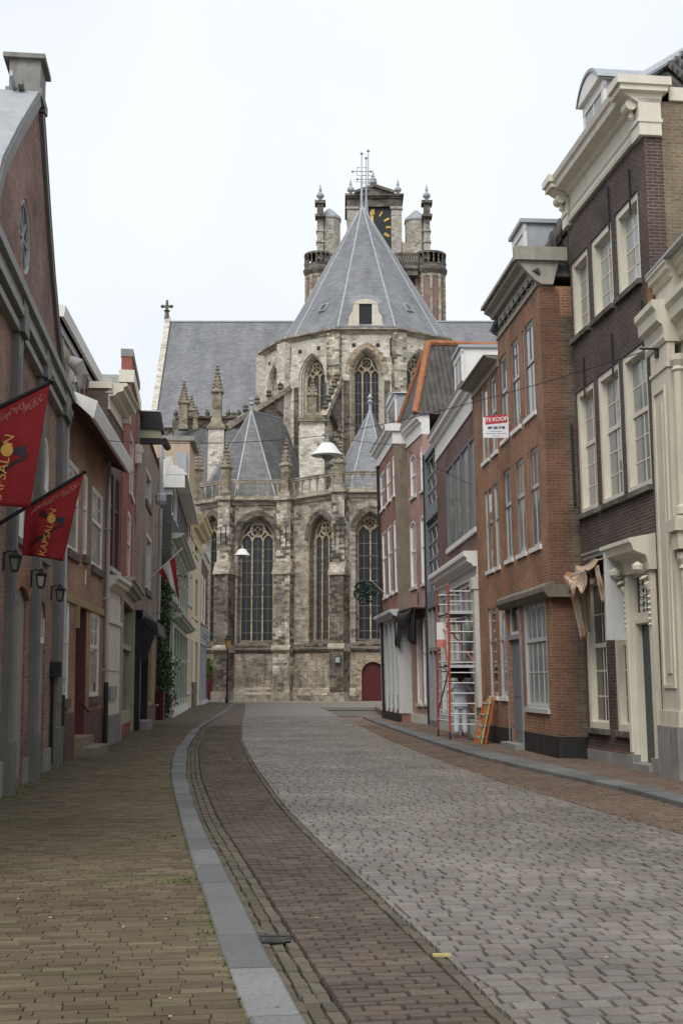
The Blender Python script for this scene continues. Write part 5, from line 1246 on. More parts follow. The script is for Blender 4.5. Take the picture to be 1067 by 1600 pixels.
# ---- ambulatory with chapels
Pp = [XY(262, 116), XY(311, 108.5), XY(355, 106), XY(449, 106), XY(534, 101.5), XY(650, 101.5), XY(730, 106)]
FC = [Facet(Pp[i], Pp[i+1]) for i in range(6)]
zw = (at_y(400, 781, 106).z + at_y(580, 770, 101.5).z)/2; zled = (at_y(400, 1013, 106).z + at_y(580, 1014, 101.5).z)/2
zrail = (at_y(400, 751, 106).z + at_y(580, 739, 101.5).z)/2
def hol(Fc, x0, x1, ytop, zb, ratio=.62):
    u0, _ = Fc.uz(x0, 900); u1, _ = Fc.uz(x1, 900); _, zt = Fc.uz((x0+x1)/2, ytop); return [u0, u1, zb, zt, 'point', (u1-u0)*ratio]
zb = zled+.45
H1 = hol(FC[1], 317, 345, 805, zb, .8); H2 = hol(FC[2], 370.5, 432.5, 806, zb, .62); H3 = hol(FC[3], 481.5, 525, 803, zb, .62); H4 = hol(FC[4], 555, 603, 799, zb, .7)
H3[1] = min(H3[1], FC[3].L-1.0); H3[5] = (H3[1]-H3[0])*.75
doorR = [FC[4].uz(565, 1060)[0], FC[4].uz(600, 1060)[0], .06, FC[4].uz(582, 1034)[1], 'round', 0]; doorR[5] = (doorR[1]-doorR[0])*.42
doorL = [FC[1].uz(322, 1060)[0], FC[1].uz(338, 1060)[0], .06, FC[1].uz(330, 1040)[1], 'round', .35]
lower = {1: [doorL], 4: [doorR]}; upper = {1: H1, 2: H2, 3: H3, 4: H4}
for i, Fc in enumerate(FC):
    m = Fc.mb(); hs = [tuple(upper[i])] if i in upper else []
    panel(m, 0, Fc.L, zled, zw, hs, 0, .75, .82 if hs else 1); cb(m, 'chapel_wall', 'stone_mid')
    m = Fc.mb(); panel(m, 0, Fc.L, 0, zled, [tuple(h) for h in lower.get(i, [])], .0, .4)
    cb(m, 'base_wall', 'church_brick')
    m = Fc.mb(); m.prism([(-.1, 0, zled-.35), (-.1, .1, zled-.3), (-.1, .28, zled-.08), (-.1, .28, zled+.02), (-.1, 0, zled+.38)], (Fc.L+.2, 0, 0)); cb(m, 'string_course', 'moulding_dark')
    m = Fc.mb(); m.prism([(-.1, 0, .0), (-.1, .35, 0), (-.1, .35, .55), (-.1, .2, .75), (-.1, .15, 1.0), (-.1, 0, 1.15)], (Fc.L+.2, 0, 0)); 
    if i not in lower: cb(m, 'plinth', 'stone_mid')
    else:
        h = lower[i][0]; m = Fc.mb()
        for ua, ub in ((-.1, h[0]-.5), (h[1]+.5, Fc.L+.1)):
            if ub > ua: m.prism([(ua, 0, .0), (ua, .35, 0), (ua, .35, .55), (ua, .2, .75), (ua, .15, 1.0), (ua, 0, 1.15)], (ub-ua, 0, 0))
        cb(m, 'plinth', 'stone_mid')
    m = Fc.mb(); m.prism([(-.15, 0, zw-.5), (-.15, .12, zw-.45), (-.15, .2, zw-.2), (-.15, .5, zw-.05), (-.15, .5, zw+.12), (-.15, -.6, zw+.3), (-.15, -.6, zw-.5)], (Fc.L+.3, 0, 0)); cb(m, 'cornice', 'stone_mid')
    # pierced balustrade
    m = Fc.mb(); n = max(3, int(round(Fc.L/.95))); zb0 = zw+.25; w_ = Fc.L/n
    m.box(0, Fc.L, .02, .24, zrail-.18, zrail); m.box(0, Fc.L, -.02, .3, zrail-.001, zrail+.1); m.box(0, Fc.L, .02, .26, zb0-.1, zb0+.15)
    for k in range(n+1): m.bar((k*w_, .13, zb0), (k*w_, .13, zrail-.15), .13, .14)
    for k in range(n):
        cv = arch_curve(k*w_, (k+1)*w_, zb0+.75, w_*.75, 'point', 4); m.chain([(u, .13, z) for u, z in cv], .1, .1)
        for sg in (-1, 1): m.bar((k*w_+w_/2, .13, zb0+.75+w_*.75), (k*w_+w_/2+sg*w_*.28, .13, zrail-.15), .07)
    cb(m, 'balustrade', 'stone_mid')
gothic(FC[1], H1, 2); gothic(FC[2], H2, 3); gothic(FC[3], H3, 3); gothic(FC[4], H4, 2)
m = MB()
m.face([(p[0], p[1], zw+.05) for p in Pp] + [(XY(730, 130)[0], 130, zw+.05), (XY(230, 130)[0], 130, zw+.05)]); cb(m, 'lead_flat', 'lead')
for Fc, d, nm in ((FC[4], doorR, 'arched red door'), (FC[1], doorL, 'small red door')):
    m = Fc.mb(); po = outline((d[0]+.01, d[1]-.01, d[2], d[3]-.01, 'round', d[5])); m.prism([(u, -.3, z) for u, z in po], (0, .08, 0))
    n = 9
    for k in range(n): m.box(d[0]+.1+(d[1]-d[0]-.2)*k/n, d[0]+.07+(d[1]-d[0]-.2)*(k+1)/n, -.22, -.205, d[2]+.1, d[3]-d[5]-.02)
    dr = cb(m, 'door', 'red_door')
    m = Fc.mb(); o1 = outline(tuple(d)); o2 = outline((d[0]-.55, d[1]+.55, d[2], d[3]+.6, 'round', d[5]+.3)); nn = len(o1)
    for i in range(1, nn-2):
        p, q, pp, qq = o1[i], o1[i+1], o2[i], o2[i+1]; e = .09 if i % 2 else .05
        m.mesh([(p[0],e,p[1]),(q[0],e,q[1]),(qq[0],e,qq[1]),(pp[0],e,pp[1]),(p[0],-.1,p[1]),(q[0],-.1,q[1]),(qq[0],-.05,qq[1]),(pp[0],-.05,pp[1])],[(0,1,2,3),(0,1,5,4),(2,3,7,6),(0,3,7,4),(1,2,6,5)])
    z = d[2]; k = 0
    while z < d[3]-d[5]-.1:
        e = .09 if k % 2 else .05; ww = .6 if k % 2 else .42
        z2 = min(z+.42, d[3]-d[5]); m.box(d[0]-ww, d[0], -.1, e, z, z2); m.box(d[1], d[1]+ww, -.1, e, z, z2); z += .44; k += 1
    cb(m, 'door_surround', 'stone_jamb', dr)
# ---- buttresses of the chapels
def buttress(i, w0, w1, d0, d1, ystep, dset, pin=(696, 715), name='buttress'):
    p = Vector((*Pp[i], 0)); n = (FC[i-1].n + FC[i].n).normalized(); u = Vector((-n.y, n.x, 0))
    T = lambda a, o, z: (p + u*a + n*o + Vector((0,0,z)))
    zs = at_y(400, ystep, p.y - d0).z
    m = MB(T); m.box(-w0/2, w0/2, -.5, d0, 0, zs); cb(m, 'buttress', dset[0])
    m = MB(T); m.box(-w1/2, w1/2, -.5, d1, zs+.5, zw+.1); b_ = cb(m, 'buttress', dset[1])
    m = MB(T); m.prism([(-w0/2-.1, d0+.15, zs), (-w0/2-.1, d0+.15, zs+.15), (-w0/2-.1, d1, zs+1.1), (-w0/2-.1, -.4, zs+1.1), (-w0/2-.1, -.4, zs)], (w0+.2, 0, 0)); m.box(-w0/2-.1, w0/2+.1, -.3, d0+.18, 0, .8)
    m.prism([(-w0/2-.12, d0, zled-.3), (-w0/2-.12, d0+.22, zled-.1), (-w0/2-.12, d0+.22, zled+.05), (-w0/2-.12, d0, zled+.35), (-w0/2-.12, -.3, zled+.35), (-w0/2-.12, -.3, zled-.3)], (w0+.24, 0, 0))
    m.box(-w1/2-.15, w1/2+.15, -.3, d1+.22, zw-.1, zw+.28); m.box(-w1/2+.14, w1/2-.14, -.2, d1-.05, zw+.28, zw+.6); cb(m, 'weathering', 'stone_mid')
    m = MB(T)
    for s_ in (-1, 1): m.bar((s_*w1*.2, d1+.03, zs+2.5), (s_*w1*.2, d1+.03, zs+4.2), .07, .05)
    cb(m, 'wall_anchor', 'iron')
    q = T(0, d1*.45, 0); zt = at_y(400, pin[0], q[1]).z
    pinnacle(q[0], q[1], zw+.6, zt, .68, math.atan2(n.y, n.x))
buttress(1, 1.0, .9, .9, .6, 900, ('stone_dark', 'stone_blotch')); buttress(2, 1.35, 1.15, 1.1, .8, 897, ('stone_dark', 'stone_blotch')); buttress(3, 1.55, 1.35, 1.2, .9, 897, ('stone_blotch', 'stone_blotch'), (690, 715)); buttress(4, 1.25, 1.15, 1.2, .9, 898, ('stone_dark', 'stone_blotch'), (694, 715)); buttress(5, 1.3, 1.1, 1.2, .9, 898, ('stone_dark', 'stone_blotch'))
# ---- chapel roofs
def lead_hips(name, pairs, par, w=.13):
    m = MB()
    for a, b in pairs: m.bar(a, b, w, .1)
    return cb(m, name, 'lead_pale', par)
def P3(px, py, d): p = at_y(px, py, d); return (p.x, p.y, p.z)
zr = zw+.2
B = [(XY(292, 115)[0], 115, zr), (XY(308, 110, 750)[0], 110, zr), (XY(366, 107, 750)[0], 107, zr), (XY(432, 107, 750)[0], 107, zr), (XY(492, 113, 750)[0], 113, zr)]
ap = P3(393, 641, 112.5); rg = P3(444, 656, 117)
m = MB(); m.face([B[0], B[1], ap]); m.face([B[1], B[2], ap]); m.face([B[2], B[3], ap]); m.face([B[3], B[4], rg, ap]); m.face([B[0], ap, rg, (B[0][0], 118, zr)]); m.face(B)
r = cb(m, 'chapel_roof', 'slate_dark'); lead_hips('lead_hip', [(B[1], ap), (B[2], ap), (B[3], ap), (ap, rg)], r)
m = MB(); m.lathe([(.12, -.3), (.12, .4), (.28, .6), (.12, .8), (.25, 1.0), (0, 1.3)], ap, 8); m.lathe([(.1, -.3), (.1, .3), (.2, .5), (0, .9)], rg, 8); cb(m, 'roof_finial', 'lead', r)
B = [(XY(500, 110)[0], 110, zr), (XY(508, 106, 745)[0], 106, zr), (XY(546, 102.6, 745)[0], 102.6, zr), (XY(606, 102.6, 745)[0], 102.6, zr), (XY(660, 108, 745)[0], 108, zr)]
ap = P3(578, 640, 107); rg = (ap[0]+1.5, 116, ap[2]-.4)
m = MB(); m.face([B[0], B[1], ap]); m.face([B[1], B[2], ap]); m.face([B[2], B[3], ap]); m.face([B[3], B[4], rg, ap]); m.face([B[0], ap, rg, (B[0][0], 117, zr)]); m.face(B)
r = cb(m, 'chapel_roof', 'slate'); lead_hips('lead_hip', [(B[1], ap), (B[2], ap), (B[3], ap), (ap, rg)], r)
m = MB(); m.lathe([(.12, -.3), (.12, .5), (.3, .7), (.12, .9), (.25, 1.1), (0, 1.5)], ap, 8); cb(m, 'roof_finial', 'lead', r)
# ---- choir (upper walls)
D0 = 114.0
c2, c3 = XY(523, D0, 560), XY(622, D0, 560); w_ = c3[0]-c2[0]; xm = (c2[0]+c3[0])/2
e1 = (w_*.80, w_*.56); e2 = (w_*.42, w_*.80)
C = [(xm-w_/2-e1[0]-e2[0]-.6, D0+40), (xm-w_/2-e1[0]-e2[0], D0+e1[1]+e2[1]), (xm-w_/2-e1[0], D0+e1[1]), c2, c3, (xm+w_/2+e1[0], D0+e1[1]), (xm+w_/2+e1[0]+e2[0], D0+e1[1]+e2[1]), (xm+w_/2+e1[0]+e2[0]+.6, D0+40)]
CF = [Facet(C[i], C[i+1]) for i in range(7)]
ze = at_y(572, 516, D0).z; zlow = zw-1
def ch(Fc, x0, x1, ytop, y=590, ratio=.8, lo=None):
    u0, _ = Fc.uz(x0, y); u1, _ = Fc.uz(x1, y); _, zt = Fc.uz((x0+x1)/2, ytop); return [u0, u1, lo or zw+4.5, zt, 'point', (u1-u0)*ratio]
HC = ch(CF[3], 546, 600, 543); HLw = ch(CF[2], 467, 508, 552); HRw = ch(CF[4], 634, 676, 545)
cu = CF[1].L/2; HS = [cu-1.5, cu+1.35, zw+6, ze-1.9, 'point', 2.4]; HS2 = [cu-1.4, cu+1.4, zw+6, ze-1.9, 'point', 2.4]
holes = {3: HC, 2: HLw, 4: HRw, 1: HS, 5: HS2}
HRw[1] = min(HRw[1], CF[4].L-.8)
for i, Fc in enumerate(CF):
    m = Fc.mb(); hs = [tuple(holes[i])] if i in holes else []
    panel(m, 0, Fc.L, zlow, ze, hs, 0, .9, .74 if hs else 1)
    cb(m, 'choir_wall', 'stone_pale')
    m = Fc.mb(); m.prism([(-.3, 0, ze-.4), (-.3, .1, ze-.38), (-.3, .2, ze-.15), (-.3, .5, ze-.02), (-.3, .5, ze+.14), (-.3, -.8, ze+.3), (-.3, -.8, ze-.4)], (Fc.L+.6, 0, 0)); cb(m, 'cornice', 'stone_mid')
    m = Fc.mb()
    for k in (.3, .68): m.box(Fc.L*k-.18, Fc.L*k+.18, .0, .04, ze-1.65, ze-1.3)
    for k in (.1, .88): m.bar((Fc.L*k, .04, ze-.8), (Fc.L*k, .04, ze-2.6), .12, .06)
    cb(m, 'putlog_hole', 'black')
gothic(CF[3], HC, 3, inner=.74, depth=.9, ring='stone_jamb', bar=.16); gothic(CF[2], HLw, 3, inner=.74, depth=.9, ring='stone_pale', bar=.16); gothic(CF[4], HRw, 3, inner=.74, depth=.9, ring='stone_pale', bar=.16); gothic(CF[1], HS, 2, inner=.74, depth=.9, ring='stone_pale', bar=.16)
for i in range(1, 7):
    p = Vector((*C[i], 0)); n = (CF[i-1].n + CF[i].n).normalized(); u = Vector((-n.y, n.x, 0)); T = lambda a, o, z, p=p, u=u, n=n: (p + u*a + n*o + Vector((0,0,z)))
    m = MB(T); m.box(-.62, .62, -.3, .6, zlow, ze-.42);  m.box(-.75, .75, -.3, .9, zlow, ze-9.5); cb(m, 'choir_buttress', 'stone_blotch' if i in (3, 4) else 'stone_pale')
# dark lower reveals beside the choir windows
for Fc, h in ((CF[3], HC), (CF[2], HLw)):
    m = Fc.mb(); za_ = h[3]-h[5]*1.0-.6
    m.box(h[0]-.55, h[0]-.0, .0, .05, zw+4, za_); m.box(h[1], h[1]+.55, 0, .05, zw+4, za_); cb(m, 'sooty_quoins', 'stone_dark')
# ---- choir roof
apx = P3(566, 322, D0+14); zr0 = ze+.25
rb = [(C[1][0]+1.0, D0+40, zr0), (XY(437, C[1][1]-1.2, 520)[0], C[1][1]-1.2, zr0), (XY(461, D0+e1[1]+.2, 520)[0], D0+e1[1]-.35, zr0), (c2[0]+.3, D0-.35, zr0), (c3[0]-.3, D0-.35, zr0), (XY(683, D0+e1[1]+.2, 520)[0], D0+e1[1]-.35, zr0), (XY(707, C[1][1]-1.2, 520)[0], C[1][1]-1.2, zr0), (C[6][0]-1.0, D0+40, zr0)]
back = (apx[0]+.5, D0+40, apx[2]-.2)
m = MB()
for i in range(1, 6): m.face([rb[i], rb[i+1], apx])
m.face([rb[0], rb[1], apx, back]); m.face([rb[6], rb[7], back, apx]); m.face([rb[7], rb[0], back]); m.face(rb)
RF = cb(m, 'choir_roof', 'slate'); lead_hips('lead_hip', [(rb[i], apx) for i in range(1, 7)], RF, .16)
m = MB(); m.face([(C[i][0], C[i][1], ze+.18) for i in range(8)]); cb(m, 'lead_gutter', 'lead', RF)
# dormer with shaped gable
Fr = Facet((c2[0], D0-.3), (c3[0], D0-.3)); uM = Fr.uz(571, 490)[0]
def frz(py, o=0): return Fr.uz(571, py, o)[1]
z0, z1 = ze+.35, frz(463); hw = .95
m = Fr.mb(); m.box(uM-hw, uM+hw, -4.5, -.3, z0, z1-.35); DM = cb(m, 'dormer', 'slate_dark')
m = Fr.mb()
for sg in (-1, 1):
    m.prism([(uM+sg*.62, -.3, z0), (uM+sg*1.75, -.3, z0), (uM+sg*1.6, -.3, z0+.5), (uM+sg*1.62, -.3, z0+.9), (uM+sg*1.25, -.3, z0+1.5), (uM+sg*1.15, -.3, z0+2.1), (uM+sg*1.3, -.3, z1-.7), (uM+sg*.62, -.3, z1-.7)], (0, .22, 0))
cv = arch_curve(uM-1.35, uM+1.35, z1-.72, .62, 'seg'); m.prism([(u, -.3, z) for u, z in cv], (0, .26, 0))
cb(m, 'dormer_gable', 'cream_stone', DM)
m = Fr.mb(); m.box(uM-.61, uM+.61, -.28, -.22, z0, z1-.72); cb(m, 'pane', 'glass_church', DM)
m = Fr.mb(); cv = arch_curve(uM-1.5, uM+1.5, z1-.6, .62, 'seg'); m.chain([(u, -.1, z) for u, z in cv], .16, .4); cb(m, 'dormer_coping', 'lead', DM)
def skylight(px, py, i):
    a, b, c = Vector(rb[i]), Vector(rb[i+1]), Vector(apx); n = (b-a).cross(c-a).normalized(); n = n if n.y < 0 else -n
    d = ray(px, py); t = (a-CAM).dot(n)/d.dot(n); p = CAM + d*t; x = (b-a).normalized(); y = n.cross(x); y = y if y.z > 0 else -y
    m = MB(lambda q, o, r: p + x*q + y*r + n*o); m.box(-.42, .42, -.05, .2, -.55, .55); s = cb(m, 'skylight', 'lead_pale')
    m = MB(lambda q, o, r: p + x*q + y*r + n*o); m.box(-.3, .3, .2, .22, -.43, .43)
    m.build('pane', M['glass'], s, OFF)
skylight(506.5, 482, 2); skylight(636.5, 482, 4)
# metal crosses on the apex
m = MB()
for (px, y0, yt, ya, hw_) in ((565, 330, 240, 268, .5), (572, 330, 247, 280, .42)):
    d = apx[1] + (0 if px == 565 else 2.2); a = at_y(px, y0, d); b = at_y(px, yt, d); c = at_y(px, ya, d)
    m.tube([(a.x, a.y, a.z-.5), (a.x, a.y, a.z+.9), (a.x, a.y, c.z-.4)], [.3, .16, .08], 8); m.tube([(a.x, a.y, c.z-.6), b], .05, 6)
    m.bar((c.x-1.0, c.y, c.z), (c.x+1.0, c.y, c.z), .08); m.bar((c.x-.7, c.y, c.z-1.2), (c.x+.7, c.y, c.z-1.2), .06)
    for s_ in (-1, 1):
        m.lathe([(0, -.2), (.16, 0), (0, .2)], (c.x+s_*1.0, c.y, c.z), 6); m.chain([(c.x+s_*.15, c.y, c.z+.5), (c.x+s_*.55, c.y, c.z+.45), (c.x+s_*.5, c.y, c.z+.05)], .06)
        m.chain([(c.x+s_*.15, c.y, c.z-.5), (c.x+s_*.55, c.y, c.z-.45), (c.x+s_*.5, c.y, c.z-.05)], .06)
    m.lathe([(0, -.25), (.2, 0), (0, .25)], b, 8)
cb(m, 'roof_cross', 'lead', RF)
# ---- flying buttress piers and fliers
def pier(px, ybot, ytop, d, w, ypin, pw, sl=0):
    a = at_y(px, ytop, d); zt = a.z; m = MB(); m.box(a.x-w/2, a.x+w/2, d-w*.4, d+w*.4, zw-.5, zt)
    cb(m, 'pier', 'stone_pale')
    m = MB(); m.prism([(a.x-w/2-.15, d-w*.5, zt), (a.x+w/2+.15, d-w*.5, zt), (a.x+w/2+.1, d-w*.5, zt+.25), (a.x, d-w*.5, zt+1.25), (a.x-w/2-.1, d-w*.5, zt+.25)], (0, w, 0))
    m.prism([(a.x-w/2-.0, d-w*.42, zw-.4), (a.x-w/2-.9, d-w*.42, zw-.4), (a.x-w/2, d-w*.42, zw+2.6)], (0, w*.8, 0)) if sl else None
    cb(m, 'pier_cap', 'stone_pinnacle')
    pinnacle(a.x, d, zt+.9, at_y(px, ypin, d).z, pw, .0)
pier(488, 745, 662, 110.6, 2.3, 594, .75, 1); pier(339, 730, 672, 114, 1.5, 574, .85)
def flier(a, b, w=.75):
    a, b = Vector(a), Vector(b); m = MB(); m.bar(a, b, w, .5); r = cb(m, 'flying_buttress', 'stone_mid')
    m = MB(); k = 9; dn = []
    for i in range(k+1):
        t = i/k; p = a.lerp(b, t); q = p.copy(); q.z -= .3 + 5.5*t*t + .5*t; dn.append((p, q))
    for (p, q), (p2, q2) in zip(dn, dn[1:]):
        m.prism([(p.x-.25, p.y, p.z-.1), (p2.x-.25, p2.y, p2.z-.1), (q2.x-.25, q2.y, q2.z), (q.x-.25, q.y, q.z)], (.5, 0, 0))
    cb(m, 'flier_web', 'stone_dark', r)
    m = MB()
    for i in range(5):
        p = a.lerp(b, (i+.6)/5.4); m.lathe([(.08, .1), (.12, .3), (.34, .5), (.2, .75), (.3, .9), (0, 1.2)], (p.x, p.y, p.z), 6)
    cb(m, 'crocket', 'moulding_dark', r)
flier(P3(506, 652, 110.4), P3(530, 592, D0-.4)); flier(P3(354, 668, 113.5), P3(452, 606, D0+e1[1]-.3)); 
m = MB(); a = P3(519, 688, D0-.45)
cv = arch_curve(-.9, .9, 0, 1.6, 'point'); m.chain([(a[0]+u, a[1], a[2]+z) for u, z in cv], .25, .3); m.chain([(a[0]-.9, a[1], a[2]), (a[0]-.9, a[1], a[2]-3)], .22); m.chain([(a[0]+.9, a[1], a[2]), (a[0]+.9, a[1], a[2]-3)], .22); m.bar((a[0], a[1], a[2]-3), (a[0], a[1], a[2]+1.2), .15); cb(m, 'blind_arch', 'tracery')
q = P3(287, 660, 122); pinnacle(q[0], 122, at_y(287, 668, 122).z, at_y(287, 598, 122).z, .85); q = P3(299, 660, 125); pinnacle(q[0], 125, at_y(299, 668, 125).z, at_y(299, 620, 125).z, .7); q = P3(306, 660, 121); pinnacle(q[0], 121, at_y(306, 668, 121).z, at_y(306, 638, 121).z, .45)
# ---- aisle roof and transept
za_, zb_ = at_y(310, 668, 124).z, zw+.3
m = MB(); x0, x1 = XY(270, 124)[0], XY(470, 124)[0]; m.prism([(x0, 124, za_), (x0, 113, zb_), (x0, 124, zb_)], (x1-x0, 0, 0)); cb(m, 'aisle_roof', 'slate_dark')
m = MB(); m.box(x0-.3, x1, 123.8, 124.4, zb_, za_+.9); cb(m, 'aisle_parapet', 'stone_dark')
m = MB(); m.box(x0, x1, 123.6, 124.6, za_+.9, za_+1.15)
for k in range(12): m.lathe([(.15, 0), (.3, .4), (.1, .8)], (x0+(x1-x0)*k/12, 124, za_+1.1), 5)
cb(m, 'parapet_cresting', 'moulding_dark')
TY = 152.0; zrg = at_y(300, 503, TY).z; YE = 141.0; zev = at_y(300, 668, YE).z; xl = XY(262, TY, 505)[0]; xr = XY(860, TY, 505)[0]
m = MB(); m.prism([(xl+.3, YE, zev), (xl+.3, TY, zrg), (xl+.3, 2*TY-YE, zev)], (xr-xl-.6, 0, 0)); TR = cb(m, 'transept_roof', 'slate')
m = MB(); m.box(xl+.5, xr-.5, YE+.6, 2*TY-YE-.6, 0, zev); cb(m, 'transept_wall', 'stone_mid')
m = MB(); m.prism([(xl-.15, YE-.3, zev-.6), (xl-.15, TY, zrg+.4), (xl-.15, 2*TY-YE+.3, zev-.6)], (.45, 0, 0)); m.box(xl-.15, xl+.3, YE-.3, 2*TY-YE+.3, 0, zev-.6)
m.bar((xl+.05, YE-.5, zev-.5), (xl+.05, TY, zrg+.5), .7, .3); cb(m, 'transept_gable', 'stone_pale')
m = MB(); c = P3(264.5, 480, TY); xg = xl-.1; m.lathe([(.35, -1.6), (.25, -.6), (.45, -.5), (.2, -.3), (.16, .9), (0, 1.0)], (xg, TY, c[2]), 8); m.bar((xg-.6, TY, c[2]+.1), (xg+.6, TY, c[2]+.1), .28)
for s_ in (-1, 1): m.lathe([(0, -.3), (.26, 0), (0, .3)], (xg+s_*.6, TY, c[2]+.1), 6)
cb(m, 'gable_cross', 'moulding_dark')
m = MB(); m.bar((xl, TY, zrg+.03), (xr, TY, zrg+.03), .3, .2); cb(m, 'lead_ridge', 'lead', TR)
# ---- tower
TD = 185.0
def tp(px, py, d=TD): p = at_y(px, py, d); return p.x, p.z
xL, _ = tp(543, 350); xR, _ = tp(627, 350); xc = (xL+xR)/2; _, zg = tp(586, 410); _, ztop = tp(586, 304); hw = (xR-xL)/2
m = MB(); m.box(xc-7.5, xc+7.5, TD+1.6, TD+17, 0, zg-1.2); TW = cb(m, 'tower', 'tower_brick')
m = MB(); m.box(xL, xR, TD+.8, TD+.8+2*hw, zg-1.5, ztop-.2); cb(m, 'clock_stage', 'moulding_dark', TW)
m = MB()
for x0, x1 in ((xL-.1, xL+1.7), (xR-1.6, xR+.1)):
    m.box(x0, x1, TD+.3, TD+.9, zg-1.5, ztop-2.3); m.box(x0-.15, x1+.15, TD+.1, TD+.9, ztop-2.3, ztop-1.9); m.box(x0-.3, x1+.3, TD+.05, TD+.9, zg-.5, zg+.6)
cb(m, 'clock_pilaster', 'stone_tower', TW)
m = MB(); m.box(xL-.2, xR+.2, TD-.1, TD+2*hw+1.2, ztop-.6, ztop-.3); m.box(xL-.4, xR+.4, TD-.4, TD+2*hw+1.4, ztop-.3, ztop+.05); m.box(xL-.1, xR+.1, TD+.2, TD+2*hw, ztop-1.9, ztop-.6)
_, zpe = tp(586, 293); m.prism([(xc-hw*.72, TD-.3, ztop+.1), (xc+hw*.72, TD-.3, ztop+.1), (xc, TD-.3, zpe)], (0, 2*hw, 0)); m.bar((xc-hw*.75, TD-.45, ztop+.2), (xc, TD-.45, zpe+.15), .5, .45); m.bar((xc+hw*.75, TD-.45, ztop+.2), (xc, TD-.45, zpe+.15), .5, .45)
cb(m, 'pediment', 'moulding_dark', TW)
def urn(x, y, z, s):
    return [(x, y, z), [(.5*s, 0), (.5*s, .2*s), (.2*s, .35*s), (.25*s, .5*s), (.62*s, .9*s), (.62*s, 1.25*s), (.3*s, 1.6*s), (.18*s, 1.8*s), (.26*s, 2.0*s), (.06*s, 2.9*s), (0, 3.1*s)]]
m = MB()
for x, z, s in ((xL+.5, ztop+.05, .92), (xR-.5, ztop+.05, .92), (xc-.2, zpe, 1.05)): c, pr = urn(x, TD+.6, z, s); m.lathe(pr, c, 10)
cb(m, 'urn_finial', 'lead', TW)
# clock
ccx, ccz = tp(582.5, 353); cr = 2.2*1.22
m = MB(); m.box(ccx-3.2, xR-1.7, TD+.62, TD+.8, ccz-3.6, ztop-1.92); CK = cb(m, 'clock_face', 'black', TW)
m = MB()
for k in range(12):
    a = k*math.pi/6; sx, cz_ = math.sin(a), math.cos(a); wd = [.62,.2,.3,.42,.55,.42,.5,.6,.62,.45,.4,.5][k]
    p0 = Vector((ccx+sx*cr*.78, TD+.58, ccz+cz_*cr*.78)); p1 = Vector((ccx+sx*cr*1.12, TD+.58, ccz+cz_*cr*1.12))
    if wd < .35: m.bar(p0, p1, wd, .06, (0,1,0))
    else:
        n = 3 if wd > .5 else 2; sd = Vector((cz_, 0, -sx))
        for j in range(n): o_ = (j-(n-1)/2)*wd/(n-.2)*.85; m.bar(p0+sd*o_, p1+sd*o_, wd/n*.62, .06, (0,1,0))
m.bar((ccx, TD+.55, ccz), (ccx-.1, TD+.55, ccz+cr*.72), .34, .06, (0,1,0)); m.bar((ccx, TD+.5, ccz), (ccx-.35, TD+.5, ccz+cr*.95), .2, .06, (0,1,0)); m.bar((ccx-.6, TD+.56, ccz), (ccx+.55, TD+.56, ccz), .22, .06, (0,1,0))
cb(m, 'clock_numerals', 'gold', TW)
m = MB(); a = tp(576, 300); b = tp(576, 219); m.tube([(a[0], TD+4, a[1]-2), (b[0], TD+4, b[1])], [.12, .07], 6); m.lathe([(0, -.3), (.3, 0), (0, .3)], (b[0], TD+4, b[1]), 8); cb(m, 'flagpole', 'lead', TW)
for (x0, x1, yt, yb, fx, ft, fm_) in ((495.5, 533, 338, 395, 500.5, 297, -1), (632.5, 670, 341, 395, 666, 298, 1)):
    a, zt = tp(x0, yt); b, zb0 = tp(x1, yb); cxx = (a+b)/2; r = (b-a)/2
    m = MB(); m.lathe([(r*1.0, zb0-2), (r*1.0, zt), (r*.95, zt+.1)], (cxx, TD+2.0, 0), 8, .39); cb(m, 'turret', 'stone_tower', TW)
    m = MB(); m.lathe([(r*1.08, zt), (r*1.05, zt+.35), (.3, zt+2.0), (0, zt+2.1)], (cxx, TD+2.0, 0), 8, .39); cb(m, 'turret_cap', 'lead_pale', TW)
    f, zf = tp(fx, ft); _, zs = tp(fx, 318); m = MB(); m.box(f-.5, f+.5, TD-.2, TD+1.4, zb0-1, zs-2.2)
    for zq in (.3, .62): m.box(f-.65, f+.65, TD-.35, TD+1.4, zb0+(zs-2.6-zb0)*zq, zb0+(zs-2.6-zb0)*zq+.25)
    cb(m, 'turret_pier', 'stone_tower', TW)
    m = MB(); m.box(f-.5, f+.5, TD-1.0, TD+.4, zs-2.2, zs-.4); m.box(f-.85, f+.85, TD-1.3, TD+.7, zs-.4, zs+.1); m.box(f-.8, f+.8, TD-1.3, TD+.7, zs-2.6, zs-2.2); cb(m, 'turret_pier_cap', 'moulding_dark', TW)
    m = MB(); c, pr = urn(f, TD-.3, zs+.1, .98); m.lathe(pr, c, 10); cb(m, 'urn_finial', 'lead', TW)
m = MB(); x0, z0 = tp(530, 388); x1, z1 = tp(545, 372); 
for sg, xa, xb in ((-1, tp(505, 400)[0], xL), (1, tp(665, 400)[0], xR)):
    m.prism([(xa, TD+.3, zg-.6), (xb, TD+.3, zg-.6), (xb, TD+.3, zg+3.6), (xb+sg*.8, TD+.3, zg+3.2)], (0, 1.6, 0))
cb(m, 'scroll_wall', 'stone_mid', TW)
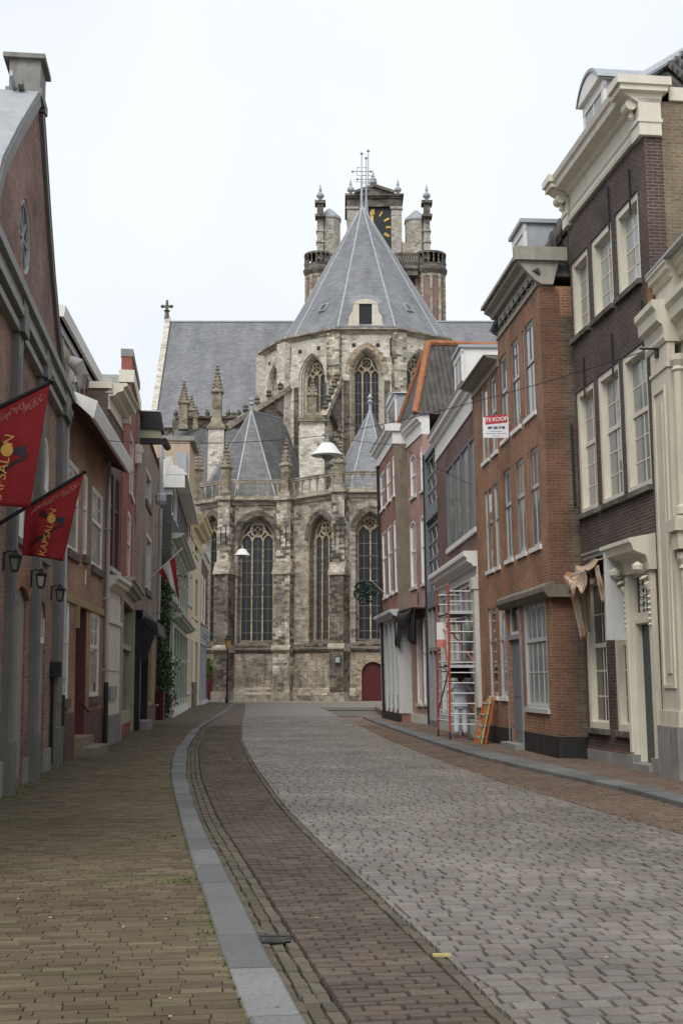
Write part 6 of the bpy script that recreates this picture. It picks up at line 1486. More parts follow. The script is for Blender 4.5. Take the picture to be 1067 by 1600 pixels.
# gallery with corner drums
for (x0, x1) in ((476, 520), (648, 697)):
    a, zt = tp(x0, 394); b, zb0 = tp(x1, 414); cxx = (a+b)/2; r = (b-a)/2
    m = MB(); m.lathe([(r*.92, 0), (r*.92, zb0-1.3)], (cxx, TD+1.5, 0), 10, .3); sh = cb(m, 'corner_shaft', 'tower_brick', TW)
    m = MB()
    for k in range(10):
        t = .3+2*math.pi*k/10; m.bar((cxx+r*.93*math.cos(t), TD+1.5+r*.93*math.sin(t), 0), (cxx+r*.93*math.cos(t), TD+1.5+r*.93*math.sin(t), zb0-1.6), .42)
    m.lathe([(r*.92, zb0-2.2), (r*1.0, zb0-1.9), (r*1.0, zb0-1.6), (r*.95, zb0-1.5)], (cxx, TD+1.5, 0), 10, .3)
    cb(m, 'shaft_rib', 'stone_mid', TW)
    m = MB(); m.lathe([(r*.95, zb0-1.6), (r*1.1, zb0-.9), (r*1.12, zb0-.5), (r*1.0, zb0-.1), (r*1.02, zb0+.2)], (cxx, TD+1.5, 0), 16)
    m.lathe([(r*1.04, zt-.35), (r*1.06, zt-.3), (r*1.06, zt), (r*.98, zt), (r*.98, zt-.35)], (cxx, TD+1.5, 0), 16)
    for k in range(18): t = 2*math.pi*k/18; m.lathe([(.12, 0), (.2, .5), (.1, .9), (.16, zt-zb0-.4)], (cxx+r*.98*math.cos(t), TD+1.5+r*.98*math.sin(t), zb0+.1), 6)
    cb(m, 'gallery_drum', 'moulding_dark', TW)
m = MB(); a, zt = tp(480, 398); b, zb0 = tp(695, 417); xa, xb = tp(515, 400)[0], tp(652, 400)[0]
m.box(xa, xb, TD-.9, TD-.6, zt-.35, zt); m.box(xa, xb, TD-1.0, TD+.6, zb0-.6, zb0); m.box(xa, xb, TD-.7, TD+.6, zb0-1.6, zb0-.6)
for k in range(34): x = xa+(xb-xa)*k/33; m.lathe([(.1, 0), (.2, .5), (.1, .9), (.15, zt-zb0-.35)], (x, TD-.75, zb0), 6)
cb(m, 'gallery_balustrade', 'moulding_dark', TW)
# ================================================================== THINGS IN THE STREET
def put(name, loc, label, cat, group=None, rz=0): return tag(empty(name, loc, rz), label, cat, group)
# ---- wall lanterns on the gabled house
def lantern(px, py, k, label):
    H = G1; z = H.z(px, py, .27); u = H.ux(px, z, .27); p = H.W(u, .27, z)
    r = put('wall_lantern', p, label, 'lantern', 'wall lanterns on the gabled house', H.root.rotation_euler.z)
    s = .5*k
    m = MB(); w0, w1, h = .15*s, .24*s, .62*s
    for sx in (-1, 1):
        for sy in (-1, 1): m.bar((sx*w0, sy*w0, -h/2), (sx*w1, sy*w1, h/2), .03*s+.008)
    m.lathe([(w0*1.5, -h/2-.03), (w0*1.55, -h/2)], (0,0,0), 4, math.pi/4); m.lathe([(w1*1.75, h/2), (w1*1.8, h/2+.03), (w1*1.2, h/2+.14*s), (w1*.5, h/2+.3*s), (w1*.5, h/2+.36*s), (.02, h/2+.42*s)], (0,0,0), 4, math.pi/4)
    m.tube([(0, 0, h/2+.3*s), (0, .10, h/2+.34*s), (0, .155, h/2+.2*s)], .012, 6); m.box(-.03, .03, .14, .17, -.1, h/2+.3*s); m.build('frame', M['iron'], r)
    m = MB()
    vs = [(a*w*.96, b*w*.96, z) for w, z in ((w0, -h/2+.01), (w1, h/2-.01)) for a, b in ((-1,-1),(1,-1),(1,1),(-1,1))]
    m.mesh(vs, [(0,1,5,4),(1,2,6,5),(2,3,7,6),(3,0,4,7),(3,2,1,0),(4,5,6,7)]); m.build('lamp_glass', M['glass_pale'], r)
lantern(24.5, 881, .54, 'largest and nearest black wall lantern, above the double garage door'); lantern(65, 908, .56, 'middle black wall lantern, above the narrow arched side door'); lantern(94.5, 930, .56, 'farthest black wall lantern, beside the pale downpipe of the brown brick house')
# ---- red flags
RED = NT('red_flag_cloth'); ob = RED.ob(); RED.col(RED.ramp(RED.noise(ob, 2.2, 5), [(.3, (.17,.011,.014)), (.7, (.25,.020,.024))])); RED.b.inputs['Roughness'].default_value = .75; RED.b.inputs['Specular IOR Level'].default_value = .2
RED.bump(RED.noise(RED.scalevec(ob, (3, 3, 1.2)), 2.0, 5), .5, .03)
M['flag_gold'] = m_paint('flag_gold_print', (.55,.33,.07), .7, .1, .1); M['flag_black'] = m_paint('flag_black_print', (.03,.008,.009), .7, .1, .1); M['flag_blue'] = m_paint('flag_dark_blue_print', (.02,.016,.035), .7, .1, .1); M['flag_fade'] = m_paint('flag_faded_print', (.42,.15,.12), .8, .3, .1); M['flag_green'] = m_paint('flag_green_print', (.12,.22,.09), .7, .1, .1)
def salon_flag(d, tip, base, c_tr, c_br, c_bl, c_tl, txt0, txt1, label, h_pole):
    g = lambda q: at_y(q[0], q[1], d)
    tl, tr, br, bl = g(c_tl), g(c_tr), g(c_br), g(c_bl); P0, P1 = g(base), g(tip)
    r = put('salon_flag', P0, label, 'flag', 'red salon flags on the left')
    loc = lambda p: p - P0
    m = MB(); m.tube([loc(P0), loc(P1)], [.03, .022], 8); m.lathe([(0,-.04),(.04,0),(0,.04)], loc(P1), 8); m.build('flagpole', M['black'], r)
    m = MB(); b = loc(P0); m.box(b.x-.06, b.x+.02, -.06, .06, b.z-.14, b.z+.1); m.build('pole_socket', M['iron'], r)
    nu, nv = 26, 26
    def surf(a, b_):   # a along the pole, b_ down the cloth
        top = tl.lerp(tr, a); bot = bl.lerp(br, a); p = top.lerp(bot, b_)
        p = p + Vector((0, 1, 0))*(.05*b_*math.sin(7*a+1.2*b_) + .02*b_*math.sin(15*a) + .03*b_*b_)
        return loc(p)
    vs = [tuple(surf(i/nu, j/nv)) for j in range(nv+1) for i in range(nu+1)]; fs = [(j*(nu+1)+i, j*(nu+1)+i+1, (j+1)*(nu+1)+i+1, (j+1)*(nu+1)+i) for j in range(nv) for i in range(nu)]
    me = bpy.data.meshes.new('cloth'); me.from_pydata(vs, [], fs); me.materials.append(RED.m)
    for q in me.polygons: q.use_smooth = True
    cl = bpy.data.objects.new('cloth', me); COL.objects.link(cl); cl.parent = r
    so = cl.modifiers.new('thick', 'SOLIDIFY'); so.thickness = .004
    # lettering in flag coordinates: invert the surface by pixel position
    def wave(v):
        # v.x along reading direction, v.y up from the text line, in units of the word length
        t0, t1 = Vector(txt0), Vector(txt1); dirv = t1-t0; up = Vector((dirv.y, -dirv.x))
        q = t0 + dirv*(v.x+.5) + up*v.y
        # bilinear inverse by Newton
        a, b_ = .5, .5; A = [Vector(k) for k in (c_tl, c_tr, c_br, c_bl)]
        for _ in range(12):
            p = (A[0].lerp(A[1], a)).lerp(A[3].lerp(A[2], a), b_); e = q-p
            da = (A[1]-A[0]).lerp(A[2]-A[3], b_); db = (A[3].lerp(A[2], a))-(A[0].lerp(A[1], a)); det = da.x*db.y-da.y*db.x
            a += (e.x*db.y-e.y*db.x)/det; b_ += (da.x*e.y-da.y*e.x)/det
        return surf(a, b_) + Vector((0, -.006-v.z, 0))
    me_t = text_mesh('KAPSALON', .22, 'lettering', M['flag_gold'], cl, Matrix.Identity(4), .0, .0015)
    xs = [v.co.x for v in me_t.data.vertices]; L_ = max(xs)-min(xs); mx = (max(xs)+min(xs))/2; yc = .0
    for v in me_t.data.vertices: v.co = wave(Vector(((v.co.x-mx)/L_, (v.co.y)/L_, v.co.z)))
    def flat(pts, name, mat, lift=.0):
        m2 = bpy.data.meshes.new(name); vv = [tuple(wave(Vector((x, y, .001+lift)))) for x, y in pts]; m2.from_pydata(vv, [], [list(range(len(vv)))]); m2.materials.append(M[mat]); o = bpy.data.objects.new(name, m2); COL.objects.link(o); o.parent = cl; return o
    ox = .285   # place of the round O
    ringp = lambda rr, n=20: [(ox+rr*math.cos(2*math.pi*k/n), rr*math.sin(2*math.pi*k/n)) for k in range(n)]
    flat(ringp(.092), 'emblem', 'flag_gold', .002); flat(ringp(.035), 'emblem', 'flag_black', .003); flat([(ox+.02*math.cos(2*math.pi*k/8), .02*math.sin(2*math.pi*k/8)) for k in range(8)], 'emblem', 'flag_gold', .004)
    def band(pts, name, mat, lift):
        m2 = MB(); n = 10
        for (p, w0), (q, w1) in zip(pts, pts[1:]):
            p, q = Vector(p), Vector(q); t = (q-p).normalized(); nn = Vector((-t.y, t.x))
            for i in range(n):
                a, b = i/n, (i+1)/n; pa, pb = p.lerp(q, a), p.lerp(q, b); wa, wb = (w0+(w1-w0)*a)/2, (w0+(w1-w0)*b)/2
                for s0, s1 in ((-1, 0), (0, 1)):
                    m2.face([wave(Vector((*(pa+nn*wa*s0), lift))), wave(Vector((*(pa+nn*wa*s1), lift))), wave(Vector((*(pb+nn*wb*s1), lift))), wave(Vector((*(pb+nn*wb*s0), lift)))])
        return m2.build(name, M[mat], cl)
    band([((ox+.00, -.05), .06), ((ox+.03, -.26), .17)], 'emblem', 'flag_blue', .0015); band([((ox+.01, .05), .06), ((ox+.09, .26), .17)], 'emblem', 'flag_black', .0015)
    band([((-.38, .36), .01), ((-.17, .14), .10), ((.02, -.03), .06), ((.30, -.31), .012)], 'emblem', 'flag_black', .0006); band([((.0, .0), .05), ((.235, -.30), .012)], 'emblem', 'flag_black', .0008)
    # faded script along the pole edge
    m = MB(); random.seed(int(d*10))
    for k in range(11):
        a = .12+.8*k/11; pts = []
        for j in range(8):
            aa = a + .055*math.sin(j*1.7+k)+.012*j; bb = .10+.045*math.cos(j*2.3+k*1.3)+(.03 if k % 4 == 0 else 0); p = surf(min(.98, max(.02, aa)), bb); p.y -= .006; pts.append(p)
        m.tube(pts, .006, 4)
    m.build('script_print', M['flag_fade'], cl)
    return r
salon_flag(16.9, (133, 737), (-8, 823), (131, 741), (97, 876), (33, 866), (41, 797), (67, 868), (85, 796), 'smaller lower red salon flag hanging above the wall lanterns', 1)
salon_flag(12.0, (81, 596), (-140, 706), (79, 600), (44, 792), (-48, 789), (-40, 657), (-6, 789), (17, 681), 'larger upper red salon flag with faded script, nearest to the viewer', 1)
# ---- city flag
d = 46.0; g = lambda x, y: at_y(x, y, d); P0 = g(222, 916)
r = put('city_flag', P0, 'drooping red and white flag on a pale pole beside the ivy', 'flag')
m = MB(); m.tube([Vector((0,0,0)), g(286, 856)-P0], [.035, .025], 8); m.build('flagpole', M['offwhite'], r)
m = MB(); b = Vector((0,0,0)); m.box(-.12, .03, -.1, .1, -.3, .15); m.build('pole_socket', M['zinc'], r)
M['flag_white'] = m_paint('white_flag_cloth', (.52,.50,.47), .8, .1, .1); M['flag_red'] = m_paint('red_flag_stripe', (.30,.02,.03), .8, .1, .1)
tlp, trp, brp, blp = g(246, 893), g(273, 867), g(281, 938), g(263, 908)
def cs(a, b_):
    p = tlp.lerp(trp, a).lerp(blp.lerp(brp, a), b_); p.y += .16*math.sin(8*a+2*b_)*b_; return p - P0
for k, (a0, a1, mt) in enumerate(((0, .30, 'flag_red'), (.30, .70, 'flag_white'), (.70, 1, 'flag_red'))):
    m = MB(); n = 6
    for j in range(12):
        for i in range(n):
            q = lambda i_, j_: cs(a0+(a1-a0)*i_/n, j_/12); m.face([q(i,j), q(i+1,j), q(i+1,j+1), q(i,j+1)])
    c = m.build('cloth_stripe', M[mt], r); so = c.modifiers.new('t', 'SOLIDIFY'); so.thickness = .01
# ---- hanging street lamps and their wires
M['enamel'] = m_paint('white_enamel', (.78,.78,.76), .35, .05, .12, scale=4); M['lamp_inside'] = m_paint('lamp_inside_grey', (.20,.195,.18), .6, .1, .1)
def hang_lamp(px, ytop, ybot, d, width, label):
    p = at_y(px, ybot, d); s = width/2; r = put('street_lamp', p, label, 'street lamp', 'street lamps hung on wires')
    m = MB(); m.lathe([(s, 0), (s*.97, .04*s), (s*.70, .34*s), (s*.52, .62*s), (s*.34, .78*s), (s*.1, .82*s)], (0,0,0), 24); m.build('shade', M['enamel'], r, smooth=True)
    m = MB(); m.lathe([(s*.96, .005), (s*.7, .1*s), (s*.3, .16*s)], (0,0,0), 24); m.build('shade_inside', M['lamp_inside'], r)
    m = MB(); m.lathe([(s*.3, .1*s), (s*.34, -.12*s), (s*.2, -.30*s), (s*.08, -.34*s)], (0,0,0), 14); m.build('bulb_glass', M['glass_pale'], r)
    m = MB(); m.lathe([(s*.14, .80*s), (s*.16, 1.0*s), (s*.07, 1.06*s), (s*.07, 1.3*s), (s*.02, 1.32*s)], (0,0,0), 10); m.bar((-s*.3, 0, 1.28*s), (s*.3, 0, 1.28*s), .05*s, .05*s); m.build('hanger', M['zinc'], r)
    return p + Vector((0, 0, 1.3*s))
def wire(pts, label, r_=.012, sag=.25):
    m = MB(); o = Vector(pts[0]); full = []
    for a, b in zip(pts, pts[1:]):
        a, b = Vector(a), Vector(b)
        for i in range(9): t = i/8; p = a.lerp(b, t); p.z -= sag*4*t*(1-t); full.append(p-o)
    m.tube(full, r_, 5); w = m.build('lamp_wire', M['iron'], None); w.location = o; tag(w, label, 'wire', 'wires across the street'); return w
hl = hang_lamp(511.5, 686, 712, 29.0, .78, 'nearer white enamel street lamp hanging above the middle of the street'); hl2 = hang_lamp(378.5, 853, 868, 58, .80, 'farther small white street lamp hanging in front of the church window')
pB = B2.W(2.0, .66, B2.z(118, 616, .6)); wire([HOOK, hl, pB], 'dark wire carrying the nearer street lamp between cream house and white eaves', .008, .12)
pp = S6.W(S6.L-2, .1, S6.z(290, 832)); wire([D7.W(D7.L-.3, .05, D7.z(590, 845)), hl2, pp], 'thin far wire carrying the small street lamp in front of the church', .011, .2)
wire([D3.W(D3.L-.1, .1, D3.z(750, 752)), at_y(621, 695, 32), hl], 'second thin wire slanting down from the nearer lamp to the orange brick house', .007, .05)
# ---- wreath ornament on a bracket
d = 53.0; c = at_y(571, 925, d); r = put('wreath_ornament', c, 'dark green flower-shaped lighting wreath on a bracket by the corner house', 'ornament')
m = MB(); R0 = .29
for k in range(6):
    a = k*math.pi/3+.3; cx_, cz_ = .29*math.cos(a), .29*math.sin(a); m.tube([(cx_+.21*math.cos(t*math.pi/8), .0, cz_+.21*math.sin(t*math.pi/8)) for t in range(17)], .05, 6)
m.tube([(.12*math.cos(t*math.pi/6), 0, .12*math.sin(t*math.pi/6)) for t in range(13)], .03, 6); m.build('frame', m_noise('dark_green_tinsel', (.008,.018,.012), (.02,.05,.032), 20), r)
m = MB(); random.seed(8)
for k in range(1100):
    a = random.randrange(6)*math.pi/3+.3; t = random.uniform(0, 6.28); q = Vector((.29*math.cos(a)+.21*math.cos(t), random.uniform(-.06,.06), .29*math.sin(a)+.21*math.sin(t))); e = Vector((random.gauss(0,1), random.gauss(0,1), random.gauss(0,1))).normalized()*.085
    m.face([q-e*.6, q+e, q+Vector((e.z, e.x, e.y))*.5])
m.build('needles', m_noise('green_needles', (.010,.03,.018), (.03,.075,.045), 12), r)
m = MB()
for k in range(30):
    a = random.randrange(6)*math.pi/3+.3; t = random.uniform(0, 6.28); m.lathe([(0,-.02),(.022,0),(0,.02)], (.29*math.cos(a)+.21*math.cos(t), -.06, .29*math.sin(a)+.21*math.sin(t)), 6)
m.build('bulb', M['greywhite'], r)
m = MB(); e = D7.W(D7.L*.6, 0, D7.z(607, 930)) - c; m.tube([(.05, 0, .42), (.14, 0, .5), (.3, .1, .47), e], .022, 6); m.build('bracket', M['offwhite'], r)
# ---- street lantern post before the church
p = at_y(355, 1090, 95); p.z = ROADZ-.02; r = put('lamp_post', p, 'slim black lamp post with amber lantern in front of the church', 'lamp post'); k = 95/1900
ht = (1098-1012)*k
m = MB(); m.lathe([(.14, 0), (.14, .5), (.09, .6), (.075, ht*.45), (.11, ht*.47), (.075, ht*.49), (.06, ht-.1), (.1, ht)], (0,0,0), 10); m.bar((-.45, 0, ht*.62), (.45, 0, ht*.62), .05); m.build('post', M['iron'], r)
m = MB(); m.lathe([(.16, ht), (.24, ht+.62)], (0,0,0), 6); m.build('lantern_glass', m_paint('amber_glass', (.40,.26,.07), .3, .2, .1), r); m = MB(); m.lathe([(.3, ht+.62), (.26, ht+.72), (.1, ht+.85), (.12, ht+.95), (.02, ht+1.08)], (0,0,0), 6); m.build('lantern_cap', M['iron'], r)
# ---- black roller awning on the taupe house
H = T5; uA = .9; z0, z1 = at_y(232, 694, H.W(uA, 0, 0).y).z, at_y(232, 641, H.W(uA, 0, 0).y).z
r = put('roller_awning', H.W(uA, 0, z0), 'black rolled awning box high on the taupe brick house', 'awning', None, H.root.rotation_euler.z)
T = lambda u, o, z: (u, -o, z); h = z1-z0
def rb_(m, n, mt): return m.build(n, M[mt], r)
m = MB(T); m.box(0, .9, .0, .68, h*.46, h*.97); rb_(m, 'box', 'black'); m = MB(T); m.box(-.02, .92, -.01, .7, h*.97+.002, h*1.0); rb_(m, 'cap', 'white')
m = MB(T); m.box(.08, .85, 0, .72, h*.2, h*.46-.003); rb_(m, 'underside_panel', 'olive'); m = MB(T); m.tube([(.02, .84, .12), (1.1, .9, .12)], .13, 14); m.box(.02, .3, .0, .86, .05, .2); rb_(m, 'fabric_roll', 'black')
m = MB(T); m.prism([(.0, .68, h*.97), (.0, .76, h*.7), (.0, .8, h*.42), (.0, .68, h*.44)], (.9, 0, 0)); rb_(m, 'valance', 'black')
# ---- canopy over the dark shop
H = T5; z1 = H.z(215, 958); z0 = H.z(215, 1040)
r = put('shop_canopy', H.W(.6, 0, z1), 'black fabric canopy drooping over the dark shop door of the taupe house', 'awning', None, H.root.rotation_euler.z); h = z1-z0
m = MB(T); m.prism([(0, .0, 0), (0, .75, -h*.22), (0, .8, -h*.42), (0, .75, -h*.45), (0, .05, -h*.15)], (4.2, 0, 0)); rb_(m, 'fabric', 'black'); m = MB(T); m.prism([(0, .0, -h*.1), (0, .72, -h*.4), (0, .36, -h*.95), (0, .15, -h*.9)], (.12, 0, 0)); rb_(m, 'side_drape', 'black')
# ---- striped awning on the dark brick house
H = D1; u0 = H.ux(954, H.z(954, 862)); u1 = min(H.L-.1, H.ux(891, H.z(900, 876, .45), .45)); zt = (H.z(955, 856, .1) + H.z(891, 877, .45))/2
r = put('striped_awning', H.W(u0, 0, zt), 'folded brown and cream striped awning sagging from the dark brick house', 'awning', None, H.root.rotation_euler.z); W_ = u1-u0; Tr = lambda u, o, z: (u, o, z)
m = MB(Tr); m.box(-.02, W_+.02, -.0, .18, -.04, .05); m.box(-.02, W_+.02, 0, .22, .05, .09); m.build('cassette', M['grey_frame'], r)
st = NT('striped_canvas'); uv = st.ob(); wv = st.n('ShaderNodeTexWave'); wv.inputs['Scale'].default_value = 1.9; wv.inputs['Distortion'].default_value = 1.2; wv.inputs['Detail'].default_value = 2; st.l(uv, wv.inputs['Vector'])
cst = st.ramp(wv.outputs['Fac'], [(.12, (.34,.18,.09)), (.28, (.52,.42,.30)), (.75, (.60,.55,.46)), (.95, (.42,.26,.15))]); cst = st.mix(1.0, cst, st.ramp(st.noise(uv, 4, 6), [(.3, (.7,.7,.7)), (.7, (1.1,1.1,1.1))]), 'MULTIPLY'); st.col(cst); st.b.inputs['Roughness'].default_value = .9
def cloth(name, fn, nu, nv, mat):
    m = MB(); vs = [tuple(fn(i/nu, j/nv)) for j in range(nv+1) for i in range(nu+1)]; m.mesh(vs, [(j*(nu+1)+i, j*(nu+1)+i+1, (j+1)*(nu+1)+i+1, (j+1)*(nu+1)+i) for j in range(nv) for i in range(nu)])
    o = m.build(name, mat, r, smooth=True); s = o.modifiers.new('t', 'SOLIDIFY'); s.thickness = .008; return o
cloth('canvas', lambda a, b: (W_*a, .10+.46*min(1,b*1.35)+.04*math.sin(b*13+a*4)-.05*max(0,b-.74), -.04-.36*min(1,b*1.35)-1.05*max(0,b-.74)*(1+.35*math.sin(a*13))-.05*math.sin(b*15+a*6)-.14*math.sin(math.pi*a)*b), 28, 26, st.m)
ln = zt - H.z(905, 1005)
cloth('side_drape', lambda a, b: (W_*.985-.10*a+.05*b+.05*math.sin(a*9)*b, .05+.52*a*(1-.62*b)+.03*math.sin(a*14), -.30-(ln-.32)*b*(.86+.14*a)), 16, 14, st.m)
cloth('front_drape', lambda a, b: (.01+.05*a+.015*math.sin(b*9), .30+.05*math.sin(a*8)-.14*b, -.25-.75*b), 8, 10, st.m)
m = MB(Tr); m.tube([(W_*.97, .05, -.1), (W_*.97, .55, -.42), (W_*.97, .42, -ln*.55), (W_*.97, .1, -ln*.92)], .02, 6); m.tube([(0, .5, -.36), (W_*.97, .53, -.40)], .016, 6); m.build('folding_arm', M['greywhite'], r)
# ---- plain white projecting board
u_ = H.ux(980, 3.2, .0)-.12; z0, z1 = H.z(975, 999, .3), H.z(965, 855, .3)
r = put('projecting_board', H.W(u_, 0, z0), 'blank pale board projecting from the dark brick house between awning and door', 'board', None, H.root.rotation_euler.z)
m = MB(Tr); m.box(-.03, .03, .1, .50, 0, z1-z0); m.build('panel', M['greywhite'], r); m = MB(Tr); m.box(-.015, .015, -.02, .1, .3, .36); m.box(-.015, .015, -.02, .1, z1-z0-.4, z1-z0-.34); m.build('bracket', M['iron'], r)
# ---- for-sale sign
d = 29.6; tl, br = at_y(754, 652, d), at_y(794.5, 684, d); zc_ = (tl.z+br.z)/2; H = D2; xw = H.W((29.6-H.A.y)/H.U.y, 0, zc_)
r = put('for_sale_sign', (br.x, d, zc_), 'white and red TE KOOP sign projecting from the orange brick house', 'sign')
w_ = br.x-tl.x; h_ = tl.z-br.z
sm_ = MB(); sm_.box(-w_, 0, 0, .02, -h_/2, h_/2); pn = sm_.build('panel', m_paint('sign_white', (.80,.80,.82), .4, .03, .05), r)
sm_ = MB(); sh_ = .06
sm_.prism([(-w_+.06, -.004, h_/2-.19), (-.03, -.004, h_/2-.19+sh_), (-.03, -.004, h_/2+.02+sh_), (-w_+.06, -.004, h_/2+.02)], (0, .03, 0)); sm_.build('red_banner', m_paint('sign_red', (.55,.035,.06), .4, .03, .05), r)
rot = Matrix.Rotation(R(90), 4, 'X'); Mt = lambda x, z, a=0: Matrix.Translation((x, -.008, z)) @ rot @ Matrix.Rotation(a, 4, 'Z')
text_mesh('TE KOOP', .135, 'lettering', M['white'], pn, Mt(-w_/2+.015, h_/2-.055, sh_/w_*.9), .004, .003, space=.95)
text_mesh('078 632 18 90', .078, 'lettering', M['flag_blue'], pn, Mt(-w_/2+.01, h_/2-.265, .03), .0035, .003, space=.93)
sm_ = MB()
for k, (a, b) in enumerate(((.25, .75), (.1, .9), (.35, .65))): sm_.box(-w_+w_*a, -w_+w_*b, -.003, .001, h_/2-.36-.06*k, h_/2-.345-.06*k)
sm_.build('small_print', M['zinc'], pn)
sm_ = MB(); e = xw.x - br.x + .02; sm_.box(0, e, 0, .02, .1, .13); sm_.box(0, e, 0, .02, -.15, -.12); sm_.build('bracket', M['zinc'], r)
# ---- black drape over the pink house shop
H = D6; u0, u1 = .02, H.L+.1; zt = H.z(650, 949, .5)
r = put('black_drape', H.W(0, 0, zt), 'black cloth drape hanging in two tails over the pink house shop front', 'awning', None, H.root.rotation_euler.z); W_ = H.L
zb_ = zt - H.z(640, 1012, .5)
def drape(name, a0, a1, dep, o0): cloth(name, lambda a, b: (W_*(a0+(a1-a0)*a), o0+.10*math.sin(a*11)+.08*b*math.sin(a*7+1), -dep*b*(1-.18*math.sin(a*6+a0*9)**2)), 14, 12, M['black'])
drape('cloth_tail', .72, 1.04, zb_, .45); drape('cloth_tail', .0, .34, zb_*.92, .45)
cloth('cloth_swag', lambda a, b: (W_*a, .5+.12*math.sin(b*3), -(.18+.5*math.sin(math.pi*a))*b), 16, 8, M['black'])
m = MB(Tr); m.box(0, W_, 0, .55, -.02, .04); m.build('rail', M['iron'], r)
# ---- ivy and its red planter
def leaves(m, fn, n, size, seed):
    random.seed(seed)
    for k in range(n):
        q = Vector(fn()); a = Vector((random.gauss(0,1), random.gauss(0,1)-.6, random.gauss(0,.7))).normalized(); t = a.cross(Vector((0,0,1))).normalized(); b = a.cross(t); s = size*random.uniform(.6, 1.4)
        m.face([q-t*s*.5, q-b*s*.3, q+t*s*.5, q+b*s*.8])
leafm = NT('ivy_leaf'); gg = leafm.n('ShaderNodeNewGeometry'); leafm.col(leafm.ramp(gg.outputs['Random Per Island'], [(0, (.028,.048,.016)), (.5, (.05,.085,.026)), (.85, (.08,.13,.04)), (1, (.14,.20,.07))])); leafm.b.inputs['Roughness'].default_value = .6
yv = 54.3; bs = at_y(251, 1100, yv); bs.z = 0
r = put('ivy', bs, 'tall dark green ivy climbing the wall between taupe and blackish houses', 'climbing plant')
top = at_y(251, 872, yv).z; m = MB()
def ivp():
    z = random.uniform(.2, top); f = z/top; w = .26+.10*math.sin(f*9)+.06*math.sin(f*23); w *= 1.15 if f > .55 else .9
    return (random.gauss(.05, w*.8)+.12*math.sin(f*5), -.35+random.gauss(0, .22), z - (.2 if f > .95 else 0))
leaves(m, ivp, 3600, .115, 31); m.build('foliage', leafm.m, r)
m = MB(); random.seed(2)
for k in range(5): m.tube([(random.uniform(-.2,.2), random.uniform(-.2,.1), z*top/8) for z in range(9)], .025, 5)
m.build('stem', M['redbrown'], r)
p = at_y(247.5, 1117, 53.2); p.z = 0; r = put('planter_box', p, 'dark red wooden box standing at the foot of the ivy', 'planter'); h = (1117-1076)*53.2/1900
m = MB()
for k in range(5): m.box(-.24+.098*k, -.24+.098*k+.09, -.22, .22, .06, h)
m.box(-.27, .27, -.25, .25, h, h+.06); m.box(-.26, .26, -.24, .24, 0, .06); m.build('box', M['red_door'], r); m = MB(); m.lathe([(0,0),(.045,.01),(.045,.02),(0,.025)], (0,0,0), 10); m.v = [(x, -.235-z, y+h*.55) for x, y, z in m.v]; m.build('badge', M['white'], r)
# ---- shrub hanging by the small red door of the church
p = at_y(326, 1062, 103.0); r = put('wall_shrub', (p.x, p.y, ROADZ+.1), 'bright green shrub growing beside the small red church door', 'shrub')
m = MB(); zc_ = at_y(325, 1040, 103).z; m.tube([(-.25, .3, -.1), (-.2, .3, 1.4), (-.15, .25, zc_)], [.05, .04, .03], 6); m.build('stem', M['redbrown'], r)
m = MB(); leaves(m, lambda: (random.gauss(-.15, .26), random.gauss(.1, .25), zc_-.2+random.gauss(0, .48)), 700, .14, 9)
lf2 = NT('shrub_leaf'); gg = lf2.n('ShaderNodeNewGeometry'); lf2.col(lf2.ramp(gg.outputs['Random Per Island'], [(0, (.04,.07,.015)), (.6, (.09,.14,.03)), (1, (.17,.22,.05))])); m.build('foliage', lf2.m, r)
# ---- scaffold
M['sc_red'] = m_paint('red_scaffold_tube', (.42,.065,.035), .5, .2, .3); M['alu'] = m_paint('aluminium_tube', (.55,.56,.57), .4, .1, .15, metal=.3); M['sc_green'] = m_paint('yellow_green_tube', (.36,.37,.16), .5, .2, .2); M['sc_pink'] = m_paint('faded_red_brace', (.55,.20,.16), .5, .1, .2); M['ply'] = m_paint('dark_plywood', (.045,.042,.035), .7, .2, .2)
yn, yf = 34.9, 37.2; pn_ = at_y(703, 1151, yn); w_ = .74; top = at_y(702, 910, yn).z
r = put('scaffold_tower', (pn_.x, yn, 0), 'red mobile scaffold tower on castors in front of the white glazed shop', 'scaffold')
dy = yf-yn; dxf = at_y(684.5, 1148, yf).x - pn_.x
Q = {'a': (0, 0), 'b': (w_, 0), 'c': (dxf, dy), 'd': (dxf+w_, dy)}
for k, mt in (('a', 'sc_red'), ('b', 'sc_green'), ('c', 'sc_red'), ('d', 'alu')):
    m = MB(); x, y = Q[k]; m.tube([(x, y, .2), (x, y, top)], .03, 10); m.tube([(x, y, .14), (x, y, .34)], .018, 8); m.build('standard', M[mt], r)
    m = MB(); m.tube([(x-.02, y, .08), (x+.025, y, .08)], .08, 14); m.bar((x, y, .1), (x, y, .2), .05); m.build('castor', M['black'], r)
m = MB(); nr = int((top-.45)/.29)
for k in range(nr+1):
    z = .42+.29*k
    m.tube([(Q['a'][0]+.03, 0, z), (Q['b'][0]-.03, 0, z)], .018, 8); m.tube([(Q['c'][0]+.03, dy, z+.05), (Q['d'][0]-.03, dy, z+.05)], .018, 8)
m.build('rung', M['alu'], r)
m = MB()
for z in (.5, 2.0, 3.5, 4.0, 4.4): m.tube([(0, 0, z), (dxf, dy, z)], .02, 8); m.tube([(w_, 0, z), (dxf+w_, dy, z)], .02, 8)
m.build('guard_rail', M['alu'], r)
m = MB(); m.tube([(dxf, dy, .7), (0, .0, 2.0)], .022, 8); m.tube([(0, 0, 2.1), (dxf, dy, 3.4)], .022, 8); m.tube([(w_, 0, .6), (dxf+w_, dy, 1.9)], .022, 8); m.build('brace', M['sc_red'], r)
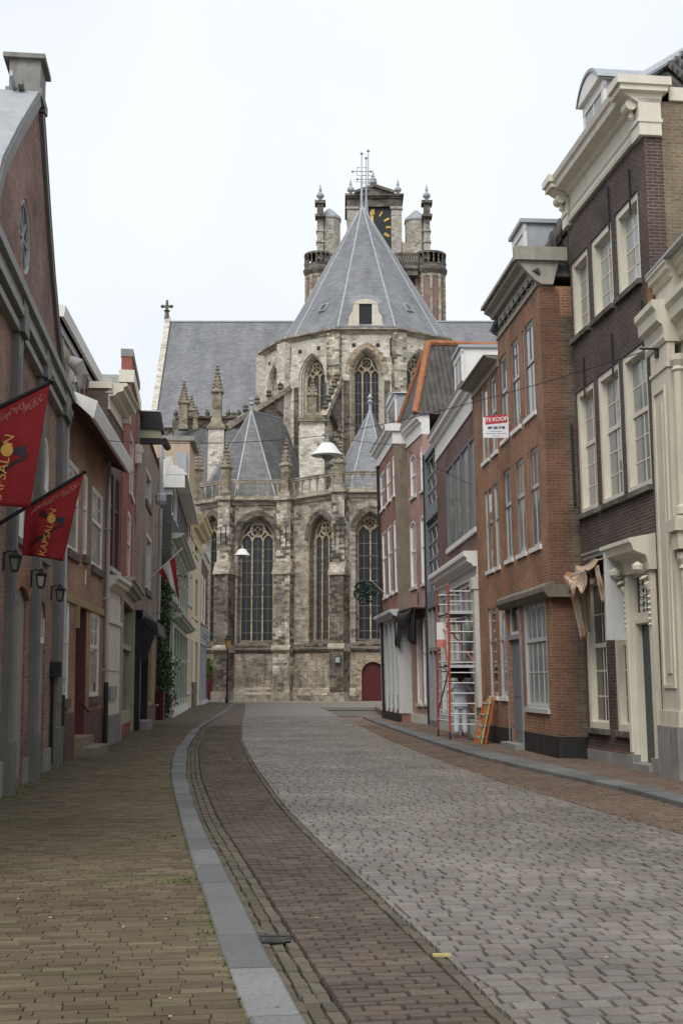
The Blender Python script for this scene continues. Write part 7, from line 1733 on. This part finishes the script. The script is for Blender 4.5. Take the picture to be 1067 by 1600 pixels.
m = MB(); m.tube([(w_, 0.05, 2.15), (dxf+w_*.4, dy, 3.3)], .022, 8); m.tube([(.02, .05, 2.9), (dxf, dy, 3.45)], .022, 8); m.build('brace', M['sc_pink'], r)
for z in (2.02, 3.55):
    m = MB(); m.prism([(.04, .0, z), (w_-.04, .0, z), (dxf+w_-.04, dy, z), (dxf+.04, dy, z)], (0, 0, .05)); m.build('platform', M['ply'], r)
    m = MB(); m.bar((.02, -.01, z+.03), (w_-.02, -.01, z+.03), .03, .08); m.build('platform_edge', M['alu'], r)
m = MB(); m.prism([(.12, .9, 2.0), (w_-.08, .9, 2.0), (w_-.08, .35, 1.72), (.06, .35, 1.72)], (0, .0, .03)); m.build('trapdoor', M['ply'], r)
m = MB(); m.box(-.26, .02, dy*.5, dy*.5+.02, 2.65, 3.35); m.build('safety_sheet', M['white'], r); m = MB(); m.box(-.262, .022, dy*.5-.004, dy*.5, 2.62, 2.85); m.build('red_stripe', M['sc_pink'], r)
# ---- worker in white
p = at_y(720, 1150, 35.9); KH = 1.86/1.76
wk_ = put('person', (p.x, 35.9, 0), 'worker in white overalls standing with raised arms under the scaffold platform', 'person', None, R(-6))
def skin(name, nodes, edges, mat, sub=2):
    me = bpy.data.meshes.new(name); ks = list(nodes); ix = {k: i for i, k in enumerate(ks)}
    me.from_pydata([tuple(c*KH for c in nodes[k][0]) for k in ks], [(ix[a], ix[b]) for a, b in edges], [])
    o = bpy.data.objects.new(name, me); COL.objects.link(o); o.parent = wk_
    me.materials.append(mat); sm = o.modifiers.new('skin', 'SKIN'); sm.use_smooth_shade = True
    if not me.skin_vertices: me.attributes  # created with the modifier below
    bpy.context.view_layer.objects.active = o
    if not me.skin_vertices:
        o.select_set(True); bpy.ops.mesh.customdata_skin_add() if bpy.ops.mesh.customdata_skin_add.poll() else None
    for k in ks:
        sv = me.skin_vertices[0].data[ix[k]]; q = nodes[k][1]; sv.radius = (q[0]*KH, q[1]*KH) if isinstance(q, tuple) else (q*KH, q*KH); sv.use_root = (ix[k] == 0)
    ss = o.modifiers.new('sub', 'SUBSURF'); ss.levels = sub; ss.render_levels = sub; return o
body = {'pelvis': ((0,0,.95), (.15,.11)), 'belly': ((0,0,1.1), (.135,.10)), 'chest': ((0,.01,1.30), (.16,.115)), 'base': ((0,0,1.44), (.09,.08)), 'neck': ((0,.01,1.52), .055), 'jaw': ((0,.035,1.58), (.065,.075)), 'skull': ((0,.01,1.67), (.078,.095)), 'crown': ((0,0,1.725), (.055,.065))}
edg = [('pelvis','belly'),('belly','chest'),('chest','base'),('base','neck'),('neck','jaw'),('jaw','skull'),('skull','crown')]
for s, q in ((-1, 'l'), (1, 'r')):
    body.update({q+'sh': ((s*.18,0,1.42), .062), q+'el': ((s*.335,.06,1.24), .046), q+'wr': ((s*.30,.27,1.40), .032), q+'pa': ((s*.285,.33,1.455), (.042,.02)), q+'hip': ((s*.09,0,.88), .095), q+'kn': ((s*.105,.02,.49), .062), q+'an': ((s*.115,-.01,.085), .042), q+'to': ((s*.13,.13,.035), .035)})
    edg += [('base',q+'sh'),(q+'sh',q+'el'),(q+'el',q+'wr'),(q+'wr',q+'pa'),('pelvis',q+'hip'),(q+'hip',q+'kn'),(q+'kn',q+'an'),(q+'an',q+'to')]
    for f, (dx_, ln_, cu) in enumerate(((-.03,.062,.012),(-.010,.075,.008),(.012,.070,.010),(.032,.055,.016))):
        body[q+'f%da' % f] = ((s*.285+dx_, .348, 1.485), .0095); body[q+'f%db' % f] = ((s*.285+dx_*1.15, .362+cu, 1.485+ln_*.55), .009); body[q+'f%dc' % f] = ((s*.285+dx_*1.2, .385+cu*2, 1.485+ln_*.85), .008)
        edg += [(q+'pa',q+'f%da' % f),(q+'f%da' % f,q+'f%db' % f),(q+'f%db' % f,q+'f%dc' % f)]
    body[q+'ta'] = ((s*.285-s*.05, .325, 1.46), .011); body[q+'tb'] = ((s*.285-s*.07, .345, 1.495), .009); edg += [(q+'pa',q+'ta'),(q+'ta',q+'tb')]
skinm = m_paint('skin', (.42,.25,.18), .6, .08, .05); cot = m_paint('white_cotton', (.62,.62,.66), .9, .1, .15, dirtc=(.4,.4,.42), bump=.5)
skin('body', body, edg, skinm)
top_ = {'b': ((0,0,1.02), (.185,.14)), 'w': ((0,0,.86), (.20,.15)), 'v': ((0,0,.74), (.205,.155)), 'm': ((0,0,1.18), (.18,.135)), 'c': ((0,.01,1.33), (.185,.14)), 'k': ((0,.0,1.46), (.10,.09))}
et = [('b','w'),('w','v'),('b','m'),('m','c'),('c','k')]
for s, q in ((-1,'l'),(1,'r')):
    top_.update({q+'s': ((s*.185,0,1.425), .082), q+'e': ((s*.34,.06,1.24), .066), q+'r': ((s*.307,.225,1.365), .05)}); et += [('k',q+'s'),(q+'s',q+'e'),(q+'e',q+'r')]
skin('jacket', top_, et, cot)
leg = {'p': ((0,0,.93), (.13,.10))}; el_ = []
for s, q in ((-1,'l'),(1,'r')):
    leg.update({q+'h': ((s*.098,0,.80), .098), q+'k': ((s*.108,.015,.49), .09), q+'m': ((s*.113,0,.25), .085), q+'a': ((s*.117,-.005,.10), .08)}); el_ += [('p',q+'h'),(q+'h',q+'k'),(q+'k',q+'m'),(q+'m',q+'a')]
skin('trousers', leg, el_, cot)
for s in (-1, 1):
    m = MB(); m.mesh([(KH*(s*.118+x), KH*y, KH*z) for x, y, z in ((-.048,-.075,0),(.048,-.075,0),(.05,.1,0),(.03,.19,0),(-.03,.19,0),(-.05,.1,0),(-.04,-.065,.09),(.04,-.065,.09),(.04,.06,.09),(.025,.17,.045),(-.025,.17,.045),(-.04,.06,.09))], [(5,4,3,2,1,0),(6,7,8,11),(8,9,10,11),(0,1,7,6),(1,2,8,7),(2,3,9,8),(3,4,10,9),(4,5,11,10),(5,0,6,11)]); m.build('shoe', M['redbrown'], wk_)
m = MB(); random.seed(12); prof = [(.03,-.13),(.078,-.10),(.098,-.03),(.10,.03),(.085,.08),(.05,.108),(.0,.116)]
m.lathe(prof, (0, 0, 0), 18); m.v = [(x*KH*1.0, (y*1.12-.018)*KH, (z+1.675)*KH) for x, y, z in m.v]; m.v = [(x+random.gauss(0,.003), y+random.gauss(0,.003) if y < .04 else y*.55, z) for x, y, z in m.v]; m.build('hair', m_paint('dark_hair', (.022,.016,.012), .6, .3, 0), wk_, smooth=True)
m = MB(); m.lathe([(0,-.02),(.016,-.005),(.012,.015),(0,.02)], (0,0,0), 8); m.v = [(x*KH, (y+.118)*KH, (z+1.635)*KH) for x, y, z in m.v]; m.build('nose', skinm, wk_)
for s in (-1, 1):
    m = MB(); m.lathe([(0,-.03),(.014,-.01),(.016,.015),(0,.03)], (0,0,0), 8); m.v = [(s*.088*KH+x*.6*KH, (y+.01)*KH, (z+1.64)*KH) for x, y, z in m.v]; m.build('ear', skinm, wk_)
    m = MB(); m.lathe([(0,-.012),(.012,0),(0,.012)], (0,0,0), 8); m.v = [((s*.03+x)*KH, (y+.100)*KH, (z+1.665)*KH) for x, y, z in m.v]; m.build('eye', M['black'], wk_)
m = MB(); m.tube([(-.022*KH,.108*KH,1.592*KH),(0,.114*KH,1.590*KH),(.022*KH,.108*KH,1.592*KH)], .006, 6); m.build('mouth', M['redbrown'], wk_)
# ---- folded ladder against the wall
H = D3; uL = H.ux(758, .5, .25); b0 = H.W(1.55, .38, 0); 
r = put('folding_ladder', b0, 'short folded orange and yellow ladder leaning on the orange brick wall', 'ladder', None, H.root.rotation_euler.z); hl_ = 1.22
for k, (o, mt) in enumerate(((0, 'lad_orange'), (.10, 'lad_yellow'), (.2, 'lad_orange'))):
    if mt not in M: M[mt] = m_paint(mt.replace('lad', 'ladder'), (.48,.12,.035) if 'orange' in mt else (.50,.38,.16), .5, .15, .2)
    m = MB(Tr)
    for u in (0, .34): m.bar((u+.05*k, .0+o, .0), (u+.05*k, -.26+o, hl_-.06*k), .07, .035)
    m.build('side_rail', M[mt], r)
m = MB(Tr)
for k in range(4):
    z = .18+.29*k
    for o in (0, .1, .2): m.bar((0, o-.26*z/hl_, z), (.42, o-.26*z/hl_, z), .035)
m.build('rung', M['alu'], r)
# ---- cloth bundle beside the ladder
p = at_y(743, 1146, 34.6); r = None
m = MB(); random.seed(17); vs = []; fs = []; n = 14
for j in range(7):
    for i in range(n):
        a = 2*math.pi*i/n; t = j/6; rr = .26*math.cos(t*1.5)*(1+.22*math.sin(3*a+j)+random.gauss(0,.05)); vs.append((rr*math.cos(a), rr*.9*math.sin(a), .24*math.sin(t*1.57)*(1+.2*math.sin(2*a))))
for j in range(6):
    for i in range(n): fs.append((j*n+i, j*n+(i+1)%n, (j+1)*n+(i+1)%n, (j+1)*n+i))
fs.append([6*n+i for i in range(n)]); fs.append([i for i in range(n)][::-1]); m.mesh(vs, fs); o = m.build('cloth_bundle', m_paint('olive_dust_sheet', (.16,.15,.08), .9, .3, .3), None, smooth=True); o.location = (p.x+.05, 34.55, 0); tag(o, 'crumpled olive dust sheet on the pavement between scaffold and ladder', 'dust sheet')
# ---- small lamp on the church wall
q = at_y(527.5, 1031, 100.2); r = put('wall_floodlight', q, 'small black floodlight on the church buttress by the red door', 'floodlight'); m = MB(); m.box(-.22, .22, -.15, .15, -.28, .28); m.build('housing', M['black'], r); m = MB(); m.box(-.18, .18, -.17, -.151, -.22, .22); m.build('lens', M['glass_grey'], r); m = MB(); m.bar((0, .1, .1), (-.2, .75, .5), .07); m.build('bracket', M['iron'], r)
# ================================================================== LIGHT, SKY, CAMERA
SUN_EL, SUN_AZ = 50.0, 200.0     # degrees; azimuth clockwise from +Y: sun behind the camera, to the left
w = bpy.data.worlds.new('World'); SC.world = w; w.use_nodes = True; nt = w.node_tree; bg = nt.nodes['Background']
sky = nt.nodes.new('ShaderNodeTexSky'); sky.sky_type = 'NISHITA'; sky.sun_disc = False; sky.sun_elevation = R(SUN_EL); sky.sun_rotation = R(SUN_AZ); sky.dust_density = 4.0; sky.air_density = 1.0; sky.ozone_density = 1.0
hs = nt.nodes.new('ShaderNodeHueSaturation'); hs.inputs['Saturation'].default_value = .12; nt.links.new(sky.outputs[0], hs.inputs['Color'])
mx = nt.nodes.new('ShaderNodeMix'); mx.data_type = 'RGBA'; mx.inputs[0].default_value = .86; mx.inputs[7].default_value = (6.0, 6.3, 6.68, 1)
tc = nt.nodes.new('ShaderNodeTexCoord'); nz = nt.nodes.new('ShaderNodeTexNoise'); nz.inputs['Scale'].default_value = 1.5; nz.inputs['Detail'].default_value = 5; nt.links.new(tc.outputs['Generated'], nz.inputs['Vector'])
cr_ = nt.nodes.new('ShaderNodeValToRGB'); cr_.color_ramp.elements[0].position = .3; cr_.color_ramp.elements[0].color = (.74, .765, .80, 1); cr_.color_ramp.elements[1].position = .7; cr_.color_ramp.elements[1].color = (1.05, 1.05, 1.05, 1); nt.links.new(nz.outputs['Fac'], cr_.inputs['Fac'])
m2 = nt.nodes.new('ShaderNodeMix'); m2.data_type = 'RGBA'; m2.blend_type = 'MULTIPLY'; m2.inputs[0].default_value = 1
nt.links.new(hs.outputs[0], mx.inputs[6]); nt.links.new(mx.outputs[2], m2.inputs[6]); nt.links.new(cr_.outputs[0], m2.inputs[7]); nt.links.new(m2.outputs[2], bg.inputs['Color']); bg.inputs['Strength'].default_value = .106
sl = bpy.data.lights.new('sun', 'SUN'); sl.energy = 1.5; sl.angle = R(35); sl.color = (1, .965, .92); so = bpy.data.objects.new('sun', sl); COL.objects.link(so); so.location = (-20, -20, 60)
az = R(SUN_AZ); dv = Vector((math.sin(az)*math.cos(R(SUN_EL)), math.cos(az)*math.cos(R(SUN_EL)), math.sin(R(SUN_EL)))); so.rotation_euler = (-dv).to_track_quat('-Z', 'Y').to_euler()
cam = bpy.data.cameras.new('camera'); cam.sensor_fit = 'VERTICAL'; cam.sensor_height = 36; cam.lens = 36*F/1600; cam.clip_end = 3000; co_ = bpy.data.objects.new('camera', cam); COL.objects.link(co_)
co_.location = CAM; co_.rotation_euler = (math.pi/2 + TH, 0, 0); SC.camera = co_
SC.view_settings.view_transform = 'Standard'; SC.view_settings.look = 'None'; SC.view_settings.exposure = 0.65; SC.view_settings.gamma = 1.0
SC.cycles.max_bounces = 6; SC.cycles.diffuse_bounces = 3; SC.cycles.glossy_bounces = 3; SC.cycles.use_denoising = True
